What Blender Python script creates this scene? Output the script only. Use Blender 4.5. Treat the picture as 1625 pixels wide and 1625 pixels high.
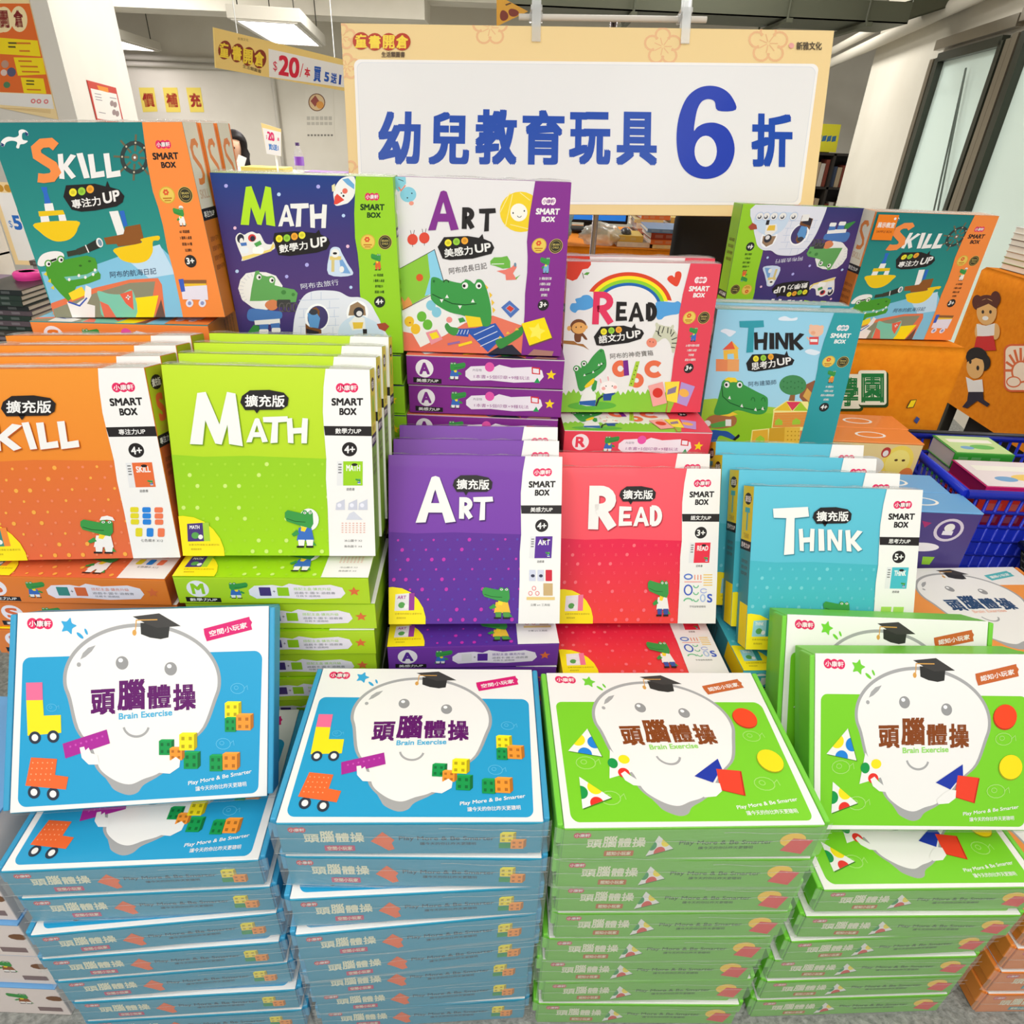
import bpy, bmesh, math, random
import numpy as np
from mathutils import Vector, Matrix
from mathutils.geometry import tessellate_polygon

for o in list(bpy.data.objects):
    bpy.data.objects.remove(o)
S = bpy.context.scene
COL = S.collection
FLOOR = -1.345          # the camera is the origin of the scene; the floor lies 1.345 m below it
CEIL = 1.45

# ------------------------------------------------------------------ camera
PITCH, ROLL, FPX = 0.52947592, 0.04287789, 1039.92
_f = Vector((0, math.cos(PITCH), -math.sin(PITCH)))
_r = Vector((1, 0, 0))
_u = _r.cross(_f)
_r2 = math.cos(ROLL) * _r + math.sin(ROLL) * _u
_u2 = -math.sin(ROLL) * _r + math.cos(ROLL) * _u
cd = bpy.data.cameras.new('camera')
cam = bpy.data.objects.new('camera', cd)
COL.objects.link(cam)
cam.matrix_world = Matrix(((_r2.x, _u2.x, -_f.x, 0), (_r2.y, _u2.y, -_f.y, 0), (_r2.z, _u2.z, -_f.z, 0), (0, 0, 0, 1)))
cd.sensor_width = 36
cd.lens = FPX / 1625 * 36
cd.clip_start = 0.02
S.camera = cam

# ------------------------------------------------------------------ light
wd = bpy.data.worlds.new('world')
S.world = wd
wd.use_nodes = True
wd.node_tree.nodes['Background'].inputs[0].default_value = (1, 0.99, 0.97, 1)
wd.node_tree.nodes['Background'].inputs[1].default_value = 0.52
S.view_settings.view_transform = 'Standard'
S.view_settings.look = 'None'
S.view_settings.exposure = 0.38
S.view_settings.gamma = 1.0


def area(name, loc, sx, sy, power, rot=(0, 0, 0), col=(1, 0.985, 0.96)):
    l = bpy.data.lights.new(name, 'AREA')
    l.shape = 'RECTANGLE'
    l.size, l.size_y, l.energy, l.color = sx, sy, power, col
    o = bpy.data.objects.new(name, l)
    o.location, o.rotation_euler = loc, rot
    COL.objects.link(o)


# rows of ceiling panel lamps over the sales floor, plus one added fill lamp
area('ceiling_or_fill_light', (-0.9, -0.3, 1.35), 0.6, 1.6, 15)
area('ceiling_or_fill_light', (0.9, -0.3, 1.35), 0.6, 1.6, 15)
area('ceiling_or_fill_light', (0.0, -1.3, 1.1), 2.2, 1.0, 27, (0.75, 0, 0))  # added unseen fill behind the camera to brighten the box fronts
for x, y, e in ((-2.2, 1.4, 8), (1.9, 1.6, 9), (-1.0, 4.0, 36), (1.2, 4.2, 17), (-3.0, 5.0, 22), (-1.2, 6.8, 70), (-4.3, 7.6, 90), (1.9, 7.2, 48)):
    area('ceiling_or_fill_light', (x, y, 1.38), 0.6, 1.4, e)


# ------------------------------------------------------------------ materials
def lin(c):
    c = c / 255
    return c / 12.92 if c <= 0.04045 else ((c + 0.055) / 1.055) ** 2.4


MATS = {}


def mat(rgb, rough=0.4, coat=0.0, metal=0.0, emit=0.0, alpha=1.0, trans=0.0, key=None):
    k = key or (tuple(rgb), rough, coat, metal, emit, alpha, trans)
    if k in MATS:
        return MATS[k]
    m = bpy.data.materials.new('print_%d_%d_%d' % tuple(rgb))
    m.use_nodes = True
    b = m.node_tree.nodes['Principled BSDF']
    c = tuple(lin(v) for v in rgb) + (1,)
    b.inputs['Base Color'].default_value = c
    b.inputs['Roughness'].default_value = rough
    b.inputs['Metallic'].default_value = metal
    b.inputs['Coat Weight'].default_value = coat
    b.inputs['Coat Roughness'].default_value = 0.12
    b.inputs['Specular IOR Level'].default_value = 0.25
    b.inputs['Transmission Weight'].default_value = trans
    b.inputs['Alpha'].default_value = alpha
    if emit:
        b.inputs['Emission Color'].default_value = c
        b.inputs['Emission Strength'].default_value = emit
    MATS[k] = m
    return m


def grad(name, stops, axis=2, length=0.295, coat=0.15, noise=0.0):
    """printed colour that runs from one ink to another along a local axis of the box"""
    m = bpy.data.materials.new(name)
    m.use_nodes = True
    nt = m.node_tree
    b = nt.nodes['Principled BSDF']
    b.inputs['Roughness'].default_value = 0.4
    b.inputs['Coat Weight'].default_value = coat * .4
    b.inputs['Specular IOR Level'].default_value = 0.25
    tc = nt.nodes.new('ShaderNodeTexCoord')
    sp = nt.nodes.new('ShaderNodeSeparateXYZ')
    dv = nt.nodes.new('ShaderNodeMath')
    dv.operation = 'DIVIDE'
    dv.inputs[1].default_value = length
    rp = nt.nodes.new('ShaderNodeValToRGB')
    nt.links.new(tc.outputs['Object'], sp.inputs[0])
    nt.links.new(sp.outputs[axis], dv.inputs[0])
    nt.links.new(dv.outputs[0], rp.inputs[0])
    nt.links.new(rp.outputs[0], b.inputs['Base Color'])
    el = rp.color_ramp.elements
    while len(el) < len(stops):
        el.new(0.5)
    for e, (p, c) in zip(el, stops):
        e.position = p
        e.color = tuple(lin(v) for v in c) + (1,)
    return m


def noisy(name, c1, c2, scale, rough=0.8, bump=0.0, detail=4):
    m = bpy.data.materials.new(name)
    m.use_nodes = True
    nt = m.node_tree
    b = nt.nodes['Principled BSDF']
    b.inputs['Roughness'].default_value = rough
    b.inputs['Specular IOR Level'].default_value = 0.2
    tc = nt.nodes.new('ShaderNodeTexCoord')
    no = nt.nodes.new('ShaderNodeTexNoise')
    no.inputs['Scale'].default_value = scale
    no.inputs['Detail'].default_value = detail
    rp = nt.nodes.new('ShaderNodeValToRGB')
    rp.color_ramp.elements[0].position = 0.3
    rp.color_ramp.elements[1].position = 0.7
    rp.color_ramp.elements[0].color = tuple(lin(v) for v in c1) + (1,)
    rp.color_ramp.elements[1].color = tuple(lin(v) for v in c2) + (1,)
    nt.links.new(tc.outputs['Object'], no.inputs['Vector'])
    nt.links.new(no.outputs['Fac'], rp.inputs[0])
    nt.links.new(rp.outputs[0], b.inputs['Base Color'])
    if bump:
        bp = nt.nodes.new('ShaderNodeBump')
        bp.inputs['Strength'].default_value = bump
        bp.inputs['Distance'].default_value = 0.01
        nt.links.new(no.outputs['Fac'], bp.inputs['Height'])
        nt.links.new(bp.outputs[0], b.inputs['Normal'])
    return m


def film(name, haze, gloss, scale, bump):
    """clear shrink film: mostly see-through, milky haze partly for painted-in reflections, shiny where it wrinkles"""
    m = bpy.data.materials.new(name)
    m.use_nodes = True
    nt = m.node_tree
    for n in list(nt.nodes):
        nt.nodes.remove(n)
    out = nt.nodes.new('ShaderNodeOutputMaterial')
    tr = nt.nodes.new('ShaderNodeBsdfTransparent')
    df = nt.nodes.new('ShaderNodeBsdfDiffuse')
    df.inputs[0].default_value = (0.84, 0.88, 0.83, 1)
    gl = nt.nodes.new('ShaderNodeBsdfGlossy')
    gl.inputs['Roughness'].default_value = 0.18
    m1 = nt.nodes.new('ShaderNodeMixShader')
    m2 = nt.nodes.new('ShaderNodeMixShader')
    m1.inputs[0].default_value = haze
    m2.inputs[0].default_value = gloss
    tc = nt.nodes.new('ShaderNodeTexCoord')
    mp = nt.nodes.new('ShaderNodeMapping')
    mp.inputs['Scale'].default_value = (1.0, 3.0, 3.0)
    no = nt.nodes.new('ShaderNodeTexNoise')
    no.inputs['Scale'].default_value = scale
    no.inputs['Detail'].default_value = 3
    no.inputs['Distortion'].default_value = 1.2
    bp = nt.nodes.new('ShaderNodeBump')
    bp.inputs['Strength'].default_value = bump
    bp.inputs['Distance'].default_value = 0.01
    nt.links.new(tc.outputs['Object'], mp.inputs[0])
    nt.links.new(mp.outputs[0], no.inputs['Vector'])
    nt.links.new(no.outputs['Fac'], bp.inputs['Height'])
    nt.links.new(bp.outputs[0], gl.inputs['Normal'])
    nt.links.new(tr.outputs[0], m1.inputs[1])
    nt.links.new(df.outputs[0], m1.inputs[2])
    nt.links.new(m1.outputs[0], m2.inputs[1])
    nt.links.new(gl.outputs[0], m2.inputs[2])
    nt.links.new(m2.outputs[0], out.inputs[0])
    return m


FILM_FRONT = film('film_front', 0.14, 0.09, 16, 0.8)  # haze stands in for the floor and lamps reflected in the film
FILM_SEAM = film('film_seam', 0.35, 0.25, 30, 0.8)
FILM_EDGE = film('film_edge', 0.16, 0.22, 40, 0.9)
FILM_BAG = film('film_bag', 0.35, 0.2, 12, 0.8)
WHITE = (238, 236, 232)
BLACK = (34, 30, 30)


# ------------------------------------------------------------------ objects
def link(name, bm, mats, parent=None, smooth=False):
    me = bpy.data.meshes.new(name)
    bm.to_mesh(me)
    bm.free()
    for m in mats:
        me.materials.append(m)
    if smooth:
        for p in me.polygons:
            p.use_smooth = True
    o = bpy.data.objects.new(name, me)
    COL.objects.link(o)
    if parent:
        o.parent = parent
    return o


def empty(name, loc=(0, 0, 0), rot=(0, 0, 0)):
    o = bpy.data.objects.new(name, None)
    o.empty_display_size = 0.05
    COL.objects.link(o)
    o.location, o.rotation_euler = loc, rot
    return o


def tag(o, label=None, cat=None, group=None, kind=None):
    if label:
        o['label'] = label
    if cat:
        o['category'] = cat
    if group:
        o['group'] = group
    if kind:
        o['kind'] = kind
    return o


def copy_tree(o, parent=None):
    c = o.copy()
    COL.objects.link(c)
    if parent:
        c.parent = parent
    for ch in list(o.children):
        copy_tree(ch, c)
    return c


def ray(u, v):
    c = Vector(((u - 812.5) / FPX, (v - 812.5) / FPX, 1))
    return c.x * _r2 - c.y * _u2 + c.z * _f


def atY(u, v, y):
    d = ray(u, v)
    return d * (y / d.y)


def atZ(u, v, z):
    d = ray(u, v)
    return d * (z / d.z)


def atX(u, v, x):
    d = ray(u, v)
    return d * (x / d.x)


def box_bm(bm, x0, x1, y0, y1, z0, z1, mi=0, bev=0.0):
    """box; mi is one slot or six (front -y, back +y, left -x, right +x, bottom -z, top +z)"""
    v = [bm.verts.new((x, y, z)) for x in (x0, x1) for y in (y0, y1) for z in (z0, z1)]
    fs = ((0, 4, 5, 1), (2, 3, 7, 6), (0, 1, 3, 2), (4, 6, 7, 5), (0, 2, 6, 4), (1, 5, 7, 3))
    out = []
    for i, f in enumerate(fs):
        fa = bm.faces.new([v[k] for k in f])
        fa.material_index = mi[i] if isinstance(mi, (tuple, list)) else mi
        out.append(fa)
    if bev:
        ed = list({e for f in out for e in f.edges})
        bmesh.ops.bevel(bm, geom=ed, offset=bev, segments=2, affect='EDGES', profile=0.5, clamp_overlap=True)
    return out


def tube_bm(bm, pts, rad, seg=12, mi=0, cap=True):
    pts = [Vector(p) for p in pts]
    rr = rad if isinstance(rad, (list, tuple)) else [rad] * len(pts)
    rings = []
    for i, p in enumerate(pts):
        d = (pts[min(i + 1, len(pts) - 1)] - pts[max(i - 1, 0)]).normalized()
        a = d.cross(Vector((0, 0, 1)))
        if a.length < 1e-3:
            a = d.cross(Vector((1, 0, 0)))
        a.normalize()
        b = d.cross(a)
        rings.append([bm.verts.new(p + rr[i] * (math.cos(2 * math.pi * k / seg) * a + math.sin(2 * math.pi * k / seg) * b)) for k in range(seg)])
    for r0, r1 in zip(rings, rings[1:]):
        for k in range(seg):
            f = bm.faces.new((r0[k], r0[(k + 1) % seg], r1[(k + 1) % seg], r1[k]))
            f.material_index = mi
            f.smooth = True
    if cap:
        for r in (rings[0], rings[-1]):
            bm.faces.new(r).material_index = mi


def lathe_bm(bm, prof, c=(0, 0, 0), seg=20, mi=0):
    tube_bm(bm, [(c[0], c[1], c[2] + z) for r, z in prof], [max(r, 1e-4) for r, z in prof], seg, mi)


# ------------------------------------------------------------------ printed artwork
_TXT = {}


def text_tris(s):
    k = s
    if k not in _TXT:
        cu = bpy.data.curves.new('t', 'FONT')
        cu.body = s
        cu.resolution_u = 5
        o = bpy.data.objects.new('t', cu)
        COL.objects.link(o)
        dg = bpy.context.evaluated_depsgraph_get()
        me = bpy.data.meshes.new_from_object(o.evaluated_get(dg))
        vs = [(v.co.x, v.co.y) for v in me.vertices]
        fs = [tuple(p.vertices) for p in me.polygons]
        bpy.data.objects.remove(o)
        bpy.data.curves.remove(cu)
        bpy.data.meshes.remove(me)
        xs, ys = [v[0] for v in vs], [v[1] for v in vs]
        x0, x1, y0, y1 = min(xs), max(xs), min(ys), max(ys)
        vs = [((x - x0) / max(x1 - x0, 1e-6), (y - y0) / max(y1 - y0, 1e-6)) for x, y in vs]
        _TXT[k] = (vs, fs)
    return _TXT[k]


def homog(src, dst):
    A, b = [], []
    for (x, y), (u, v) in zip(src, dst):
        A.append([x, y, 1, 0, 0, 0, -u * x, -u * y])
        A.append([0, 0, 0, x, y, 1, -v * x, -v * y])
        b += [u, v]
    h = np.linalg.solve(np.array(A, float), np.array(b, float))
    return np.append(h, 1).reshape(3, 3)


class Art:
    """flat print on a w x h face; drawn in the units of any quad (tl, tr, br, bl) mapped to the face"""

    def __init__(self, w, h, quad=None):
        self.w, self.h, self.items, self.lay, self.big, self.step = w, h, [], 0, False, 1.0
        self.map(quad or [(0, 0), (w, 0), (w, h), (0, h)])

    def map(self, quad):
        w, h = self.w, self.h
        self.H = homog(quad, [(0, h), (w, h), (w, 0), (0, 0)])
        self.Hi = np.linalg.inv(self.H)

    def P(self, p, clamp=True):
        q = self.H @ np.array([p[0], p[1], 1.0])
        x, y = q[0] / q[2], q[1] / q[2]
        if clamp:
            x, y = min(max(x, 0), self.w), min(max(y, 0), self.h)
        return (x, y)

    def uv(self, u, v):
        q = self.Hi @ np.array([u * self.w, (1 - v) * self.h, 1.0])
        return (q[0] / q[2], q[1] / q[2])

    def poly(self, pts, col, same=False, sub=0.0):
        if not same:
            self.lay += 1
        p = [self.P(a) for a in pts]
        tr = tessellate_polygon([[Vector((a[0], a[1], 0)) for a in p]])
        self.items.append((self.lay + sub, col, p, [tuple(t) for t in tr]))

    def ell(self, cx, cy, rx, ry, col, rot=0, n=24, a0=0, a1=360, same=False, sub=0.0):
        c, s = math.cos(math.radians(rot)), math.sin(math.radians(rot))
        pts = []
        m = n if a1 - a0 >= 360 else n + 1
        for i in range(m):
            t = math.radians(a0 + (a1 - a0) * i / n)
            x, y = rx * math.cos(t), ry * math.sin(t)
            pts.append((cx + c * x - s * y, cy + s * x + c * y))
        self.poly(pts, col, same, sub)

    def line(self, pts, wd, col, same=False, joint=True, closed=False):
        """stroke with mitred joints, drawn as one strip of quads that do not overlap"""
        if not same:
            self.lay += 1
        n = len(pts)
        lft, rgt = [], []
        for i in range(n):
            a = pts[i - 1] if (i > 0 or closed) else pts[i]
            b = pts[(i + 1) % n] if (i < n - 1 or closed) else pts[i]
            if closed and i == 0:
                a = pts[-1]
            d1, d2 = (pts[i][0] - a[0], pts[i][1] - a[1]), (b[0] - pts[i][0], b[1] - pts[i][1])
            l1, l2 = math.hypot(*d1), math.hypot(*d2)
            d1 = (d1[0] / l1, d1[1] / l1) if l1 else (d2[0] / l2, d2[1] / l2)
            d2 = (d2[0] / l2, d2[1] / l2) if l2 else d1
            nx, ny = -(d1[1] + d2[1]), d1[0] + d2[0]
            L = math.hypot(nx, ny) or 1e-6
            nx, ny = nx / L, ny / L
            k = 1 / max(.5, nx * -d1[1] + ny * d1[0])
            lft.append((pts[i][0] + nx * wd / 2 * k, pts[i][1] + ny * wd / 2 * k))
            rgt.append((pts[i][0] - nx * wd / 2 * k, pts[i][1] - ny * wd / 2 * k))
        for i in range(n if closed else n - 1):
            k = (i + 1) % n
            self.poly([lft[i], lft[k], rgt[k], rgt[i]], col, True)

    def blob(self, pts, col, same=False):
        """closed smooth outline through the points"""
        q = []
        n = len(pts)
        for i in range(n):
            p0, p1, p2, p3 = pts[i - 1], pts[i], pts[(i + 1) % n], pts[(i + 2) % n]
            for t in (0, .25, .5, .75):
                q.append(tuple(.5 * (2 * p1[k] + (p2[k] - p0[k]) * t + (2 * p0[k] - 5 * p1[k] + 4 * p2[k] - p3[k]) * t * t + (3 * p1[k] - p0[k] - 3 * p2[k] + p3[k]) * t ** 3) * 1.0 for k in (0, 1)))
        self.poly(q, col, same)

    def arc(self, cx, cy, rx, ry, a0, a1, wd, col, n=20, rot=0):
        c, s = math.cos(math.radians(rot)), math.sin(math.radians(rot))
        pts = []
        for i in range(n + 1):
            t = math.radians(a0 + (a1 - a0) * i / n)
            x, y = rx * math.cos(t), ry * math.sin(t)
            pts.append((cx + c * x - s * y, cy + s * x + c * y))
        if abs(a1 - a0) >= 359.9:
            self.line(pts[:-1], wd, col, closed=True)
        else:
            self.line(pts, wd, col)

    def rrect(self, x0, y0, x1, y1, r, col):
        pts = []
        for cx, cy, a in ((x1 - r, y0 + r, -90), (x1 - r, y1 - r, 0), (x0 + r, y1 - r, 90), (x0 + r, y0 + r, 180)):
            for i in range(7):
                t = math.radians(a + 15 * i)
                pts.append((cx + r * math.cos(t), cy + r * math.sin(t)))
        self.poly(pts, col)

    def rect(self, x0, y0, x1, y1, col):
        self.poly([(x0, y0), (x1, y0), (x1, y1), (x0, y1)], col)

    def text(self, s, bl, br, tl, col, bold=0.0):
        self.lay += 1
        vs, fs = text_tris(s)
        ux, uy = (br[0] - bl[0], br[1] - bl[1]), (tl[0] - bl[0], tl[1] - bl[1])
        lx, ly = math.hypot(*ux) or 1, math.hypot(*uy) or 1
        e = bold * ly                      # heavier strokes: the print is struck several times, slightly shifted
        for k, (sx, sy) in enumerate((((-1, -1), (1, -1), (-1, 1), (1, 1)) + (((0, 0), (0, 1), (1, 0), (0, -1), (-1, 0)) if self.big else ())) if bold else ((0, 0),)):
            ex, ey = sx * e / lx, sy * e / ly
            q = [((a * (1 - 2 * abs(e) / lx) + abs(e) / lx + ex), (b * (1 - 2 * abs(e) / ly) + abs(e) / ly + ey)) for a, b in vs]
            p = [self.P((bl[0] + ux[0] * a + uy[0] * b, bl[1] + ux[1] * a + uy[1] * b)) for a, b in q]
            self.items.append((self.lay, col, p, fs))
            self.lay += .5

    def txt(self, s, x0, y0, x1, y1, col, bold=0.0):
        self.text(s, (x0, y1), (x1, y1), (x0, y0), col, bold)

    def glyph(self, ch, x0, y0, x1, y1, w, col):
        """hand-cut capital letter filling a px box"""
        L = GLY[ch]
        self.lay += 1
        for i, st in enumerate(L):
            if i:
                self.lay += .5
            if st[0] == 'p':
                self.poly([(x0 + (x1 - x0) * a, y0 + (y1 - y0) * b) for a, b in st[1]], col, True)
            else:
                self.line([(x0 + w / 2 + (x1 - x0 - w) * a, y0 + w / 2 + (y1 - y0 - w) * b) for a, b in st[1]], w, col, same=True)


def arcp(cx, cy, rx, ry, a0, a1, n=8):
    return [(cx + rx * math.cos(math.radians(a0 + (a1 - a0) * i / n)), cy + ry * math.sin(math.radians(a0 + (a1 - a0) * i / n))) for i in range(n + 1)]


GLY = {
    'I': [('p', [(0.05, 0), (0.9, 0.02), (1, 1), (0.1, 1)])],
    'i': [('p', [(0, 0.03), (0.46, 0), (1, 0.97), (0.56, 1)])],
    'L': [('p', [(0, 0.02), (0.33, 0), (0.47, 0.74), (0.95, 0.68), (1, 0.92), (0.2, 1)])],
    'T': [('p', [(0, 0.03), (0.97, 0), (1, 0.2), (0.6, 0.23), (0.58, 0.98), (0.3, 1), (0.37, 0.23), (0.02, 0.22)])],
    'H': [('p', [(0, 0.02), (0.25, 0), (0.29, 0.4), (0.7, 0.38), (0.74, 0), (1, 0.02), (0.95, 1), (0.69, 1), (0.7, 0.6), (0.31, 0.62), (0.32, 1), (0.06, 0.98)])],
    'M': [('p', [(0.14, 0.02), (0.3, 0), (0.56, 0.6), (0.7, 0), (0.86, 0.03), (1, 1), (0.74, 0.96), (0.71, 0.6), (0.6, 0.97), (0.48, 0.95), (0.29, 0.52), (0.24, 0.97), (0, 0.96)])],
    'A': [('p', [(0.4, 0.02), (0.62, 0), (0.8, 0.45), (0.36, 0.45), (0.3, 0.62), (0.74, 0.62), (0.78, 0.96), (1, 0.97), (0.62, 0), (0.4, 0.02), (0, 1), (0.24, 0.98), (0.34, 0.62)])],
    'N': [('p', [(0, 0.02), (0.26, 0), (0.72, 0.62), (0.74, 0.02), (1, 0.02), (0.95, 1), (0.72, 1), (0.25, 0.4), (0.26, 1), (0.02, 0.98)])],
    'K': [('p', [(0, 0.02), (0.28, 0), (0.32, 0.42), (0.7, 0.02), (1, 0.08), (0.55, 0.5), (0.98, 0.9), (0.74, 1), (0.33, 0.62), (0.36, 1), (0.08, 0.98)])],
    'E': [('p', [(0.05, 0), (0.95, 0.02), (0.96, 0.22), (0.38, 0.23), (0.36, 0.4), (0.86, 0.4), (0.85, 0.6), (0.34, 0.6), (0.34, 0.77), (0.98, 0.77), (1, 0.97), (0, 1)])],
    'R': [('s', [(0.0, 1.08), (0.05, 0), (0.35, 0)] + arcp(0.4, 0.25, 0.52, 0.25, -80, 90) + [(0.1, 0.52)]), ('s', [(0.35, 0.5), (1.0, 1.04)])],
    'D': [('s', [(0.03, 1.06), (0.03, -0.06)]), ('s', [(-.05, 0), (0.25, 0)] + arcp(0.3, 0.5, 0.7, 0.5, -80, 80) + [(0.25, 1), (-.05, 1)])],
    'S': [('s', [(1, 0.12), (0.75, 0), (0.3, 0.02), (0.02, 0.16), (0.08, 0.36), (0.45, 0.5), (0.85, 0.64), (1, 0.82), (0.8, 0.97), (0.4, 1), (0.1, 0.98)])],
}
GLY['A'] = [('p', [(0.4, 0.03), (0.5, 0), (0.6, 0.03), (0.52, 0.24), (0.46, 0.36), (0.25, 0.99), (0, 1)]), ('p', [(0.42, 0.02), (0.5, 0), (0.6, 0.03), (1, 0.97), (0.74, 1), (0.5, 0.3)]), ('p', [(0.3, 0.58), (0.72, 0.58), (0.78, 0.78), (0.24, 0.78)])]
STEP = 0.00001


def stamp(bm, slots, A, fr, lift=0.0001):
    """adds an Art to a bmesh; fr(x, y, height) gives the point; slots is the growing material list"""
    for lay, col, pts, tris in A.items:
        m = col if not isinstance(col, tuple) else mat(col, 0.45, 0.06)
        if m not in slots:
            slots.append(m)
        mi = slots.index(m)
        vs = [bm.verts.new(fr(x, y, lift + lay * STEP * A.step)) for x, y in pts]
        for t in tris:
            if len(set(t)) < 3:
                continue
            try:
                bm.faces.new([vs[k] for k in t]).material_index = mi
            except ValueError:
                pass


def fr_plane(o, ux, uy, n):
    o, ux, uy, n = Vector(o), Vector(ux), Vector(uy), Vector(n)
    return lambda x, y, hh: o + ux * x + uy * y + n * hh


def faces_of(w, h, t):
    return {'front': fr_plane((-w / 2, 0, 0), (1, 0, 0), (0, 0, 1), (0, -1, 0)),
            'bottom': fr_plane((-w / 2, t, 0), (1, 0, 0), (0, -1, 0), (0, 0, -1)),
            'top': fr_plane((-w / 2, 0, h), (1, 0, 0), (0, 1, 0), (0, 0, 1)),
            'right': fr_plane((w / 2, 0, 0), (0, 1, 0), (0, 0, 1), (1, 0, 0)),
            'left': fr_plane((-w / 2, t, 0), (0, -1, 0), (0, 0, 1), (-1, 0, 0))}

# ------------------------------------------------------------------ printed designs
BW, BH, BT = 0.36, 0.2755, 0.0695     # wide flat game carton
SW, SH, ST, ET = 0.30, 0.295, 0.060, 0.054   # square learning boxes
PINK = (222, 40, 95)
GREY = (165, 165, 165)
DKG = (62, 60, 58)


def logo(A, x0, y0, x1, y1, bg=PINK, fg=WHITE):
    h, w = y1 - y0, x1 - x0
    for i, k in enumerate((0.2, 0.5, 0.8)):
        A.ell(x0 + w * k, (y0 + y1) / 2, w * 0.2, h * 0.54, bg, n=16, same=i > 0)
    A.txt('小康軒', x0 + w * 0.07, y0 + h * 0.2, x1 - w * 0.07, y1 - h * 0.2, fg, 0.02)


def brain(A, c):
    """front of the flat carton, drawn on the px of the upright blue carton"""
    A.map([(80, 95), (1510, 30), (1495, 1065), (30, 1145)])
    p = []
    for cx, cy, a in ((1425, 320, -90), (1400, 1005, 0), (120, 1068, 90), (150, 372, 180)):
        for i in range(7):
            t = math.radians(a + 15 * i)
            p.append((cx + 45 * math.cos(t), cy + 45 * math.sin(t)))
    A.poly(p, c['panel'])
    # a round white head with a narrow chin, grey outline
    def head(k, dy):
        pts = []
        for i in range(17):
            t = math.radians(160 + 220 * i / 16)
            pts.append((778 + (430 + k) * math.cos(t), 442 + (285 + k) * math.sin(t)))
        return pts + [(1120 + k, 690), (1030 + k, 775), (965 + k, 850), (915 + k, 905), (850 + k * .6, 945 + k * .5), (780, 968 + k * .7), (710, 996 + k * .6), (645, 988 + k * .5), (580 - k * .4, 955 + k * .7), (533 - k, 915), (510 - k, 860), (488 - k, 800), (415 - k, 700)]
    A.blob([(560, 930), (590, 1000), (620, 1030), (690, 1054), (745, 1040), (780, 1000), (870, 950), (900, 900), (700, 900)], GREY)
    A.blob(head(20, 40), GREY)
    A.blob(head(0, 0), WHITE)
    A.poly([(425, 335), (440, 300), (470, 272), (512, 258), (490, 290), (455, 320)], GREY)
    A.ell(417, 362, 12, 12, GREY)
    for x, y in ((660, 350), (937, 378)):
        A.ell(x, y, 36, 36, (150, 150, 150))
        A.ell(x - 8, y - 14, 13, 11, (245, 245, 245))
    A.arc(738, 680, 72, 62, 12, 168, 13, GREY)
    # academic cap
    A.poly([(765, 135), (935, 130), (925, 210), (880, 220), (820, 213), (768, 195)], (48, 48, 46))
    A.poly([(722, 102), (872, 82), (996, 148), (860, 160), (800, 140)], DKG)
    A.line([(862, 116), (742, 121), (737, 175)], 6, (215, 160, 80))
    A.ell(731, 188, 12, 16, (215, 160, 80))
    logo(A, 132, 122, 274, 176)
    A.blob([(360 + (46 if q % 2 == 0 else 26) * math.sin(math.pi * q / 5 + .25), 159 - (46 if q % 2 == 0 else 26) * math.cos(math.pi * q / 5 + .25)) for q in range(10)], c['star'])
    A.ell(425, 208, 24, 9, c['star'], rot=40)
    A.ell(459, 187, 18, 7, c['star'], rot=65)
    A.poly([(1128, 160), (1395, 90), (1398, 104), (1412, 120), (1405, 135), (1412, 160), (1146, 228), (1132, 190)], c['tag'])
    A.text(c['tagtext'], (1165, 203), (1385, 150), (1158, 172), WHITE, 0.02)
    # title
    d = c['title']
    for ch, x0, y0, x1, y1 in (('頭', 482, 490, 622, 630), ('腦', 632, 436, 792, 604), ('體', 802, 464, 938, 596), ('操', 950, 456, 1082, 604)):
        A.text(ch, (x0, y1), (x1, y1 - 8), (x0, y0 + 4), d, 0.034)
    A.text('Brain Exercise', (640, 652), (945, 628), (640, 618), c['sub'], 0.035)
    A.text('Play More & Be Smarter', (1035, 1010), (1405, 945), (1035, 982), WHITE, 0.015)
    A.text('讓今天的你比昨天更聰明', (1078, 1036), (1375, 1010), (1076, 1010), WHITE, 0.01)


def cube(A, x0, y0, x1, y1, col, d):
    e = (x1 - x0) * 0.22
    dk = tuple(int(v * 0.72) for v in col)
    A.poly([(x1, y0), (x1 + e, y0 - e * .6), (x1 + e, y1 - e), (x1, y1)], dk)
    A.poly([(x0, y0), (x0 + e, y0 - e * .6), (x1 + e, y0 - e * .6), (x1, y0)], tuple(min(255, int(v * 1.05 + 8)) for v in col))
    A.rect(x0, y0, x1, y1, col)
    n = d
    for i in range(n):
        for j in range(n):
            a, b = (x1 - x0) / n, (y1 - y0) / n
            A.poly([(x0 + a * (i + .28), y0 + b * (j + .28)), (x0 + a * (i + .72), y0 + b * (j + .28)), (x0 + a * (i + .72), y0 + b * (j + .72)), (x0 + a * (i + .28), y0 + b * (j + .72))], dk, same=(i + j > 0))


YEL, ORA, GRN, MAG = (248, 225, 30), (245, 150, 50), (20, 150, 75), (170, 40, 150)


def doodle(A, x, y, s, col):
    A.arc(x, y, s, s * .7, 0, 360, s * .09, col, n=14)
    A.arc(x - s * .2, y - s * .1, s * .3, s * .25, 0, 360, s * .08, col, n=10)
    A.line([(x + s * .9, y), (x + s * 1.4, y - s * .4), (x + s * 1.5, y + s * .2)], s * .08, col)


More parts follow.
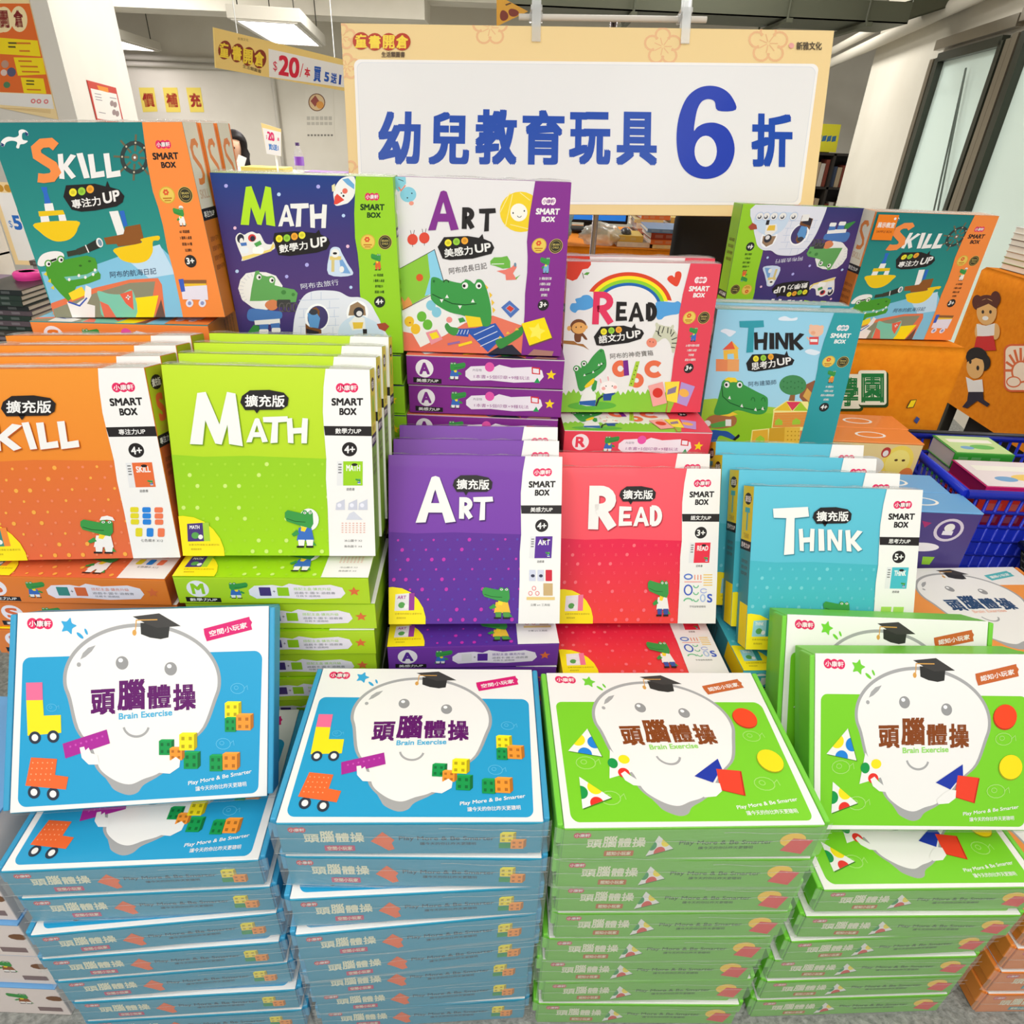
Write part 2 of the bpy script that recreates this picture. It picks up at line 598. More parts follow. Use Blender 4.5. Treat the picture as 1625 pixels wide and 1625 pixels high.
def blue_extras(A):
    A.map([(80, 95), (1510, 30), (1495, 1065), (30, 1145)])
    for x, y, s in ((265, 590, 28), (1325, 480, 40), (1240, 780, 42)):
        doodle(A, x, y, s, (95, 190, 225))
    A.poly([(125, 460), (215, 457), (217, 550), (126, 552)], (238, 110, 150))
    A.poly([(126, 552), (217, 550), (222, 632), (316, 628), (318, 722), (132, 738)], YEL)
    for x, y, r in ((172, 748, 33), (273, 742, 33), (165, 1035, 34), (270, 1045, 34)):
        A.ell(x, y, r, r, (45, 55, 70))
        A.ell(x, y, r * .55, r * .55, WHITE)
    A.poly([(150, 852), (294, 860), (282, 945), (356, 955), (342, 1022), (118, 1000)], (238, 105, 50))
    for i in range(5):
        for j in range(4):
            x, y = 160 + 27 * i - 5 * j, 880 + 30 * j
            A.ell(x, y, 4, 4, (250, 170, 120), n=6, same=(i + j > 0))
    A.poly([(325, 780), (572, 704), (590, 778), (340, 858)], MAG)
    for i in range(7):
        A.ell(368 + 30 * i, 795 - 9 * i, 6, 6, (200, 80, 180), n=8, same=i > 0)
    # hands
    A.poly([(420, 800), (445, 795), (452, 815), (470, 800), (485, 830), (520, 838), (530, 890), (470, 890), (432, 855)], WHITE)
    cube(A, 868, 765, 940, 840, GRN, 2)
    cube(A, 1010, 830, 1090, 915, GRN, 2)
    cube(A, 930, 805, 1000, 868, ORA, 2)
    cube(A, 985, 730, 1070, 815, YEL, 2)
    A.poly([(860, 900), (905, 893), (945, 862), (965, 850), (990, 868), (985, 905), (930, 940), (865, 935)], WHITE)
    cube(A, 1250, 560, 1330, 640, YEL, 2)
    cube(A, 1250, 642, 1312, 715, GRN, 2)
    cube(A, 1316, 625, 1400, 706, ORA, 2)
    cube(A, 1160, 845, 1232, 928, GRN, 2)
    cube(A, 1236, 835, 1320, 920, ORA, 2)


GQ = [(360, 320), (1707, 336), (1704, 1345), (355, 1345)]


def spotted(A, tri, cols):
    A.poly([(x + 5, y + 5) for x, y in tri], (60, 120, 30))
    A.poly(tri, WHITE)
    (a, b, c) = tri
    for (p, q), col in zip(((a, b), (b, c), (c, a)), cols):
        mx, my = (p[0] + q[0]) / 2, (p[1] + q[1]) / 2
        gx, gy = (a[0] + b[0] + c[0]) / 3, (a[1] + b[1] + c[1]) / 3
        ang = math.degrees(math.atan2(q[1] - p[1], q[0] - p[0]))
        s = 1 if (q[0] - p[0]) * (gy - p[1]) - (q[1] - p[1]) * (gx - p[0]) > 0 else -1
        r = math.hypot(q[0] - p[0], q[1] - p[1]) * .21
        A.ell(mx, my, r, r, col, rot=ang, a0=0 if s > 0 else 180, a1=180 if s > 0 else 360, n=12)


def green_extras(A):
    A.map(GQ)
    for x, y, s in ((520, 980, 55), (1525, 820, 50), (1480, 1120, 55), (620, 1190, 55)):
        doodle(A, x, y, s, (165, 220, 110))
    R, B, G = (230, 50, 40), (30, 130, 215), (20, 150, 70)
    spotted(A, [(563, 755), (618, 942), (430, 903)], (B, B, YEL))
    spotted(A, [(470, 1065), (625, 1190), (462, 1248)], (YEL, R, G))
    A.poly([(672, 895), (700, 935), (822, 1025), (636, 1078)], WHITE)
    A.ell(672, 985, 28, 32, G)
    A.ell(740, 962, 32, 28, YEL)
    A.ell(722, 1045, 32, 30, R)
    A.poly([(705, 1050), (730, 1035), (752, 1060), (790, 1090), (805, 1125), (760, 1120), (720, 1090)], WHITE)
    A.poly([(1275, 965), (1278, 1035), (1235, 1070), (1200, 1110), (1110, 1070)], (30, 55, 165))
    A.poly([(1245, 1030), (1380, 1045), (1350, 1190), (1228, 1155)], (190, 35, 20))
    A.poly([(1245, 1028), (1372, 1042), (1342, 1184), (1226, 1150)], (235, 65, 40))
    A.poly([(1115, 1170), (1160, 1130), (1200, 1110), (1235, 1115), (1232, 1160), (1190, 1190), (1125, 1195)], WHITE)
    for x, y, c, d in ((1535, 690, (238, 70, 30), (180, 50, 20)), (1570, 980, (250, 220, 20), (150, 160, 20))):
        A.ell(x - 4, y + 6, 72, 72, d)
        A.ell(x, y, 70, 70, c)


def strip_art(kind):
    A = Art(BW - 0.018, BT - 0.006, [(25, 88), (1600, 82), (1600, 262), (25, 268)])
    W2 = (232, 232, 205)
    logo(A, 84, 106, 190, 136, (205, 60, 80))
    for ch, x0, y0, x1, y1 in (('頭', 170, 145, 262, 196), ('腦', 265, 126, 352, 194), ('體', 358, 138, 440, 194), ('操', 446, 134, 528, 194)):
        A.txt(ch, x0, y0, x1, y1, W2, 0.03)
    tg = {'blue': (200, 60, 110), 'green': (190, 100, 40), 'orange': (60, 150, 165)}[kind]
    A.rrect(284, 214, 466, 248, 5, tg)
    A.txt({'blue': '空間小玩家', 'green': '認知小玩家', 'orange': '邏輯小玩家'}[kind], 300, 220, 450, 243, W2, 0.02)
    dk = {'blue': (25, 70, 95), 'green': (45, 95, 25), 'orange': (120, 60, 20)}[kind]
    A.txt('Play More & Be Smarter', 735, 158, 1312, 190, dk, 0.012)
    A.txt('讓今天的你比昨天更聰明', 860, 194, 1200, 212, dk, 0.01)
    if kind == 'blue':
        A.poly([(640, 132), (708, 180), (690, 200), (705, 236), (668, 246), (622, 218), (565, 188)], (238, 105, 50))
        A.rect(1340, 200, 1412, 232, GRN)
        cube(A, 1345, 142, 1425, 195, YEL, 2)
        cube(A, 1412, 185, 1490, 236, ORA, 2)
    elif kind == 'green':
        spotted(A, [(598, 125), (706, 205), (545, 250)], (YEL, (215, 60, 50), GRN))
        A.ell(1435, 160, 80, 42, (250, 205, 40))
        A.poly([(1435, 150), (1565, 162), (1520, 248), (1378, 225)], (225, 60, 60))
    else:
        A.ell(640, 180, 50, 40, (245, 225, 80))
        A.ell(1430, 180, 60, 42, (60, 150, 175))
    return A


def flat_carton(kind):
    """flat mailer carton with tucked lid; origin at the middle of the lid's front edge, lid facing -y"""
    C = {'blue': dict(panel=(38, 158, 205), star=(55, 165, 215), tag=(212, 25, 110), tagtext='空間小玩家', title=(95, 15, 100), sub=(75, 175, 215), side=(62, 158, 200), strip=(40, 150, 182)),
         'green': dict(panel=(122, 205, 40), star=(115, 205, 55), tag=(196, 100, 48), tagtext='認知小玩家', title=(132, 66, 22), sub=(150, 215, 100), side=(120, 205, 65), strip=(112, 188, 58)),
         'orange': dict(panel=(238, 150, 70), star=(238, 150, 70), tag=(85, 180, 185), tagtext='邏輯小玩家', title=(35, 70, 110), sub=(240, 190, 170), side=(235, 140, 60), strip=(225, 130, 55))}[kind]
    root = empty('puzzle_game_box')
    w = BW - 0.018
    bm = bmesh.new()
    box_bm(bm, -w / 2 - .002, w / 2 + .002, 0.003, BT - .0005, 0.0015, BH - .001, 0, 0.0015)
    sl = [mat(C['side'], 0.45, 0.1)]
    F = faces_of(w + .004, BH, BT)
    for side in ('right', 'left'):
        A = Art(BT, BH, [(0, 0), (70, 0), (70, 275), (0, 275)])
        A.ell(36, 75, 14, 55, tuple(int(v * .5 + 120) for v in C['side']))
        A.text('頭腦體操', (44, 110), (44, 42), (30, 110), C['side'])
        A.rrect(25, 160, 48, 235, 3, (214, 214, 205))
        A.rect(48, 175, 54, 232, C['tag'])
        stamp(bm, sl, A, F[side])
    link('carton', bm, sl, root)
    bm = bmesh.new()
    box_bm(bm, -w / 2, w / 2, 0, .003, 0.0, BH, 0, 0.0008)
    sl = [mat(WHITE, 0.4, 0.2)]
    A = Art(w, BH)
    brain(A, C)
    if kind == 'blue':
        blue_extras(A)
    elif kind == 'green':
        green_extras(A)
    stamp(bm, sl, A, faces_of(w, BH, BT)['front'])
    link('lid', bm, sl, root)
    for s in (-1, 1):
        bm = bmesh.new()
        box_bm(bm, min(s * (w / 2 + .001), s * BW / 2), max(s * (w / 2 + .001), s * BW / 2), -.0012, BT * .55, 0.003, BH - .002, 0, 0.002)
        link('side_flap', bm, [mat(C['side'], 0.45, 0.1)], root)
    bm = bmesh.new()
    box_bm(bm, -w / 2, w / 2, 0.002, BT - .002, -.0015, .001, 0, 0.0007)
    sl = [mat(C['strip'], 0.4, 0.2)]
    stamp(bm, sl, strip_art(kind), fr_plane((-w / 2, BT - .003, -.0015), (1, 0, 0), (0, -1, 0), (0, 0, -1)))
    link('front_panel', bm, sl, root)
    # shrink film over the front panel, a little slack at the ends
    bm = bmesh.new()
    nx, ny = 26, 5
    rng = random.Random(3)
    g = []
    for i in range(nx + 1):
        for j in range(ny + 1):
            a, b = i / nx, j / ny
            edge = max(0, abs(a - .5) * 2 - .9) * 10
            x = (-BW / 2 - .003 + (BW + .006) * a)
            z = -.0042 - .0012 * math.sin(b * math.pi) + edge * .006 + (rng.random() - .5) * .0007
            g.append(bm.verts.new((x, .001 + (BT - .002) * b, z)))
    for i in range(nx):
        for j in range(ny):
            f = bm.faces.new((g[i * (ny + 1) + j], g[(i + 1) * (ny + 1) + j], g[(i + 1) * (ny + 1) + j + 1], g[i * (ny + 1) + j + 1]))
            f.smooth = True
    for z0, ph, x0, x1 in ((.36, 0, -.5, .5), (.86, 2, -.5, -.12), (.12, 4, .1, .5)):     # welded seam and folds of the film
        q = []
        for i in range(41):
            a = x0 + (x1 - x0) * i / 40
            y = BT * (z0 + .03 * math.sin(a * 9 + ph) + .012 * math.sin(a * 31))
            q.append([bm.verts.new((a * BW, y + e, -.0062)) for e in (-.0007, .0007)])
        for i in range(40):
            bm.faces.new((q[i][0], q[i + 1][0], q[i + 1][1], q[i][1])).material_index = 1
    link('shrink_wrap', bm, [FILM_FRONT, FILM_SEAM], root)
    return root


# ---- square boxes -------------------------------------------------------------------
def croc(A, x0, y0, x1, y1, cloth=(60, 110, 190), hat=None, flip=False, trousers=WHITE, hood=False):
    """little standing crocodile"""
    def X(a, b):
        a = 1 - a if flip else a
        return (x0 + (x1 - x0) * a, y0 + (y1 - y0) * b)

    def Q(l, col):
        A.poly([X(*p) for p in l], col)
    g = (60, 150, 70)
    if hood:
        c = X(.72, .3)
        A.ell(c[0], c[1], abs(x1 - x0) * .3, (y1 - y0) * .28, WHITE)
    Q([(.62, .9), (.95, .95), (.75, .7)], g)
    Q([(.42, .5), (.8, .5), (.88, .82), (.36, .82)], cloth)
    Q([(.4, .8), (.6, .8), (.58, .97), (.42, .97)], trousers)
    Q([(.64, .8), (.86, .8), (.84, .97), (.68, .97)], trousers)
    Q([(.36, .95), (.58, .95), (.58, 1), (.36, 1)], BLACK)
    Q([(.64, .95), (.86, .95), (.86, 1), (.64, 1)], BLACK)
    Q([(0, .12), (.08, .06), (.5, .14), (.56, .06), (.64, .07), (.68, .12), (.78, .06), (.84, .14), (.86, .4), (.78, .52), (.5, .46), (.06, .34), (0, .24)], g)
    Q([(.5, .46), (.66, .5), (.6, .6), (.48, .58)], (245, 215, 50))
    Q([(.36, .55), (.2, .66), (.26, .72), (.44, .66)], g)
    A.line([X(.06, .27), X(.3, .34), X(.62, .36)], abs(x1 - x0) * .02, (30, 90, 40))
    for a in (.6, .76):
        c = X(a, .13)
        A.ell(c[0], c[1], abs(x1 - x0) * .045, (y1 - y0) * .03, WHITE, n=10)
        A.ell(c[0], c[1], abs(x1 - x0) * .02, (y1 - y0) * .016, BLACK, n=8)
    if hat:
        Q([(.5, .08), (.55, -.02), (.7, -.05), (.84, -.01), (.9, .09), (.7, .06)], hat)


EQ = [(20, 250), (1400, 285), (1445, 1510), (168, 1510)]


def bubble(A, x0, y0, x1, y1, tail, s, col=BLACK):
    w, h = x1 - x0, y1 - y0
    A.poly([(x0 + w * a, y0 + h * b) for a, b in ((0, .62), (.04, .3), (.2, .02), (.6, 0), (.9, .14), (1, .4), (.98, .78), (.86, .98), (.1, 1))], col)
    A.poly([(tail[0] - w * .08, y1 - h * .1), tail, (tail[0] + w * .08, y1 - h * .1)], col, True)
    A.text(s, (x0 + w * .1, y1 - h * .16), (x1 - w * .08, y1 - h * .14), (x0 + w * .1, y0 + h * .24), WHITE, 0.02)


def cover_thumb(A, x0, y0, x1, y1, col, word):
    w, h = x1 - x0, y1 - y0
    A.rect(x0, y0, x1, y1, (225, 225, 225))
    A.rect(x0 + w * .24, y0, x1, y1, col)
    A.txt(word, x0 + w * .36, y0 + h * .15, x1 - w * .1, y0 + h * .4, WHITE, 0.03)
    A.ell(x0 + w * .68, y0 + h * .14, w * .12, h * .06, BLACK, n=10)
    for k in (.1, .22, .32, .44):
        A.rect(x0 + w * .05, y0 + h * k, x0 + w * .18, y0 + h * (k + .05), (120, 120, 120))
    croc(A, x0 + w * .72, y0 + h * .7, x0 + w * .95, y0 + h * .95)


def e_front(kind):
    D = EK[kind]
    A = Art(SW, SH, EQ)
    A.poly([(60, 842), (300, 856), (600, 850), (900, 862), (1200, 872), (1500, 1520), (100, 1520)], D['lowm'])
    rng = random.Random(5)
    for r in range(9):
        for c in range(11):
            x, y = 170 + 92 * c + (40 if r % 2 else 0), 905 + 72 * r
            big = rng.random() < .18
            if kind in ('read', 'think') and not big:
                ch = 'ABCEGHKLMNRSTWXZ'[(r * 5 + c * 3) % 16] if kind == 'read' else '▲■●'[(r + c) % 3]
                A.txt(ch, x - 9, y - 11, x + 9, y + 11, D['dot'])
            else:
                A.ell(x, y, 14 if big else 9, 14 if big else 9, D['dot2'] if (big or (kind in ('skill', 'art') and (r + c) % 3 == 0)) else D['dot'], n=10)
    A.poly([(1108, 240), (1097, 400), (1093, 560), (1103, 700), (1117, 870), (1115, 1000), (1128, 1200), (1140, 1530), (1480, 1530), (1420, 260)], WHITE)
    logo(A, 1178, 374, 1326, 432)
    A.txt('SMART', 1150, 470, 1358, 520, BLACK, 0.05)
    A.txt('BOX', 1202, 535, 1316, 582, BLACK, 0.05)
    A.poly([(1100, 653), (1480, 657), (1480, 721), (1108, 715)], BLACK)
    A.txt(D['zh'] + 'UP', 1176, 668, 1346, 704, WHITE, 0.015)
    A.ell(1270, 806, 50, 47, BLACK)
    A.txt(D['age'], 1236, 782, 1306, 832, WHITE, 0.03)
    cover_thumb(A, 1188, 885, 1358, 1045, D['lowc'], D['word'])
    A.txt('遊戲書', 1250, 1060, 1305, 1078, (90, 90, 90))
    D['stuff'](A)
    A.map(EQ)
    A.poly([(100, 1248), (165, 1245), (240, 1255), (310, 1285), (370, 1335), (415, 1395), (440, 1460), (447, 1530), (100, 1530)], (250, 228, 30))
    A.poly([(195, 1298), (340, 1288), (350, 1412), (200, 1416)], D['mini'])
    A.poly([(298, 1290), (340, 1288), (350, 1412), (308, 1413)], D['mini2'])
    A.txt(D['word'], 212, 1308, 278, 1332, WHITE if kind != 'art' else MAG, 0.03)
    A.ell(250, 1375, 26, 22, (90, 160, 80), n=12)
    A.ell(285, 1385, 16, 16, WHITE, n=12)
    A.txt('全套另附搭配主盒更好玩', 205, 1430, 410, 1443, (150, 130, 30))
    A.txt('需搭配使用', 222, 1460, 290, 1473, (150, 130, 30))
    A.map(D['q'])
    for ch, *r in D['letters']:
        A.glyph(ch, r[0] + 5, r[1] + 6, r[2] + 5, r[3] + 6, D['lw'] * (r[3] - r[1]), D['shade'])
    for ch, *r in D['letters']:
        A.glyph(ch, *r, D['lw'] * (r[3] - r[1]), WHITE)
    bubble(A, *D['bubble'], '擴充版')
    croc(A, *D['croc'], **D['crockw'])
    return A


def stuff_skill(A):
    A.map([(-361, 338), (750, 345), (960, 1320), (-66, 1360)])
    for i, c in enumerate(((222, 210, 40), (40, 130, 215), (235, 120, 80))):
        for j in range(3):
            A.rrect(697 + 62 * i + 2 * j, 1056 + 32 * j, 740 + 62 * i + 2 * j, 1084 + 32 * j, 8, c)
        A.rrect(727 + 57 * i, 1166, 762 + 57 * i, 1212, 8, c)
    A.txt('七色積木 X12', 755, 1224, 868, 1240, (110, 110, 110))


def stuff_math(A):
    for x in (1180, 1262, 1330):
        A.poly([(x, 1205), (x + 5, 1160), (x + 60, 1135), (x + 62, 1205)], (200, 202, 215))
        A.ell(x + 25, 1175, 14, 14, (230, 230, 240), n=10)
    A.poly([(1250, 1270), (1270, 1230), (1300, 1215), (1360, 1270)], (208, 210, 220))
    for i in range(7):
        for j in range(5):
            A.rect(1220 + 24 * i, 1290 + 15 * j, 1232 + 24 * i, 1296 + 15 * j, (225, 175, 160))
    A.txt('冰山圖卡 X3', 1238, 1400, 1355, 1416, (120, 120, 120))
    A.txt('角色圖卡 X4', 1238, 1438, 1355, 1454, (120, 120, 120))


def stuff_art(A):
    A.map([(58, 503), (912, 505), (895, 1335), (58, 1340)])
    for x, c in ((746, (205, 208, 225)), (787, (205, 208, 225)), (827, (205, 40, 60))):
        A.rrect(x, 1068, x + 32, 1124, 3, c)
    A.ell(764, 1098, 10, 8, (60, 60, 80), n=10)
    A.ell(804, 1098, 10, 8, (60, 60, 80), n=10)
    A.rect(816, 1135, 862, 1196, (200, 170, 120))
    A.rect(733, 1203, 872, 1218, (228, 200, 130))
    for x, y in ((752, 1185), (786, 1185), (770, 1160)):
        A.arc(x, y, 9, 10, 0, 360, 3, (225, 110, 110), n=10)
    A.txt('立體 art 工具組', 752, 1236, 848, 1248, (120, 120, 120))


def stuff_read(A):
    A.map([(80, 370), (1008, 378), (980, 1280), (75, 1278)])
    bl, gr, ye = (60, 90, 190), (110, 190, 140), (240, 200, 100)
    A.arc(820, 1008, 22, 14, 0, 360, 8, (90, 120, 200))
    A.line([(797, 1038), (900, 1038)], 5, (235, 150, 140))
    for x in (858, 876, 893):
        A.line([(x, 997), (x, 1026)], 6, (235, 150, 120))
    for y in (997, 1012, 1027, 1042, 1057):
        A.line([(908, y), (960, y)], 6, ye)
    A.arc(820, 1085, 22, 28, 0, 360, 8, bl)
    for y in (1058, 1098, 1138):
        A.arc(865, y, 14, 14, 0, 180, 6, gr, n=10)
    A.arc(910, 1090, 18, 12, 20, 340, 6, (170, 180, 225))
    A.arc(905, 1132, 13, 20, 0, 360, 7, (170, 190, 225))
    A.txt('S', 930, 1108, 960, 1158, bl, 0.03)
    A.arc(820, 1150, 24, 16, 180, 360, 8, gr)
    A.txt('字母益智遊戲組', 828, 1175, 922, 1187, (120, 120, 120))


def stuff_think(A):
    for x in (1180, 1275):
        A.rect(x, 1180, x + 80, 1230, (165, 215, 90))
        A.rect(x, 1246, x + 80, 1330, (185, 225, 120))
    A.txt('遊戲圖卡 X8', 1210, 1380, 1330, 1398, (120, 120, 120))


EK = {
    'skill': dict(word='SKILL', zh='專注力', age='4+', top=[(0, (228, 122, 38)), (1, (236, 146, 48))], top_c=(232, 128, 48), low=[(0, (224, 106, 66)), (.5, (222, 114, 48))], lowc=(226, 108, 56),
                  dot=(234, 132, 92), dot2=(242, 172, 70), mini=(60, 140, 130), mini2=(240, 140, 60), spine=(190, 190, 40), stuff=stuff_skill, shade=(185, 85, 25),
                  q=[(-361, 338), (750, 345), (960, 1320), (-66, 1360)], lw=.22, letters=[('S', -205, 520, -42, 770), ('K', -42, 618, 134, 762), ('i', 130, 612, 212, 756), ('L', 206, 614, 325, 756), ('L', 315, 608, 432, 754)],
                  bubble=(22, 475, 308, 582), tail=(132, 602), croc=(440, 1112, 640, 1306), crockw=dict(hat=WHITE, cloth=WHITE)),
    'math': dict(word='MATH', zh='數學力', age='4+', top=[(0, (165, 205, 25)), (1, (190, 220, 45))], top_c=(178, 214, 38), low=[(0, (160, 212, 25)), (.55, (148, 202, 32))], lowc=(152, 205, 30),
                 dot=(165, 212, 50), dot2=(205, 232, 120), mini=(75, 55, 120), mini2=(165, 205, 60), spine=(225, 215, 60), stuff=stuff_math, shade=(110, 150, 25),
                 q=EQ, lw=.22, letters=[('M', 215, 428, 566, 785), ('A', 588, 600, 732, 760), ('T', 698, 588, 866, 765), ('H', 856, 600, 996, 766)],
                 bubble=(548, 415, 868, 547), tail=(658, 570), croc=(845, 1190, 1065, 1455), crockw=dict(hood=True)),
    'art': dict(word='ART', zh='美感力', age='4+', top=[(0, (112, 55, 160)), (1, (120, 60, 165))], top_c=(116, 58, 162), low=[(0, (88, 48, 150)), (.55, (92, 42, 145))], lowc=(90, 45, 148),
                dot=(85, 65, 170), dot2=(190, 50, 170), mini=(228, 225, 225), mini2=(150, 60, 150), spine=(150, 70, 160), stuff=stuff_art, shade=(70, 30, 105),
                q=[(58, 503), (912, 505), (895, 1335), (58, 1340)], lw=.22, letters=[('A', 190, 606, 386, 838), ('R', 402, 710, 472, 822), ('T', 472, 706, 570, 824)],
                bubble=(372, 600, 567, 684), tail=(437, 702), croc=(516, 1145, 672, 1312), crockw=dict(cloth=(235, 190, 60), trousers=(80, 150, 70))),
    'read': dict(word='READ', zh='語文力', age='3+', top=[(0, (245, 72, 88)), (1, (245, 88, 100))], top_c=(245, 80, 94), low=[(0, (238, 68, 62)), (.5, (226, 32, 72))], lowc=(230, 48, 70),
                 dot=(238, 85, 100), dot2=(243, 110, 120), mini=(235, 225, 230), mini2=(240, 120, 150), spine=(245, 190, 60), stuff=stuff_read, shade=(170, 45, 60),
                 q=[(80, 370), (1008, 378), (980, 1280), (75, 1278)], lw=.22, letters=[('R', 235, 478, 405, 745), ('E', 412, 598, 490, 713), ('A', 496, 600, 590, 714), ('D', 592, 592, 665, 714)],
                 bubble=(415, 480, 628, 570), tail=(482, 588), croc=(585, 1015, 725, 1238), crockw=dict(cloth=WHITE, trousers=(60, 80, 160))),
    'think': dict(word='THINK', zh='思考力', age='5+', top=[(0, (82, 180, 200)), (1, (95, 190, 212))], top_c=(88, 186, 206), low=[(0, (75, 190, 200)), (.55, (70, 176, 192))], lowc=(72, 182, 196),
                  dot=(98, 192, 206), dot2=(118, 204, 214), mini=(150, 205, 215), mini2=(50, 150, 150), spine=(235, 210, 45), stuff=stuff_think, shade=(50, 130, 150),
                  q=[(312, 385), (1405, 420), (1324, 1462), (248, 1447)], lw=.22, letters=[('T', 432, 522, 668, 832), ('H', 600, 662, 704, 808), ('I', 726, 664, 768, 806), ('N', 786, 668, 884, 806), ('K', 903, 672, 1015, 812)],
                  bubble=(692, 525, 945, 632), tail=(772, 650), croc=(760, 1120, 960, 1330), crockw=dict()),
}
for k, d in EK.items():
    d['topm'] = grad('print_top_' + k, d['top'])
    d['lowm'] = grad('print_low_' + k, d['low'])
    d['bubble'] = d['bubble'] + (d['tail'],)


def edge_art(D, w, t, kind, series):
    """long edge seen when a box lies flat: letter roundel, croc, white cloud label"""
    A = Art(w, t, [(0, 0), (300, 0), (300, 55), (0, 55)])
    dk = tuple(int(v * .55) for v in D['edge'])
    A.ell(34, 24, 17, 17, (242, 236, 240))
    A.txt(D['word'][0], 24, 13, 44, 35, D['edge'], 0.05)
    if kind != 'read':
        A.poly([(12, 41), (66, 43), (66, 52), (12, 51)], BLACK)
        A.txt(D['zh'] + 'UP', 18, 43.5, 60, 50, WHITE, 0.02)
    croc(A, 78, 8, 112, 44, flip=True)
    A.poly([(112, 26), (122, 17), (150, 15), (165, 18), (176, 12), (200, 17), (240, 14), (258, 20), (262, 32), (254, 42), (205, 45), (160, 42), (122, 44), (112, 36)], (240, 232, 240))
    if series == 'e':
        A.rrect(128, 20, 146, 38, 1, D['mini'])
        A.txt('+', 149, 26, 153, 31, BLACK)
        A.rrect(156, 20, 174, 38, 1, D['lowc'])
        A.txt('搭配主盒‧擴充升級', 182, 20, 240, 26, D['lowc'])
        A.txt('遊戲卡‧圖卡‧遊戲書', 182, 29, 246, 34, (110, 110, 120))
        A.txt('任務卡‧遊戲組', 184, 36, 222, 40, (110, 110, 120))
    else:
        A.txt('內容物', 126, 21, 143, 26, (120, 110, 130))
        A.ell(158, 17, 9, 9, (232, 90, 170))
        A.txt('1本書+5個印章+9種玩法', 128, 32, 235, 39, (150, 60, 140))
        A.poly([(238, 14), (254, 15), (255, 28), (239, 27)], (215, 50, 60))
        A.poly([(240.5, 16.5), (252, 17.5), (252.5, 26), (241, 25)], (240, 232, 240))
        A.poly([(244, 44), (250, 34), (256, 44)], (40, 160, 90))
    pts = []
    for i in range(10):
        r = 10 if i % 2 == 0 else 4.5
        pts.append((276 + r * math.sin(math.pi * i / 5), 28 - r * math.cos(math.pi * i / 5)))
    A.poly(pts, (250, 215, 30) if series == 's' else (225, 110, 60))
    return A


def e_box(kind):
    """expansion box: big white word on one ink with a white label strip"""
    D = EK[kind]
    D['edge'] = D['lowc']
    root = empty('learning_game_box')
    F = faces_of(SW, SH, ET)
    bm = bmesh.new()
    box_bm(bm, -SW / 2, SW / 2, 0.0015, ET, 0, SH, 0, 0.0012)
    sl = [mat(D['top_c'], 0.4, 0.15)]
    # right spine: upper colour, letter, black band, brown lower half
    A = Art(ET, SH, [(0, 0), (54, 0), (54, 295), (0, 295)])
    for side in ('right', 'left'):
        A = Art(ET, SH, [(0, 0), (54, 0), (54, 295), (0, 295)])
        A.rect(2, 1, 54, 100, (228, 212, 50) if kind != 'skill' else (176, 190, 40))
        A.ell(28, 24, 18, 11, BLACK, n=12)
        A.txt('擴充版', 14, 18, 42, 30, WHITE, 0.02)
        A.txt(D['word'][0], 16, 40, 40, 82, D['lowc'], 0.05)
        A.txt(D['word'], 14, 87, 42, 96, (190, 170, 60), 0.03)
        A.rect(0, 100, 54, 118, BLACK)
        A.txt(D['zh'] + 'UP', 5, 104, 49, 114, WHITE, 0.02)
        A.rect(2, 118, 54, 294, tuple(int(v * .8) for v in D['lowc']))
        for y in (135, 146, 157):
            A.txt('遊戲內容物', 10, y, 42, y + 7, (90, 60, 30))
        if side == 'left':
            A.rect(14, 215, 54, 294, (250, 228, 30))
        stamp(bm, sl, A, F[side])
    stamp(bm, sl, edge_art(D, SW, ET, kind, 'e'), F['bottom'])
    A = Art(SW, ET, [(0, 0), (300, 0), (300, 54), (0, 54)])
    A.poly([(232, 0), (300, 0), (300, 54), (240, 54), (236, 20)], WHITE)
    A.poly([(30, 8), (70, 4), (130, 7), (200, 5), (222, 12), (210, 24), (120, 28), (40, 24)], (240, 236, 236))
    A.arc(262, 12, 22, 9, 200, 340, 4, D['top_c'])
    stamp(bm, sl, A, F['top'])
    link('carton', bm, sl, root)
    bm = bmesh.new()
    box_bm(bm, -SW / 2, SW / 2, 0, .0015, 0, SH, 0, 0.0005)
    sl = [D['topm']]
    stamp(bm, sl, e_front(kind), F['front'])
    link('front_panel', bm, sl, root)
    wrap_strip(root, ET)
    return root


def wrap_strip(root, t):
    """gathered shrink film along the top edge"""
    bm = bmesh.new()
    rng = random.Random(11)
    nx, ny = 40, 4
    g = []
    for i in range(nx + 1):
        for j in range(ny + 1):
            x = -SW / 2 + SW * i / nx
            y = -.0012 + (t + .001) * j / ny
            z = SH + .0012 + (.0028 * (.5 + .5 * math.sin(i * .55 + 1.3 * math.sin(i * .23))) + rng.random() * .001) * math.sin(math.pi * (j + .3) / (ny + .6))
            g.append(bm.verts.new((x, y, z)))
    for i in range(nx):
        for j in range(ny):
            f = bm.faces.new((g[i * (ny + 1) + j], g[(i + 1) * (ny + 1) + j], g[(i + 1) * (ny + 1) + j + 1], g[i * (ny + 1) + j + 1]))
            f.smooth = True
    link('shrink_wrap', bm, [FILM_EDGE], root)

# ---- main boxes with full illustrations ----------------------------------------------
SQ = {'skill': [(-79, 51), (1335, 45), (1681, 1477), (399, 1472)],
      'math': [(30, 86), (1518, 110), (1625, 1528), (305, 1488)],
      'art': [(61, 101), (1495, 150), (1386, 1559), (150, 1523)],
      'read': [(90, 140), (1479, 157), (1258, 1491), (70, 1479)],
      'think': [(134, 507), (844, 519), (700, 1160), (45, 1139)]}
CG, CGD = (62, 152, 72), (38, 110, 52)


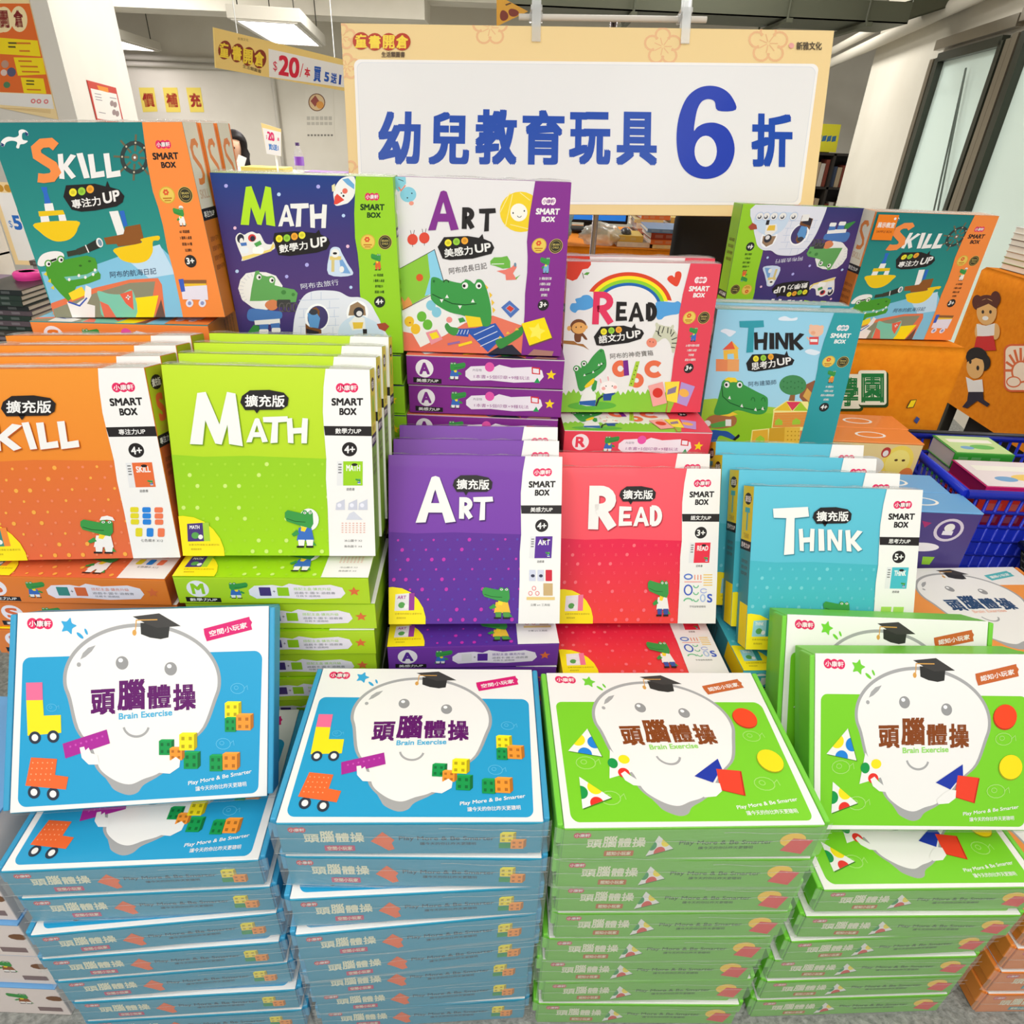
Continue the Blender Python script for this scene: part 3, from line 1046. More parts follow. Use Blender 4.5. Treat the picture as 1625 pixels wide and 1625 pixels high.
def eye(A, x, y, r, dx=0.25, dy=0.1, lid=CG):
    A.ell(x, y, r * 1.5, r * 1.6, lid, n=16)
    A.ell(x, y, r, r * 1.1, WHITE, n=16)
    A.ell(x + r * dx, y + r * dy, r * .5, r * .55, BLACK, n=12)


def up_bubble(A, pts, dots, dr, zh, zbl, zbr, ztl, up):
    A.poly(pts, BLACK)
    for (x, y), c in zip(dots, ((240, 225, 50), (150, 205, 60), (240, 165, 50), (235, 225, 60))):
        A.ell(x, y, dr, dr * 1.05, c, n=16)
        A.ell(x, y, dr * .55, dr * .5, tuple(int(v * .88) for v in c), n=10)
    A.text(zh, zbl, zbr, ztl, WHITE, 0.02)
    A.text('UP', *up, WHITE, 0.035)


def s_skill(A):
    A.poly([(300, 1130), (700, 1080), (900, 1010), (1200, 960), (1300, 1060), (1400, 1480), (380, 1480)], (130, 195, 225))
    A.poly([(900, 1010), (1180, 930), (1300, 1150), (1100, 1180)], (190, 220, 240))
    # gull
    A.blob([(20, 190), (40, 165), (75, 150), (120, 155), (150, 140), (150, 110), (175, 98), (205, 108), (220, 130), (210, 145), (195, 120), (175, 130), (178, 170), (215, 180), (190, 200), (160, 205), (150, 232), (130, 225), (138, 190), (100, 178), (60, 190), (40, 220), (22, 215)], WHITE)
    A.poly([(196, 112), (220, 128), (212, 148), (198, 136)], (40, 60, 110))
    A.poly([(20, 190), (45, 205), (38, 222), (22, 216)], (40, 60, 110))
    # toy ship
    A.poly([(305, 510), (350, 508), (352, 545), (378, 625), (332, 630), (325, 560)], (45, 105, 195))
    A.poly([(328, 630), (390, 625), (402, 680), (336, 688)], WHITE)
    A.poly([(284, 685), (465, 676), (480, 710), (290, 722)], (232, 195, 20))
    A.poly([(298, 722), (358, 718), (370, 770), (305, 776)], WHITE)
    A.poly([(430, 712), (480, 708), (494, 762), (440, 768)], WHITE)
    A.blob([(258, 772), (565, 755), (572, 810), (548, 860), (500, 895), (430, 906), (370, 890), (300, 840)], (240, 200, 20))
    A.poly([(805, 688), (870, 682), (925, 850), (865, 862)], WHITE)
    A.poly([(880, 685), (915, 680), (942, 790), (912, 800)], (45, 105, 195))
    A.poly([(765, 880), (910, 855), (925, 800), (1035, 780), (1060, 880), (1035, 925), (870, 945), (860, 925), (785, 930)], (140, 85, 35))
    A.blob([(845, 960), (1040, 920), (1040, 890), (1160, 866), (1182, 880), (1170, 900), (1130, 908), (1128, 985), (1085, 1050), (1000, 1068), (910, 1050), (865, 1010)], (240, 200, 20))
    # wheel
    for k in range(8):
        t = math.radians(45 * k + 3)
        A.line([(992 + 40 * math.cos(t), 298 + 45 * math.sin(t)), (992 + 155 * math.cos(t), 298 + 165 * math.sin(t))], 15, (105, 100, 75), same=k > 0)
    A.arc(992, 298, 92, 105, 0, 360, 30, (50, 62, 60))
    for k in range(8):
        t = math.radians(45 * k + 3)
        A.ell(992 + 92 * math.cos(t), 298 + 105 * math.sin(t), 7, 8, (200, 190, 160), n=8, same=k > 0)
    A.ell(992, 298, 24, 27, (120, 100, 80))
    A.ell(992, 298, 9, 10, WHITE, n=10)
    # boat, map
    A.poly([(365, 1395), (370, 1365), (700, 1250), (960, 1190), (1170, 1180), (1200, 1230), (1228, 1475), (400, 1475)], (228, 120, 80))
    A.poly([(385, 1410), (700, 1290), (960, 1215), (1150, 1205), (1130, 1330), (1150, 1475), (400, 1475)], (140, 140, 115))
    A.poly([(985, 1330), (1175, 1310), (1140, 1475), (1000, 1475)], (248, 225, 20))
    A.poly([(1150, 1475), (1195, 1340), (1228, 1475)], (105, 80, 70))
    A.blob([(718, 1275), (800, 1295), (890, 1300), (980, 1270), (1005, 1475), (770, 1475), (735, 1350)], (125, 200, 175))
    A.poly([(885, 1300), (978, 1270), (990, 1420), (930, 1370)], (230, 100, 75))
    A.poly([(735, 1350), (800, 1380), (860, 1475), (770, 1475)], (230, 110, 85))
    A.line([(930, 1325), (965, 1320)], 9, WHITE)
    A.line([(945, 1305), (950, 1342)], 9, WHITE, same=True)
    # crocodile
    A.blob([(275, 1075), (285, 1030), (320, 995), (380, 978), (440, 980), (468, 1000), (462, 1030), (380, 1060), (310, 1088)], WHITE)
    A.line([(362, 1052), (415, 1035)], 16, BLACK)
    A.poly([(335, 1130), (340, 1080), (380, 1060), (440, 1035), (480, 1040), (520, 1030), (640, 1010), (700, 1030), (716, 1070), (718, 1120), (742, 1150), (740, 1185), (660, 1215), (560, 1240), (520, 1330), (500, 1350), (440, 1290), (360, 1195)], (75, 155, 45))
    A.poly([(470, 1168), (560, 1160), (640, 1148), (718, 1110), (720, 1135), (640, 1175), (540, 1190), (490, 1195)], (120, 190, 180))
    for x, y in ((508, 1188), (580, 1158), (628, 1172), (686, 1150), (700, 1118)):
        A.ell(x, y, 10, 12, WHITE, n=10, same=x > 508)
    eye(A, 354, 1070, 19, lid=(75, 155, 45))
    eye(A, 447, 1040, 19, lid=(75, 155, 45))
    for x, y in ((592, 1085), (660, 1052)):
        A.ell(x, y, 12, 8, (50, 105, 35), n=10)
    for x, y in ((332, 1148), (362, 1200), (385, 1250)):
        A.poly([(x + 8, y - 20), (x - 16, y), (x + 12, y + 14)], (225, 205, 60))
    A.poly([(502, 1290), (600, 1240), (640, 1300), (530, 1345)], (248, 215, 45))
    A.poly([(490, 1355), (560, 1370), (620, 1330), (630, 1230), (672, 1250), (672, 1310), (640, 1370), (700, 1385), (700, 1475), (530, 1475)], WHITE)
    A.line([(500, 1355), (585, 1385), (640, 1325)], 12, (60, 90, 180))
    # telescope
    A.poly([(490, 980), (570, 965), (585, 1000), (500, 1018)], (55, 60, 45))
    A.poly([(562, 962), (630, 935), (650, 985), (580, 1005)], (58, 60, 48))
    A.poly([(632, 935), (712, 890), (745, 950), (655, 985)], (45, 48, 42))
    A.line([(630, 932), (655, 988)], 8, WHITE)
    A.ell(735, 915, 24, 36, WHITE, rot=-20)
    A.ell(738, 915, 14, 26, (120, 150, 165), rot=-20)
    A.text('阿布的航海日記', (815, 1178), (1160, 1150), (808, 1130), (60, 75, 100), 0.0)
    for ch, *r in (('K', 432, 270, 566, 452), ('i', 568, 264, 665, 448), ('L', 650, 272, 775, 448), ('L', 764, 266, 892, 446)):
        A.glyph(ch, *r, 40, WHITE)
    A.glyph('S', 238, 158, 452, 480, 66, (242, 142, 72))
    up_bubble(A, [(490, 497), (700, 485), (780, 505), (792, 465), (812, 510), (880, 530), (918, 575), (905, 620), (860, 650), (700, 680), (600, 688), (530, 672), (470, 580)],
              ((541, 548), (605, 540), (667, 525)), 28, '專注力', (540, 668), (750, 640), (525, 602), ((768, 632), (890, 608), (755, 552)))


def s_math(A):
    for x, y, r, c in ((163, 190, 15, 0), (587, 254, 15, 1), (905, 190, 16, 0), (1114, 420, 14, 1), (237, 522, 13, 2), (1152, 666, 14, 2), (820, 814, 16, 0), (257, 864, 14, 1), (657, 907, 14, 0), (1182, 995, 13, 1)):
        A.ell(x, y, r, r, ((175, 170, 235), (185, 210, 245), (235, 190, 215))[c], n=14)
    # rocket
    A.blob([(1035, 290), (1030, 230), (1060, 160), (1110, 115), (1200, 110), (1205, 240), (1160, 310), (1115, 330), (1050, 340)], WHITE)
    A.poly([(1040, 270), (1060, 245), (1120, 295), (1060, 330), (1035, 330)], (228, 75, 60))
    A.poly([(1100, 130), (1150, 120), (1200, 170), (1200, 210), (1140, 170)], (110, 170, 215))
    A.ell(1124, 223, 22, 22, (230, 110, 90))
    A.ell(1112, 262, 9, 9, BLACK, n=10)
    A.ell(1095, 240, 6, 6, BLACK, n=10)
    A.poly([(1015, 180), (1040, 165), (1045, 220), (1020, 230)], (235, 225, 170))
    # penguins on a sledge
    A.blob([(250, 640), (245, 590), (275, 560), (310, 575), (340, 560), (375, 550), (410, 565), (440, 570), (480, 640), (530, 650), (545, 630), (560, 670), (530, 700), (310, 780), (295, 750)], WHITE)
    A.ell(283, 605, 28, 36, (45, 45, 60))
    A.ell(290, 622, 15, 22, WHITE, n=12)
    A.ell(375, 600, 32, 30, (215, 60, 60))
    A.ell(380, 605, 20, 22, (45, 45, 60))
    A.poly([(280, 640), (330, 635), (335, 660), (290, 665)], (75, 120, 190))
    A.poly([(390, 645), (440, 620), (455, 650), (410, 672)], (80, 160, 80))
    A.poly([(295, 750), (520, 690), (545, 640), (560, 665), (530, 705), (305, 778)], (240, 215, 120))
    A.rrect(380, 672, 470, 725, 20, (250, 250, 245))
    A.rrect(280, 672, 350, 722, 20, (235, 240, 245))
    # little iceberg
    A.blob([(998, 890), (1005, 720), (1020, 680), (1050, 670), (1085, 680), (1105, 720), (1150, 800), (1195, 895)], (205, 220, 240))
    A.poly([(1085, 770), (1110, 770), (1180, 885), (1100, 880)], (120, 165, 215))
    A.rect(1005, 745, 1100, 775, (225, 200, 120))
    A.rect(1020, 775, 1045, 870, (215, 195, 130))
    A.ell(1050, 720, 35, 35, WHITE)
    A.ell(1048, 722, 18, 10, BLACK, n=10)
    A.ell(1105, 850, 20, 26, WHITE, n=12)
    # crocodile in a fur hood with a camera
    A.poly([(268, 1000), (285, 930), (330, 880), (400, 868), (490, 872), (570, 900), (625, 980), (600, 1090), (540, 1160), (460, 1180), (380, 1150), (300, 1090)], WHITE)
    for k in range(9):
        t = math.radians(110 + 14 * k)
        A.line([(420 + 110 * math.cos(t), 1010 - 110 * math.sin(t)), (420 + 145 * math.cos(t), 1010 - 138 * math.sin(t))], 5, (210, 210, 215), same=k > 0)
    A.blob([(345, 1240), (350, 1175), (400, 1160), (560, 1180), (620, 1190), (600, 1250), (400, 1262)], (75, 120, 185))
    A.poly([(400, 1255), (605, 1242), (608, 1285), (405, 1290)], WHITE)
    A.poly([(440, 1288), (515, 1285), (510, 1335), (445, 1335)], (75, 120, 185))
    A.poly([(530, 1282), (605, 1275), (608, 1325), (540, 1328)], (75, 120, 185))
    A.rrect(440, 1325, 515, 1362, 12, WHITE)
    A.rrect(540, 1315, 612, 1352, 12, WHITE)
    A.poly([(340, 1362), (395, 1290), (440, 1300), (440, 1340), (360, 1365)], (60, 140, 65))
    A.poly([(362, 1100), (375, 1000), (395, 900), (405, 862), (435, 858), (440, 890), (500, 905), (540, 900), (565, 940), (560, 975), (640, 995), (720, 1010), (748, 1040), (735, 1110), (620, 1115), (520, 1095), (450, 1100)], (100, 165, 90))
    eye(A, 433, 910, 20, lid=(100, 165, 90))
    eye(A, 537, 935, 20, lid=(100, 165, 90))
    A.ell(634, 1032, 20, 18, (70, 130, 65))
    A.ell(712, 1050, 14, 14, (70, 130, 65))
    A.blob([(485, 1140), (500, 1105), (550, 1090), (585, 1110), (580, 1160), (530, 1175)], (215, 130, 85))
    A.rrect(580, 1090, 690, 1150, 10, (62, 62, 62))
    for k in range(5):
        A.arc(620 + 28 * k, 1152, 20, 34, 0, 360, 8, (70, 66, 66) if k % 2 else (95, 90, 88), n=12)
    A.text('阿布去旅行', (778, 1010), (1085, 975), (768, 965), (225, 225, 240), 0.0)
    for ch, *r in (('A', 585, 335, 715, 508), ('T', 680, 322, 832, 512), ('H', 838, 330, 978, 520)):
        A.glyph(ch, *r, 40, WHITE)
    A.glyph('M', 283, 190, 562, 508, 60, (180, 225, 40))
    up_bubble(A, [(555, 560), (720, 545), (890, 560), (915, 532), (930, 570), (990, 600), (1008, 640), (980, 690), (900, 715), (680, 742), (590, 735), (545, 610)],
              ((594, 605), (656, 600), (717, 587), (778, 577)), 28, '數學力', (600, 720), (830, 688), (590, 655), ((852, 682), (985, 662), (845, 604)))


def igloo(A):
    # igloo
    A.blob([(715, 1500), (718, 1290), (745, 1160), (800, 1060), (880, 1022), (1000, 1018), (1090, 1030), (1170, 1070), (1260, 1075), (1340, 1120), (1390, 1200), (1440, 1300), (1490, 1520), (760, 1520)], (228, 230, 240))
    for y in (1095, 1165, 1235, 1305, 1375):
        A.line([(760, y), (1090, y - 8)], 4, (190, 200, 225))
    for x, y in ((860, 1060), (940, 1060), (1010, 1130), (800, 1200), (1050, 1200), (780, 1340), (1040, 1340), (1060, 1270)):
        A.line([(x, y - 30), (x, y + 35)], 4, (190, 200, 225))
    A.ell(910, 1235, 100, 112, (250, 250, 252))
    A.ell(915, 1235, 84, 95, (70, 60, 110))
    A.poly([(880, 1290), (870, 1160), (900, 1150), (930, 1180), (925, 1300)], (125, 80, 40))
    A.poly([(830, 1200), (900, 1190), (935, 1240), (920, 1320), (850, 1310)], (95, 150, 205))
    A.ell(880, 1190, 34, 24, (60, 60, 70))
    A.poly([(815, 1280), (850, 1310), (945, 1330), (950, 1420), (820, 1390)], (120, 75, 40))
    A.poly([(820, 1320), (930, 1350), (900, 1400), (830, 1390)], (45, 40, 50))
    A.poly([(865, 1370), (945, 1365), (945, 1430), (870, 1430)], WHITE)
    A.ell(1240, 1200, 90, 100, (250, 250, 252))
    A.poly([(1165, 1220), (1180, 1140), (1240, 1110), (1300, 1150), (1310, 1220)], (155, 125, 95))
    A.blob([(1080, 1400), (1095, 1310), (1150, 1250), (1240, 1215), (1320, 1240), (1420, 1300), (1440, 1420), (1090, 1450)], (205, 222, 240))
    A.poly([(1170, 1280), (1230, 1215), (1300, 1240), (1310, 1330), (1200, 1340)], WHITE)
    A.ell(1250, 1195, 42, 42, (50, 48, 55))
    A.ell(1255, 1205, 24, 22, (230, 225, 225))
    A.poly([(1200, 1275), (1290, 1275), (1280, 1325), (1210, 1328)], (235, 195, 70))
    A.poly([(1285, 1330), (1320, 1330), (1322, 1375), (1288, 1378)], (45, 40, 45))
    A.poly([(1400, 1290), (1470, 1280), (1505, 1310), (1470, 1350), (1420, 1330)], (170, 75, 55))
    for x in (1040, 1160, 1255, 1340, 1410):
        A.ell(x, 1412, 46, 42, (190, 205, 230))
        A.ell(x, 1412, 38, 34, WHITE)
        A.ell(x, 1405, 20, 18, (60, 60, 75))
        A.ell(x + 4, 1412, 12, 12, WHITE, n=10)


def s_art(A):
    A.poly([(150, 1530), (145, 1370), (300, 1400), (640, 1300), (860, 1240), (1120, 1330), (1130, 1560)], (232, 120, 95))
    A.poly([(50, 100), (155, 105), (160, 160), (100, 230), (65, 190)], (135, 200, 220))
    A.ell(178, 252, 66, 64, (135, 200, 220), rot=20)
    A.line([(100, 190), (120, 220), (155, 175)], 10, (230, 130, 110))
    A.ell(172, 280, 6, 6, BLACK, n=8)
    A.ell(208, 242, 6, 6, BLACK, n=8)
    A.ell(205, 325, 20, 18, (238, 150, 130), n=10)
    A.line([(95, 122), (140, 140)], 5, BLACK)
    # sun cut by the strip
    A.ell(1085, 395, 168, 168, (238, 205, 40))
    for a, b in (((920, 400), (1000, 235)), ((960, 520), (1020, 250)), ((1080, 235), (1160, 300)), ((1000, 500), (1160, 540))):
        A.line([a, b], 6, (248, 230, 150), same=False)
    A.ell(1070, 400, 68, 74, (245, 240, 228))
    A.ell(1024, 405, 6, 8, BLACK, n=8)
    A.ell(1114, 388, 6, 8, BLACK, n=8)
    A.arc(1074, 425, 16, 16, 10, 170, 5, BLACK, n=8)
    for x, y in ((218, 625), (312, 612)):
        A.ell(x, y, 42, 46, (222, 75, 55))
        A.line([(x - 12, y - 45), (x - 18, y - 75)], 4, (90, 60, 60))
        A.line([(x + 8, y - 45), (x + 14, y - 78)], 4, (90, 60, 60))
        A.line([(x, y + 40), (x + 2, y + 62)], 4, (90, 60, 60))
    # paintings
    A.poly([(105, 870), (395, 708), (465, 950), (350, 1080), (130, 1205)], (140, 195, 60))
    A.poly([(340, 745), (395, 708), (465, 960), (370, 1070), (320, 1085), (362, 930)], (140, 205, 230))
    A.line([(105, 870), (395, 708), (468, 960)], 5, BLACK)
    A.ell(278, 936, 28, 30, (218, 90, 40))
    A.poly([(130, 1080), (160, 1130), (190, 1090), (215, 1130), (225, 1160), (150, 1200)], (225, 150, 80))
    A.poly([(132, 1225), (372, 1080), (640, 1300), (480, 1400), (290, 1495)], WHITE)
    A.line([(130, 1205), (372, 1078)], 5, BLACK)
    for (x, y, c) in ((200, 1290, (240, 190, 50)), (250, 1350, (240, 190, 50)), (298, 1250, (110, 185, 60)), (345, 1315, (110, 185, 60)), (370, 1160, (135, 200, 220)), (415, 1215, (135, 200, 220))):
        A.ell(x, y, 38, 42, c)
    A.ell(205, 1300, 8, 5, (180, 70, 60), n=8)
    # little croc doll
    A.poly([(840, 800), (870, 770), (930, 768), (975, 758), (998, 800), (1000, 855), (940, 862), (880, 840), (842, 830)], (110, 180, 70))
    A.poly([(890, 880), (960, 870), (1010, 850), (1040, 815), (1050, 850), (1020, 900), (1050, 950), (965, 955), (960, 910)], (232, 125, 110))
    A.line([(850, 825), (950, 822)], 6, WHITE)
    A.ell(1038, 830, 10, 18, (110, 140, 160))
    A.poly([(1040, 935), (1080, 910), (1060, 930), (1045, 950)], (110, 180, 70))
    A.poly([(925, 1175), (992, 1118), (1070, 1190), (1000, 1258)], (80, 115, 185))
    A.poly([(958, 1180), (992, 1150), (1035, 1185), (1000, 1222)], (150, 165, 205))
    A.poly([(965, 1182), (992, 1158), (1028, 1184), (1000, 1210)], (215, 65, 50))
    A.poly([(330, 1378), (420, 1352), (465, 1430), (375, 1475)], (235, 150, 160))
    A.poly([(358, 1388), (415, 1370), (440, 1415), (382, 1432)], (248, 220, 40))
    # crocodile
    A.poly([(630, 1345), (720, 1340), (880, 1300), (960, 1420), (890, 1460), (820, 1530), (690, 1400)], (50, 90, 175))
    A.poly([(565, 1400), (590, 1345), (680, 1345), (665, 1410)], (50, 90, 175))
    for i in range(3):
        A.line([(710 + 25 * i, 1395 + 45 * i), (870 + 25 * i, 1320 + 45 * i)], 6, (220, 225, 240), same=i > 0)
    for i in range(4):
        A.line([(578 + 26 * i, 1390), (595 + 24 * i, 1355)], 5, (220, 225, 240), same=i > 0)
    A.blob([(480, 1330), (500, 1300), (530, 1330), (590, 1345), (565, 1400), (510, 1380)], (70, 150, 70))
    A.ell(516, 1275, 24, 24, (238, 145, 140))
    A.poly([(820, 1540), (900, 1490), (1010, 1470), (1085, 1545), (1085, 1560), (830, 1560)], (45, 45, 60))
    A.blob([(880, 1440), (930, 1420), (1010, 1380), (1095, 1320), (1090, 1390), (1010, 1450), (930, 1500), (900, 1490)], (60, 140, 65))
    for x, y in ((900, 1425), (960, 1390), (1030, 1360)):
        A.poly([(x, y), (x + 15, y - 25), (x + 35, y - 8)], (235, 190, 70))
    for x, y in ((800, 1010), (832, 1070), (848, 1130), (856, 1190)):
        A.poly([(x, y - 20), (x + 24, y + 5), (x + 4, y + 30)], (240, 195, 60))
    A.blob([(368, 1090), (368, 960), (385, 932), (430, 940), (460, 960), (490, 950), (530, 965), (620, 980), (640, 950), (680, 960), (715, 985), (735, 950), (780, 960), (815, 1040), (845, 1180), (840, 1310), (770, 1320), (640, 1245), (520, 1215), (420, 1160), (380, 1120)], CG)
    eye(A, 640, 1000, 24, -.3, .1)
    eye(A, 748, 1000, 24, .1, .1)
    A.ell(392, 965, 10, 12, CGD, n=10)
    A.arc(490, 975, 20, 20, 180, 360, 7, BLACK, n=10)
    A.line([(380, 1070), (440, 1100), (540, 1145), (640, 1155), (730, 1145)], 7, (25, 70, 35))
    for x, y, s in ((455, 1110, 1), (497, 1100, -1), (600, 1160, 1), (702, 1135, -1)):
        A.poly([(x - 15, y), (x + 15, y), (x, y + 28 * s)], WHITE)
    A.poly([(640, 1240), (760, 1255), (780, 1325), (668, 1335)], (245, 210, 40))
    A.poly([(585, 1265), (625, 1255), (645, 1285), (600, 1300)], CG)
    A.line([(590, 1480), (695, 1450)], 20, (248, 215, 40))
    A.line([(505, 1470), (600, 1450)], 16, (150, 110, 170))
    A.text('阿布成長日記', (515, 910), (815, 862), (508, 858), (95, 90, 90), 0.0)
    for ch, *r in (('R', 612, 358, 718, 545), ('T', 750, 365, 886, 558)):
        A.glyph(ch, *r, 40, BLACK)
    A.glyph('A', 342, 218, 588, 550, 60, (130, 45, 140))
    up_bubble(A, [(470, 605), (660, 595), (750, 610), (778, 578), (788, 618), (850, 645), (872, 690), (850, 740), (700, 780), (520, 792), (460, 780), (420, 685)],
              ((504, 652), (570, 642), (636, 634)), 28, '美感力', (478, 772), (705, 745), (468, 702), ((722, 735), (848, 720), (715, 665)))


def s_read(A):
    # meadow
    pts = [(40, 1490), (45, 1310)]
    for i in range(46):
        pts.append((55 + 21 * i, 1310 + (20 if i % 2 else -12) + 14 * math.sin(i * .8)))
    A.poly(pts + [(1040, 1310), (1000, 1490)], (140, 200, 60))
    # heart-shaped apple, heart
    A.poly([(85, 130), (298, 138), (300, 170), (275, 205), (225, 215), (205, 260), (180, 305), (140, 322), (80, 300)], (222, 62, 40))
    A.poly([(235, 262), (262, 240), (292, 242), (272, 268)], (90, 160, 60))
    A.line([(225, 245), (240, 300)], 6, (100, 70, 40))
    A.blob([(985, 305), (1000, 275), (1030, 268), (1050, 285), (1060, 240), (1090, 228), (1112, 245), (1110, 290), (1075, 370), (1020, 345)], (226, 72, 48))
    for k, (c, r) in enumerate((((218, 70, 35), 0), ((248, 228, 30), 36), ((140, 205, 45), 68), ((30, 100, 175), 100))):
        A.poly([(640 + (390 - r) * math.cos(math.radians(a)), 560 - (322 - r) * math.sin(math.radians(a))) for a in range(10, 158, 4)], c)
    A.poly([(640 + 262 * math.cos(math.radians(a)), 560 - 194 * math.sin(math.radians(a))) for a in range(0, 181, 6)] + [(360, 620), (930, 620)], (236, 232, 230))
    for l in (((125, 570), (140, 530), (180, 525), (170, 490), (215, 475), (240, 455), (290, 455), (330, 500), (325, 560), (260, 590), (200, 590), (175, 615), (140, 600)),
              ((880, 560), (890, 515), (960, 512), (1040, 520), (1080, 508), (1112, 540), (1110, 590), (1080, 625), (1020, 635), (960, 650), (930, 675), (890, 665))):
        A.blob(l, (85, 160, 220))
    # monkey
    A.poly([(50, 862), (170, 868), (200, 890), (250, 895), (305, 948), (255, 920), (200, 905), (50, 890)], (165, 110, 55))
    A.blob([(180, 870), (175, 800), (235, 790), (285, 850), (265, 855), (235, 825), (225, 875)], (120, 70, 40))
    A.ell(205, 740, 72, 68, (120, 70, 40))
    A.ell(210, 752, 62, 52, (232, 170, 95))
    A.ell(125, 755, 18, 22, (232, 170, 95))
    A.ell(272, 745, 14, 18, (232, 170, 95))
    A.ell(185, 745, 6, 7, BLACK, n=8)
    A.ell(228, 742, 6, 7, BLACK, n=8)
    # zebra
    A.blob([(880, 770), (885, 720), (915, 722), (960, 735), (1015, 745), (1060, 790), (1075, 840), (1060, 920), (1030, 980), (1010, 900), (975, 850), (940, 850), (895, 880), (850, 850)], (205, 205, 180))
    for a, b in (((920, 735), (900, 800)), ((955, 740), (935, 800)), ((990, 748), (985, 800)), ((1020, 760), (1010, 810)), ((1045, 790), (1015, 830)), ((1068, 840), (1020, 860)), ((1065, 890), (1020, 890)), ((1050, 930), (1015, 925)), ((900, 810), (930, 830)), ((880, 780), (910, 790))):
        A.line([a, b], 9, (75, 75, 65))
    A.ell(845, 885, 46, 42, (235, 140, 115))
    A.ell(892, 728, 14, 24, (205, 205, 180), rot=-10)
    A.ell(1028, 745, 13, 22, (205, 205, 180), rot=20)
    A.ell(905, 800, 8, 9, BLACK, n=10)
    A.ell(830, 875, 5, 7, (150, 80, 70), n=8)
    A.ell(858, 880, 5, 7, (150, 80, 70), n=8)
    # letters
    A.arc(575, 1112, 48, 50, 20, 345, 46, (232, 112, 75))
    A.poly([(598, 1042), (640, 1038), (652, 1170), (608, 1176)], (120, 40, 140))
    A.arc(715, 1215, 42, 42, -110, 130, 42, (232, 112, 75))
    A.poly([(708, 1050), (742, 1048), (688, 1268), (648, 1262)], (170, 205, 60))
    for k in range(5):
        A.ell(718 - 12 * k, 1090 + 38 * k, 6, 6, (60, 70, 30), n=6)
    A.arc(868, 1118, 62, 54, 40, 320, 46, (232, 112, 75))
    # crocodile and rabbit
    A.ell(340, 1428, 205, 36, (95, 175, 60))
    A.poly([(230, 1415), (262, 1300), (300, 1275), (350, 1290), (372, 1340), (368, 1430), (290, 1430)], WHITE)
    A.poly([(232, 1390), (372, 1380), (365, 1432), (300, 1425), (235, 1418)], (45, 95, 170))
    A.poly([(330, 1280), (350, 1205), (380, 1220), (370, 1290), (345, 1310)], CG)
    A.blob([(180, 1110), (185, 1085), (215, 1085), (240, 1105), (245, 1060), (275, 1050), (290, 1070), (330, 1010), (390, 945), (420, 942), (435, 965), (455, 1060), (440, 1120), (360, 1190), (310, 1240), (260, 1300), (225, 1290), (200, 1200)], CG)
    A.blob([(275, 1260), (330, 1205), (355, 1195), (345, 1240), (290, 1275)], (245, 205, 40))
    eye(A, 198, 1110, 18, -.1, .1)
    eye(A, 262, 1068, 18, 0, 0)
    A.line([(265, 1165), (330, 1145), (390, 1110), (435, 1060)], 6, (25, 80, 40))
    for x, y in ((270, 1165), (343, 1140), (390, 1078), (412, 1068)):
        A.poly([(x - 10, y + 10), (x + 10, y + 6), (x - 2, y - 12)], WHITE)
    A.ell(405, 958, 7, 9, CGD, n=8)
    for x, y in ((408, 1215), (472, 1195)):
        A.ell(x, y, 16, 34, WHITE, rot=-12)
        A.ell(x, y + 2, 7, 22, (240, 170, 175), rot=-12, n=12)
    A.ell(478, 1275, 76, 56, (250, 240, 238))
    for x, y in ((434, 1282), (532, 1272)):
        A.ell(x, y, 17, 15, (240, 170, 165), n=12)
    for x in (455, 508):
        A.ell(x, 1262, 5, 6, BLACK, n=8)
    A.poly([(430, 1330), (520, 1320), (540, 1325), (505, 1345), (498, 1385), (435, 1385)], (40, 75, 150))
    A.line([(428, 1345), (395, 1370), (372, 1430)], 16, (45, 50, 50))
    # cards
    A.poly([(815, 1262), (940, 1228), (975, 1410), (855, 1440)], (240, 165, 160))
    A.poly([(958, 1230), (1085, 1225), (1062, 1410), (975, 1390)], (245, 220, 70))
    A.poly([(1100, 1230), (1218, 1270), (1145, 1440), (1060, 1410)], (180, 150, 210))
    A.ell(896, 1322, 44, 42, (215, 55, 45))
    A.poly([(985, 1295), (1060, 1265), (1050, 1320), (975, 1340)], (140, 125, 150))
    A.ell(1122, 1325, 44, 34, (240, 180, 80), rot=20)
    A.text('apple', (880, 1400), (945, 1382), (876, 1380), (120, 60, 60), 0.0)
    A.text('阿布的神奇寶箱', (488, 1028), (860, 998), (482, 980), (110, 105, 100), 0.0)
    for ch, *r in (('E', 528, 512, 628, 690), ('A', 640, 518, 778, 695), ('D', 792, 518, 892, 692)):
        A.glyph(ch, *r, 42, BLACK)
    A.glyph('R', 322, 420, 515, 728, 58, (228, 55, 95))
    up_bubble(A, [(400, 740), (600, 730), (670, 750), (696, 712), (706, 752), (760, 770), (778, 800), (750, 850), (640, 885), (420, 912), (365, 905), (340, 830)],
              ((426, 785), (492, 775), (556, 768)), 28, '語文力', (386, 892), (612, 862), (380, 822), ((628, 850), (752, 835), (620, 785)))


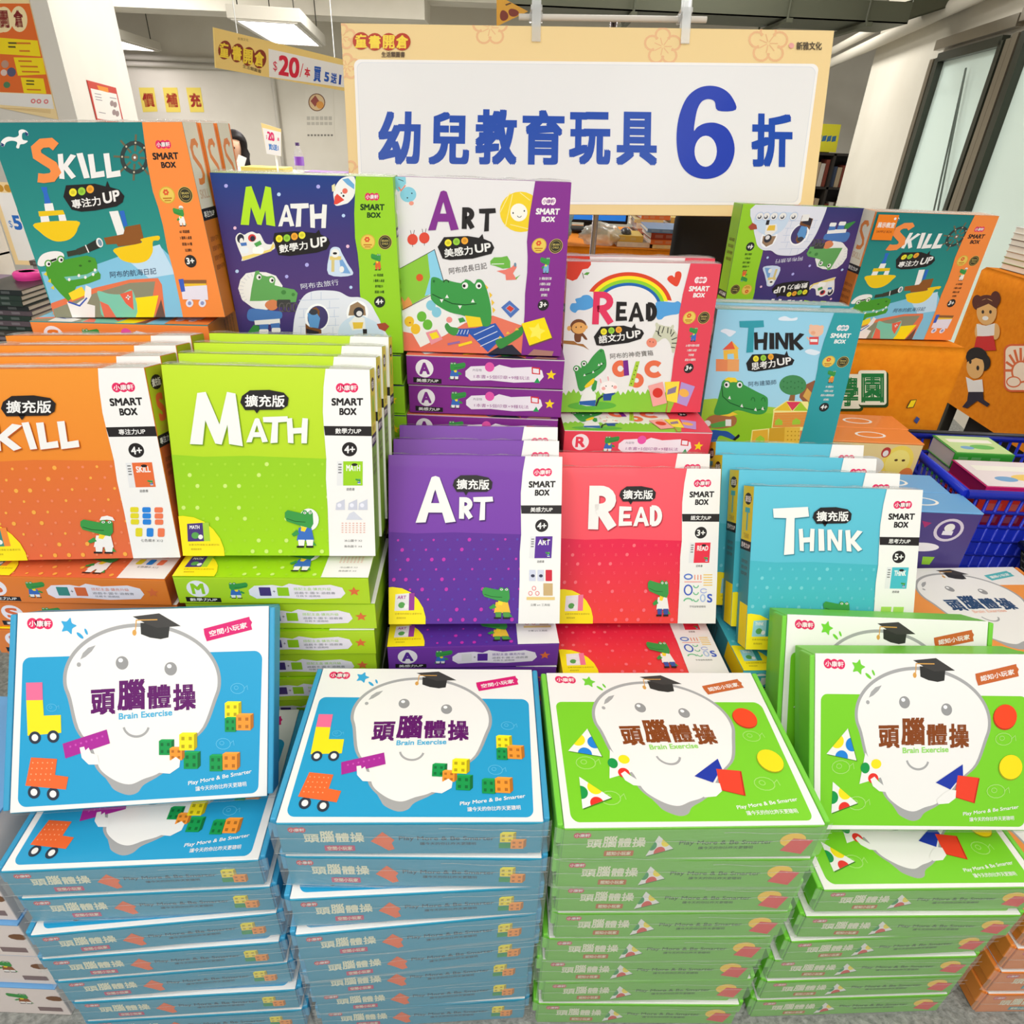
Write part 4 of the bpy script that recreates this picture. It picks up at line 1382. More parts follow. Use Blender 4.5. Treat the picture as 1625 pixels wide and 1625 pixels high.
def s_think(A):
    A.poly([(40, 1150), (60, 935), (130, 930), (300, 960), (480, 975), (640, 900), (720, 900), (720, 1165)], (165, 205, 60))
    A.poly([(60, 1150), (100, 1010), (200, 990), (420, 1000), (700, 1060), (700, 1165)], (150, 200, 45))
    for l in (((150, 610), (170, 598), (195, 602), (224, 610), (215, 622), (195, 635), (175, 622)), ((560, 700), (580, 690), (610, 694), (634, 704), (610, 718), (575, 712)), ((430, 545), (460, 535), (490, 545), (520, 540), (510, 555), (440, 556))):
        A.blob(l, (225, 235, 245))
    # toy house
    for k, c in enumerate(((230, 140, 90), (235, 165, 100))):
        A.rect(130 + 56 * k, 742, 186 + 56 * k, 800, c)
    A.poly([(165, 700), (235, 692), (238, 740), (218, 742), (215, 715), (185, 718), (186, 744), (168, 745)], (240, 190, 70))
    A.poly([(160, 698), (205, 655), (242, 692)], (228, 90, 60))
    A.poly([(205, 655), (242, 692), (222, 695)], (240, 190, 70))
    # tree, hill
    A.poly([(538, 920), (545, 870), (610, 838), (640, 860), (600, 940), (560, 945)], (150, 90, 60))
    A.poly([(555, 915), (575, 875), (600, 900), (590, 945)], (215, 165, 80))
    A.poly([(485, 938), (505, 870), (522, 860), (515, 940)], (150, 100, 60))
    A.ell(505, 862, 66, 48, (70, 140, 85))
    for i in range(12):
        A.ell(460 + 18 * (i % 6), 845 + 26 * (i // 6) + 6 * (i % 2), 4, 4, (50, 115, 65), n=6, same=i > 0)
    # bear
    A.ell(612, 602, 36, 28, (238, 190, 160))
    A.ell(588, 582, 10, 10, (238, 190, 160), n=10)
    A.ell(640, 585, 10, 10, (238, 190, 160), n=10)
    A.ell(598, 612, 12, 9, (232, 165, 130), n=10)
    A.poly([(580, 632), (626, 630), (624, 668), (582, 668)], (222, 80, 80))
    A.rect(585, 642, 620, 655, WHITE)
    A.line([(582, 648), (568, 632)], 7, (238, 190, 160))
    # block house
    A.poly([(300, 1160), (310, 1080), (405, 1070), (412, 1000), (412, 980), (475, 938), (580, 940), (592, 985), (588, 1070), (640, 1075), (640, 1165)], (250, 235, 150))
    A.poly([(306, 1155), (314, 1085), (388, 1076), (390, 1150)], (235, 180, 60))
    A.poly([(325, 1155), (330, 1120), (352, 1105), (372, 1120), (372, 1152)], (165, 205, 60))
    A.poly([(395, 1070), (470, 1065), (468, 1135), (390, 1135)], (215, 165, 50))
    A.poly([(470, 1065), (545, 1065), (540, 1140), (468, 1135)], (235, 190, 70))
    A.poly([(545, 1080), (632, 1085), (622, 1160), (540, 1160)], (232, 140, 80))
    A.poly([(418, 995), (582, 990), (580, 1062), (410, 1066)], (232, 150, 65))
    for y in (1005, 1018, 1031, 1044, 1056):
        A.line([(418, y), (582, y - 3)], 3, (240, 190, 110), same=True)
    A.poly([(420, 1055), (422, 1035), (440, 1022), (458, 1035), (458, 1054)], (165, 205, 60))
    A.poly([(505, 1052), (507, 1032), (525, 1020), (545, 1032), (545, 1050)], (165, 205, 60))
    A.poly([(415, 985), (475, 942), (500, 985)], (235, 195, 50))
    A.poly([(475, 942), (545, 942), (505, 985)], (222, 60, 90))
    A.poly([(545, 942), (582, 985), (510, 985)], (165, 205, 50))
    for i in range(12):
        A.ell(562 + 20 * (i % 4), 1100 + 20 * (i // 4), 4, 4, (190, 90, 50), n=6, same=i > 0)
        A.ell(485 + 18 * (i % 4), 1085 + 20 * (i // 4), 4, 4, (200, 150, 40), n=6, same=i > 0)
    # crocodile builder
    A.blob([(95, 1135), (110, 1085), (160, 1085), (195, 1090), (240, 1120), (250, 1105), (228, 1130), (190, 1118), (150, 1110), (130, 1150)], (45, 85, 165))
    A.poly([(100, 1140), (135, 1150), (130, 1162), (98, 1160)], BLACK)
    A.poly([(215, 1128), (245, 1100), (252, 1110), (228, 1132)], BLACK)
    A.blob([(80, 1045), (105, 1015), (180, 1002), (232, 1020), (222, 1060), (150, 1075), (95, 1068)], (175, 110, 70))
    A.ell(92, 1050, 17, 15, WHITE, n=12)
    A.poly([(105, 1055), (150, 1042), (185, 1035), (205, 1030), (205, 1060), (160, 1068), (115, 1072)], (90, 165, 80))
    A.rect(180, 1030, 208, 1062, WHITE)
    A.poly([(150, 1010), (160, 995), (205, 990), (240, 1005), (200, 1016)], (245, 205, 60))
    A.blob([(125, 1005), (140, 940), (155, 880), (165, 845), (200, 835), (235, 842), (262, 860), (330, 895), (372, 915), (385, 935), (378, 990), (330, 1005), (240, 985), (190, 1005)], CG)
    A.poly([(172, 838), (190, 828), (225, 830), (240, 852), (215, 850), (190, 855)], (245, 215, 50))
    eye(A, 184, 864, 13, -.2, 0)
    eye(A, 246, 864, 13, .1, 0)
    for x in (312, 362):
        A.arc(x, 938, 9, 14, 180, 380, 4, CGD, n=8)
    A.line([(160, 870), (165, 920), (200, 950), (260, 972), (330, 985), (372, 975)], 4, (25, 80, 40))
    for x, y in ((198, 930), (258, 968), (325, 985), (360, 980)):
        A.poly([(x - 7, y), (x + 7, y + 4), (x + 1, y - 14)], WHITE)
    A.text('阿布建築師', (290, 872), (425, 860), (288, 848), (70, 90, 110), 0.0)
    for ch, *r in (('H', 312, 612, 378, 696), ('I', 385, 614, 412, 692), ('N', 415, 612, 480, 692), ('K', 480, 612, 556, 696)):
        A.glyph(ch, *r, 18, BLACK)
    A.glyph('T', 240, 556, 360, 710, 26, (50, 155, 170))
    up_bubble(A, [(305, 718), (420, 712), (462, 718), (472, 698), (480, 722), (510, 742), (500, 765), (440, 782), (320, 800), (285, 795), (276, 760)],
              ((323, 738), (359, 734), (395, 728)), 14, '思考力', (304, 794), (420, 776), (300, 758), ((428, 770), (496, 762), (424, 736)))


WAVE = [(1207, 60), (1203, 400), (1212, 600), (1235, 720), (1250, 850), (1256, 1020), (1275, 1180), (1290, 1400), (1300, 1560), (1700, 1560), (1600, 60)]
SK = {
    'skill': dict(word='SKILL', zh='專注力', age='3+', bg=grad('sea_print', [(0, (60, 160, 165)), (.45, (42, 142, 132)), (1, (24, 118, 118))]), strip=(244, 140, 65), fg=BLACK, art=s_skill, c=(236, 125, 42), lines=('60 項遊戲', '3 種單人桌遊', '超過101種', '玩法變化'), cloth=WHITE, hat=WHITE),
    'math': dict(word='MATH', zh='數學力', age='4+', bg=grad('night_print', [(0, (52, 52, 112)), (.35, (84, 58, 118)), (.7, (66, 55, 118)), (1, (32, 62, 132))]), strip=(152, 208, 40), fg=(25, 60, 20), art=s_math, c=(152, 205, 30), lines=('60 項遊戲', '3 種單人桌遊', '數字概念卡', '超過120種'), cloth=(225, 100, 50), hat=None),
    'art': dict(word='ART', zh='美感力', age='3+', bg=mat((230, 226, 226), .4, .15), strip=(132, 45, 140), fg=WHITE, art=s_art, c=(128, 45, 140), lines=('21 種創意印章', '3 種單人桌遊', '超過101種', '創作變化'), cloth=(120, 170, 205), hat=None),
    'read': dict(word='READ', zh='語文力', age='3+', bg=mat((236, 232, 230), .4, .15), strip=(228, 70, 88), fg=WHITE, art=s_read, c=(228, 65, 88), lines=('25 種字母積木遊戲', '3 種單人桌遊', '字母拼讀', '超過101種變化'), cloth=(60, 110, 190), hat=None),
    'think': dict(word='THINK', zh='思考力', age='4+', bg=grad('sky_print', [(0, (175, 220, 240)), (1, (150, 208, 232))]), strip=(50, 158, 165), fg=WHITE, art=s_think, c=(55, 160, 170), lines=('50 種積木', '4 種單人桌遊', '超過101種建築遊戲', '創意變化'), cloth=(230, 140, 60), hat=None),
}


def s_front(kind):
    D = SK[kind]
    A = Art(SW, SH, SQ[kind])
    D['art'](A)
    A.map(SQ['math'])
    A.poly(WAVE, D['strip'])
    fg = D['fg']
    logo(A, 1288, 238, 1408, 296, *((PINK, WHITE) if kind in ('skill', 'math') else ((248, 232, 235), D['strip'])))
    A.txt('SMART', 1252, 325, 1452, 376, fg, 0.05)
    A.txt('BOX', 1308, 392, 1422, 436, fg, 0.05)
    A.ell(1318, 630, 62, 62, (212, 175, 60))
    A.ell(1318, 630, 54, 54, (232, 200, 90))
    for k in range(6):
        A.ell(1312 + 15 * math.cos(k * 1.047), 610 + 15 * math.sin(k * 1.047), 9, 9, (222, 90, 50), n=8, same=k > 0)
    A.rect(1282, 648, 1352, 658, (190, 120, 40))
    A.rect(1292, 666, 1342, 674, (190, 120, 40))
    A.ell(1460, 632, 58, 60, (200, 175, 90))
    A.ell(1460, 632, 53, 55, (52, 50, 34))
    A.arc(1460, 632, 42, 44, 0, 360, 4, (170, 150, 80))
    A.txt('BRAIN', 1432, 612, 1488, 628, (200, 180, 100), 0.02)
    A.txt('CHILD', 1434, 636, 1486, 652, (200, 180, 100), 0.02)
    croc(A, 1345, 715, 1440, 858, cloth=D['cloth'], hat=D['hat'], trousers=D['cloth'])
    for k, s in enumerate(D['lines']):
        L = len(s) * 13
        A.txt(s, 1415 - L / 2 - 5 + 3 * k, 885 + 45 * k, 1415 + L / 2 - 5 + 3 * k, 908 + 45 * k, fg, 0.01)
    A.ell(1422, 1112, 46, 46, (40, 40, 40))
    A.txt(D['age'], 1390, 1086, 1452, 1134, WHITE, 0.04)
    if kind == 'math':
        igloo(A)
    if kind == 'skill':
        A.map(SQ['skill'])
        A.rect(1365, 1195, 1535, 1222, (140, 95, 55))
        A.rect(1365, 1222, 1535, 1248, (235, 190, 50))
        A.poly([(1345, 1245), (1540, 1235), (1552, 1345), (1360, 1340)], (228, 222, 235))
        A.poly([(1325, 1190), (1362, 1186), (1378, 1280), (1348, 1285)], (60, 95, 190))
        for x in (1412, 1508):
            A.ell(x, 1370, 28, 30, (225, 225, 240))
            A.ell(x, 1370, 14, 15, (140, 150, 195))
    if kind == 'art':
        A.map(SQ['art'])
        A.poly([(1085, 1310), (1265, 1258), (1330, 1420), (1150, 1485)], (120, 85, 60))
        A.poly([(1085, 1302), (1265, 1252), (1322, 1412), (1145, 1475)], (248, 222, 20))
        pts = []
        for i in range(10):
            r = 70 if i % 2 == 0 else 36
            pts.append((1203 + r * math.sin(math.pi * i / 5 + .2), 1365 - r * math.cos(math.pi * i / 5 + .2)))
        A.poly(pts, (255, 236, 90))
        A.poly([(1130, 1560), (1180, 1505), (1335, 1520), (1320, 1560)], (170, 120, 110))
    if kind == 'read':
        A.map(SQ['read'])
        A.poly([(970, 1500), (985, 1385), (1040, 1400), (1000, 1500)], (150, 190, 60))
        A.poly([(815, 1262), (940, 1228), (975, 1410), (855, 1440)], (240, 165, 160))
        A.poly([(958, 1230), (1085, 1225), (1062, 1410), (975, 1390)], (245, 220, 70))
        A.poly([(1100, 1230), (1218, 1270), (1145, 1440), (1060, 1410)], (180, 150, 210))
        A.ell(896, 1322, 44, 42, (215, 55, 45))
        A.poly([(985, 1295), (1060, 1265), (1050, 1320), (975, 1340)], (140, 125, 150))
        A.ell(1122, 1325, 44, 34, (240, 180, 80), rot=20)
    return A


def s_box(kind):
    """main box: full illustration with a coloured wavy strip on the right"""
    D = SK[kind]
    D['edge'] = D['c']
    D['mini'] = (90, 160, 120)
    D['lowc'] = D['c']
    root = empty('learning_game_box')
    F = faces_of(SW, SH, ST)
    bm = bmesh.new()
    side = {'skill': (232, 226, 205)}.get(kind, D['strip'])
    box_bm(bm, -SW / 2, SW / 2, 0.0015, ST, 0, SH, 0, 0.0012)
    sl = [mat(D['strip'], 0.4, 0.15)]
    for s in ('right', 'left'):
        A = Art(ST, SH, [(0, 0), (60, 0), (60, 295), (0, 295)])
        if kind == 'skill':
            A.rect(0, 0, 52, 122, (236, 230, 212))
            A.glyph('S', 8, 22, 44, 88, 9, (236, 140, 70))
            A.txt('SKILL', 8, 94, 46, 108, (215, 190, 160), 0.03)
            A.rect(0, 122, 60, 140, (40, 38, 36))
            A.rect(0, 140, 52, 295, (205, 120, 40))
        else:
            A.ell(30, 40, 20, 20, WHITE)
            A.txt(D['word'][0], 20, 28, 40, 52, D['strip'], 0.05)
            A.rect(0, 78, 60, 94, (40, 38, 36))
        A.txt(D['zh'] + 'UP', 6, 126 if kind == 'skill' else 82, 50, 136 if kind == 'skill' else 91, WHITE, 0.02)
        for y in (165, 180, 195, 210):
            A.txt('遊戲內容物', 10, y, 46, y + 8, (110, 60, 25))
        stamp(bm, sl, A, F[s])
    stamp(bm, sl, edge_art(D, SW, ST, kind, 's'), F['bottom'])
    A = Art(SW, ST, [(0, 0), (300, 0), (300, 60), (0, 60)])
    A.poly([(0, 0), (300, 0), (300, 56), (0, 56)], tuple(int(150 + v * .4) for v in D['strip']))
    A.poly([(30, 18), (90, 12), (200, 16), (230, 30), (120, 40), (40, 36)], (240, 236, 236))
    stamp(bm, sl, A, F['top'])
    link('carton', bm, sl, root)
    bm = bmesh.new()
    box_bm(bm, -SW / 2, SW / 2, 0, .0015, 0, SH, 0, 0.0005)
    sl = [D['bg']]
    stamp(bm, sl, s_front(kind), F['front'])
    link('front_panel', bm, sl, root)
    wrap_strip(root, ST)
    return root

# ------------------------------------------------------------------ placing helpers
def pose(x, y, z, yaw, lean, tw=0.0):
    return Matrix.Translation((x, y, z)) @ Matrix.Rotation(math.radians(yaw), 4, 'Z') @ Matrix.Rotation(math.radians(-lean), 4, 'X') @ Matrix.Rotation(math.radians(-tw), 4, 'Y')


_proto = {}


def put(kind, M, label, group=None, thick=1.0):
    """puts a copy of a carton kind; the first call moves the carton that was built"""
    if kind not in _proto:
        s, k = kind.split(':')
        _proto[kind] = {'b': flat_carton, 'e': e_box, 's': s_box}[s](k)
        o = _proto[kind]
    else:
        o = copy_tree(_proto[kind])
    o.matrix_world = M @ Matrix.Diagonal((1, thick, 1, 1))
    tag(o, label, 'box', group)
    return o


def slab(name, pts, thick, base, art=None, parent=None, back=None):
    """thin board between four world corners (tl, tr, br, bl), print on its front"""
    tl, tr, br, bl = [Vector(p) for p in pts]
    n = (tr - tl).cross(bl - tl).normalized()      # points towards the viewer
    br = br - n * (br - tl).dot(n)
    n = -n if n.dot(-tl) < 0 else n
    c = (bl + br) / 2
    bm = bmesh.new()
    f = [bm.verts.new(p - c) for p in (tl, tr, br, bl)]
    b = [bm.verts.new(p - c - n * thick) for p in (tl, tr, br, bl)]
    bm.faces.new(f)
    bm.faces.new(b[::-1])
    for i in range(4):
        bm.faces.new((f[i], b[i], b[(i + 1) % 4], f[(i + 1) % 4]))
    bmesh.ops.recalc_face_normals(bm, faces=bm.faces)
    sl = [base]
    if art:
        def fr(x, y, hh):
            u, v = x / art.w, y / art.h
            return (bl * (1 - u) * (1 - v) + br * u * (1 - v) + tr * u * v + tl * (1 - u) * v) - c + n * hh
        stamp(bm, sl, art, fr)
    o = link(name, bm, sl, parent)
    o.location = c
    return o


def boxobj(name, x0, x1, y0, y1, z0, z1, m, bev=0.002, parent=None, yaw=0.0):
    bm = bmesh.new()
    box_bm(bm, -(x1 - x0) / 2, (x1 - x0) / 2, -(y1 - y0) / 2, (y1 - y0) / 2, 0, z1 - z0, 0, bev)
    o = link(name, bm, [m], parent)
    o.location = ((x0 + x1) / 2, (y0 + y1) / 2, z0)
    o.rotation_euler[2] = yaw
    return o


ORD = ['topmost', 'second from the top', 'third from the top', 'fourth from the top', 'fifth from the top', 'sixth from the top', 'seventh from the top', 'eighth from the top']

# ------------------------------------------------------------------ room
CARPET = noisy('carpet', (118, 120, 116), (165, 166, 160), 90, 0.95, 0.6)
PLASTER = noisy('plaster', (212, 205, 190), (220, 214, 200), 3, 0.8)
WALLW = noisy('wall_paint', (206, 199, 183), (213, 207, 192), 2, 0.8)
bm = bmesh.new()
box_bm(bm, -9, 7, -2.5, 14, FLOOR - .05, FLOOR)
tag(link('floor', bm, [CARPET]), kind='structure')
bm = bmesh.new()
box_bm(bm, -9, 7, -2.5, 14, CEIL, CEIL + .1)
tag(link('ceiling', bm, [PLASTER]), kind='structure')
YB = 11.0
bm = bmesh.new()
box_bm(bm, -9, 7, YB, YB + .15, FLOOR, CEIL)
tag(link('wall_back', bm, [WALLW]), kind='structure')
# side wall with the glazing, running away from the camera
WO, WD = Vector((2.9, 5.9, 0)), Vector((0.165, 0.985, 0)).normalized()
WN = Vector((-WD.y, WD.x, 0))                      # towards the room


def onwall(u, v, off=0.0, o=WO, n=WN):
    d = ray(u, v)
    return d * ((o + n * off).dot(n) / d.dot(n))


far = onwall(1392, 73)
near = WO - WD * 5.5
bm = bmesh.new()
vs = []
for z in (FLOOR, CEIL):
    for p in (near, far, far - WN * .35, near - WN * .35):
        vs.append(bm.verts.new((p.x, p.y, z)))
for f in ((0, 1, 2, 3), (4, 7, 6, 5), (0, 4, 5, 1), (1, 5, 6, 2), (2, 6, 7, 3), (3, 7, 4, 0)):
    bm.faces.new([vs[i] for i in f])
tag(link('wall_right', bm, [WALLW]), kind='structure')
GLASSM = mat((226, 244, 234), 0.35, 0.3, key='mint_glass')
FRAME = mat((58, 62, 52), 0.35, 0.2, 0.5)
STEEL = mat((150, 140, 122), 0.3, 0.2, 0.7)


def window(name, uvs, cords):
    tl, tr = onwall(*uvs[0], .02), onwall(*uvs[1], .02)
    zb = -1.0
    bl, br = Vector((tl.x, tl.y, zb)), Vector((tr.x, tr.y, zb))
    tr.z = tl.z
    w = tag(slab(name, (tl, tr, br, bl), .03, GLASSM), kind='structure')
    L = (tr - tl).normalized()
    c = (bl + br) / 2
    bm = bmesh.new()
    for a, b, m, wd in ((tl, bl, 0, .075), (tr, br, 0, .055), (tl, tr, 0, .05), (tl - L * .1, bl - L * .1, 1, .07), (tr + L * .09, br + L * .09, 1, .06), (tl + Vector((0, 0, .08)) - L * .12, tr + Vector((0, 0, .08)) + L * .12, 1, .06)):
        d = (b - a).normalized()
        s = d.cross(WN)
        q = [bm.verts.new(p - c + s * e * wd / 2 + WN * f) for p in (a, b) for e in (-1, 1) for f in (0.0, .04)]
        for fc in ((0, 2, 3, 1), (4, 5, 7, 6), (0, 1, 5, 4), (2, 6, 7, 3), (1, 3, 7, 5), (0, 4, 6, 2)):
            bm.faces.new([q[i] for i in fc]).material_index = m
    bmesh.ops.recalc_face_normals(bm, faces=bm.faces)
    link('window_frame', bm, [FRAME, STEEL], w)
    if cords:
        bm = bmesh.new()
        top = onwall(1533, 108, .05)
        p1, p2 = onwall(1492, 352, .05), onwall(1504, 352, .05)
        for p in (p1, p2):
            tube_bm(bm, [top - c, Vector((p.x, p.y, zb + .1)) - c], .006, 6)
        link('blind_cord', bm, [mat((120, 130, 122), .5)], w)
    return w


window('window_1', ((1497, 92), (1603, 60)), True)
window('window_2', ((1640, 48), (1900, -40)), False)
# pillar beside the poster
YP = 3.2
pc = atY(100, 100, YP)
pe = Vector((-2.17, 4.2, 0))
bm = bmesh.new()
vs = []
pts = [(-4.4, YP + .3), (pc.x, YP), (pe.x, pe.y), (-4.4, 4.5)]
for z in (FLOOR, CEIL):
    for p in pts:
        vs.append(bm.verts.new((p[0], p[1], z)))
for f in ((0, 3, 2, 1), (4, 5, 6, 7), (0, 1, 5, 4), (1, 2, 6, 5), (2, 3, 7, 6), (3, 0, 4, 7)):
    bm.faces.new([vs[i] for i in f])
tag(link('wall_left', bm, [noisy('pillar_paint', (222, 218, 208), (228, 224, 215), 2, .8)]), kind='structure')
# beams, conduits, cable tray
bm = bmesh.new()
box_bm(bm, -9, -1.2, 9.0, 9.5, 1.0, CEIL)
box_bm(bm, -1.2, 3.9, 9.2, 9.6, 1.2, CEIL)
tag(link('trim_1', bm, [PLASTER]), kind='structure')
bm = bmesh.new()
for z, r in ((.66, .035), (.58, .03)):
    tube_bm(bm, [(-6.5, YB - .06, z), (-2.0, YB - .06, z)], r, 10)
tube_bm(bm, [(-3.62, YB - .05, .62), (-3.62, YB - .05, .1), (-3.62, YB - .05, -.9)], .03, 8)
tag(link('trim_2', bm, [mat((196, 190, 176), .5)]), kind='structure')
bm = bmesh.new()
a, b = onwall(1330, 95, .12), onwall(1480, 25, .12)
for k in range(2):
    o = Vector((-.05 * k, 0, .09 * k))
    tube_bm(bm, [a + (a - b) * 1.2 + o, b + (b - a) * .7 + o], .045 - .01 * k, 10)
tag(link('trim_3', bm, [mat((205, 198, 182), .5)]), kind='structure')
TRAY = mat((98, 100, 84), .5, 0, .5)
p0, p1, p2 = atY(800, 8, 5.2), atY(1440, 38, 5.2), atY(1520, 8, 5.4)
t = empty('cable_tray', (p0 + p1) / 2)
tag(t, 'olive grey metal cable tray hung beneath the ceiling above the big sale sign', 'cable tray')
c = Vector(t.location)
bm = bmesh.new()
w = .42
for (a, b) in ((p0, p1), (p1 + Vector((0, 0, .02)), p2 + Vector((.3, .1, .10)))):
    d = (b - a).normalized()
    for dy in (0, w):
        for dz, hh in ((0, .11),):
            q = [bm.verts.new(p - c + Vector((0, dy + e, f))) for p in (a, b) for e in (0, .012) for f in (0, hh)]
            for fc in ((0, 2, 3, 1), (4, 5, 7, 6), (0, 1, 5, 4), (2, 6, 7, 3), (1, 3, 7, 5), (0, 4, 6, 2)):
                bm.faces.new([q[i] for i in fc])
    q = [bm.verts.new(p - c + Vector((0, e, f))) for p in (a, b) for e in (0, w) for f in (0, .008)]
    for fc in ((0, 2, 3, 1), (4, 5, 7, 6), (0, 1, 5, 4), (2, 6, 7, 3), (1, 3, 7, 5), (0, 4, 6, 2)):
        bm.faces.new([q[i] for i in fc])
bmesh.ops.recalc_face_normals(bm, faces=bm.faces)
link('tray', bm, [TRAY], t)
for u, v in ((1005, 20), (1250, 30), (1375, 36)):
    p = atY(u, v, 5.15)
    bm = bmesh.new()
    box_bm(bm, -.02, .02, -.05, .75, -.025, 0, 0, .003)
    tube_bm(bm, [(0, 0, -.01), (0, 0, CEIL - p.z)], .008, 8)
    tube_bm(bm, [(0, .6, -.01), (0, .6, CEIL - p.z)], .008, 8)
    o = link('hanger_bracket', bm, [TRAY], t)
    o.location = p - c

# ------------------------------------------------------------------ pendant lamps
LAMP = mat((252, 246, 255), .5, emit=6.0)
HOUS = mat((205, 200, 188), .5)


def pendant(cx, cy, z, w, l, rot, label):
    t = empty('ceiling_light', (cx, cy, z), (0, 0, rot))
    tag(t, label, 'ceiling light', 'hanging lamps')
    bm = bmesh.new()
    box_bm(bm, -w / 2 - .07, w / 2 + .07, -l / 2 - .07, l / 2 + .07, .012, .11, 0, .004)
    for s in (-1, 1):
        box_bm(bm, s * (w / 2 + .02) - .02, s * (w / 2 + .02) + .02, -l / 2 - .06, l / 2 + .06, 0, .012)
        box_bm(bm, -w / 2, w / 2, s * (l / 2 + .03) - .03, s * (l / 2 + .03) + .03, 0, .012)
    link('housing', bm, [HOUS], t)
    bm = bmesh.new()
    for k in range(4):
        x = -w / 2 + w * (k + .5) / 4
        box_bm(bm, x - w / 8 + .008, x + w / 8 - .008, -l / 2, l / 2, .004, .011)
    link('diffuser', bm, [LAMP], t)
    for x in (-w / 2, w / 2):
        for y in (-l / 2.2, l / 2.2):
            bm = bmesh.new()
            tube_bm(bm, [(x, y, .1), (x, y, CEIL - z)], .006, 6)
            link('suspension_wire', bm, [mat((90, 88, 80), .4, 0, .6)], t)


pendant(-2.50, 8.05, .72, .48, 1.9, math.radians(9), 'white hanging panel lamp above the yellow hanging price banner')
pendant(-5.2, 9.7, .72, .5, 2.0, math.radians(9), 'white hanging panel lamp half hidden by the pillar edge')

# ------------------------------------------------------------------ wall posters and notices
ORANGE, CREAM = (232, 110, 40), (248, 222, 165)
A = Art(.5, .6, [(-350, 0), (310, 0), (655, 1345), (-190, 1170)])
A.poly([(-360, -10), (330, -10), (670, 1360), (-200, 1200)], CREAM)
A.poly([(-350, 40), (330, 40), (560, 990), (-220, 990)], ORANGE)
for x, y, s in ((-160, 170, '童'), (-20, 190, '書'), (25, 185, '開'), (190, 180, '倉')):
    A.ell(x, y, 95, 118, (250, 228, 175))
    A.text(s, (x - 48, y + 75), (x + 58, y + 75), (x - 70, y - 85), (130, 30, 30), 0.04)
A.poly([(-250, 345), (395, 380), (430, 545), (-250, 520)], (250, 222, 20))
A.poly([(120, 560), (450, 560), (490, 745), (170, 770)], (250, 222, 20))
A.poly([(200, 790), (460, 795), (500, 985), (240, 985)], (250, 222, 20))
for x, y, w_ in ((60, 400, 90), (150, 400, 160), (60, 440, 80), (180, 480, 120), (170, 590, 150), (190, 650, 200), (210, 710, 200), (260, 820, 90), (260, 860, 90), (270, 930, 160)):
    A.poly([(x, y), (x + w_, y), (x + w_ + 6, y + 18), (x + 6, y + 18)], (215, 120, 30) if w_ > 95 else (90, 80, 30))
for x, y, r, cc in ((30, 640, 40, (190, 150, 130)), (100, 730, 48, (90, 90, 120)), (20, 740, 34, (225, 200, 190)), (55, 890, 36, (80, 130, 90))):
    A.ell(x, y, r, r * 1.15, cc, n=12)
A.poly([(-220, 1000), (560, 995), (600, 1190), (-190, 1160)], (240, 238, 234))
for x in (350, 415, 500):
    A.ell(x, 1090, 30, 34, (225, 130, 130), n=8)
    A.ell(x, 1090, 13, 15, (240, 238, 234), n=8)
for k in range(3):
    A.rect(0, 1205 + 20 * k, 560, 1212 + 20 * k, (215, 180, 120))


def onp(u, v, off=.004):
    a, b = Vector((-4.4, YP + .3, 0)), Vector((pc.x, YP, 0))
    n = Vector(((b - a).y, -(b - a).x, 0)).normalized()
    d = ray(u, v)
    return d * ((a + n * off).dot(n) / d.dot(n))


tag(slab('poster', [onp(-52, -2), onp(45, -2), onp(92, 190), onp(-30, 165)], .003, mat(CREAM, .5), A),
    'orange and yellow sale poster taped to the pillar', 'poster')


def ons(u, v, off=.004):
    a, b = Vector((pc.x, YP, 0)), Vector((pe.x, pe.y, 0))
    n = Vector(((b - a).y, -(b - a).x, 0)).normalized()
    n = n if n.x > 0 else -n
    d = ray(u, v)
    return d * ((a + n * off).dot(n) / d.dot(n))


A = Art(.3, .36, [(975, 897), (1300, 985), (1392, 1388), (1090, 1358)])
A.poly([(975, 897), (1300, 985), (1392, 1388), (1090, 1358)], (195, 60, 50))
A.poly([(1015, 990), (1305, 1055), (1375, 1375), (1095, 1330)], (232, 228, 222))
A.poly([(1085, 955), (1210, 985), (1220, 1040), (1110, 1010)], (225, 140, 40))
for x, y in ((1060, 1045), (1065, 1080), (1072, 1110), (1110, 1255), (1230, 1090)):
    A.poly([(x, y), (x + 75, y + 14), (x + 77, y + 22), (x + 2, y + 8)], (120, 110, 125))
for x, y in ((1255, 1160), (1290, 1175), (1280, 1260), (1315, 1275)):
    A.ell(x, y, 22, 34, (150, 130, 130), n=10)
tag(slab('notice', [ons(138, 127), ons(184, 139.4), ons(197, 196.5), ons(154, 192)], .003, mat((195, 60, 50), .5), A),
    'red bordered white notice sheet taped to the side of the pillar', 'notice')


def onb(u, v, off=.004):
    return atY(u, v, YB - off)


for s, q in (('價', ((220, 139), (244, 139), (250, 177), (227, 178))), ('補', ((258, 139), (281, 139), (287, 178), (264, 178))), ('充', ((295, 139), (318, 139), (324, 178), (302, 178)))):
    A = Art(.3, .4, q)
    bl_, br_, tl_ = A.uv(.12, .8), A.uv(.9, .8), A.uv(.12, .22)
    A.text(s, bl_, br_, tl_, (150, 35, 25), 0.04)
    tag(slab('letter_sheet', [onb(*p) for p in q], .003, mat((222, 200, 90), .6), A),
        {'價': 'yellow wall sheet with a dark red character, first in the row of three', '補': 'yellow wall sheet with a dark red character, middle one of the row', '充': 'yellow wall sheet with a dark red character, last in the row of three'}[s], 'sign', 'character sheets on the back wall')
q = [(484, 142), (529, 142), (531, 218), (487, 218)]
A = Art(.45, .75, [(0, 0), (45, 0), (45, 76), (0, 76)])
A.ell(18, 20, 13.5, 14, (110, 70, 45))
A.ell(18, 20, 12, 12.5, (205, 175, 130))
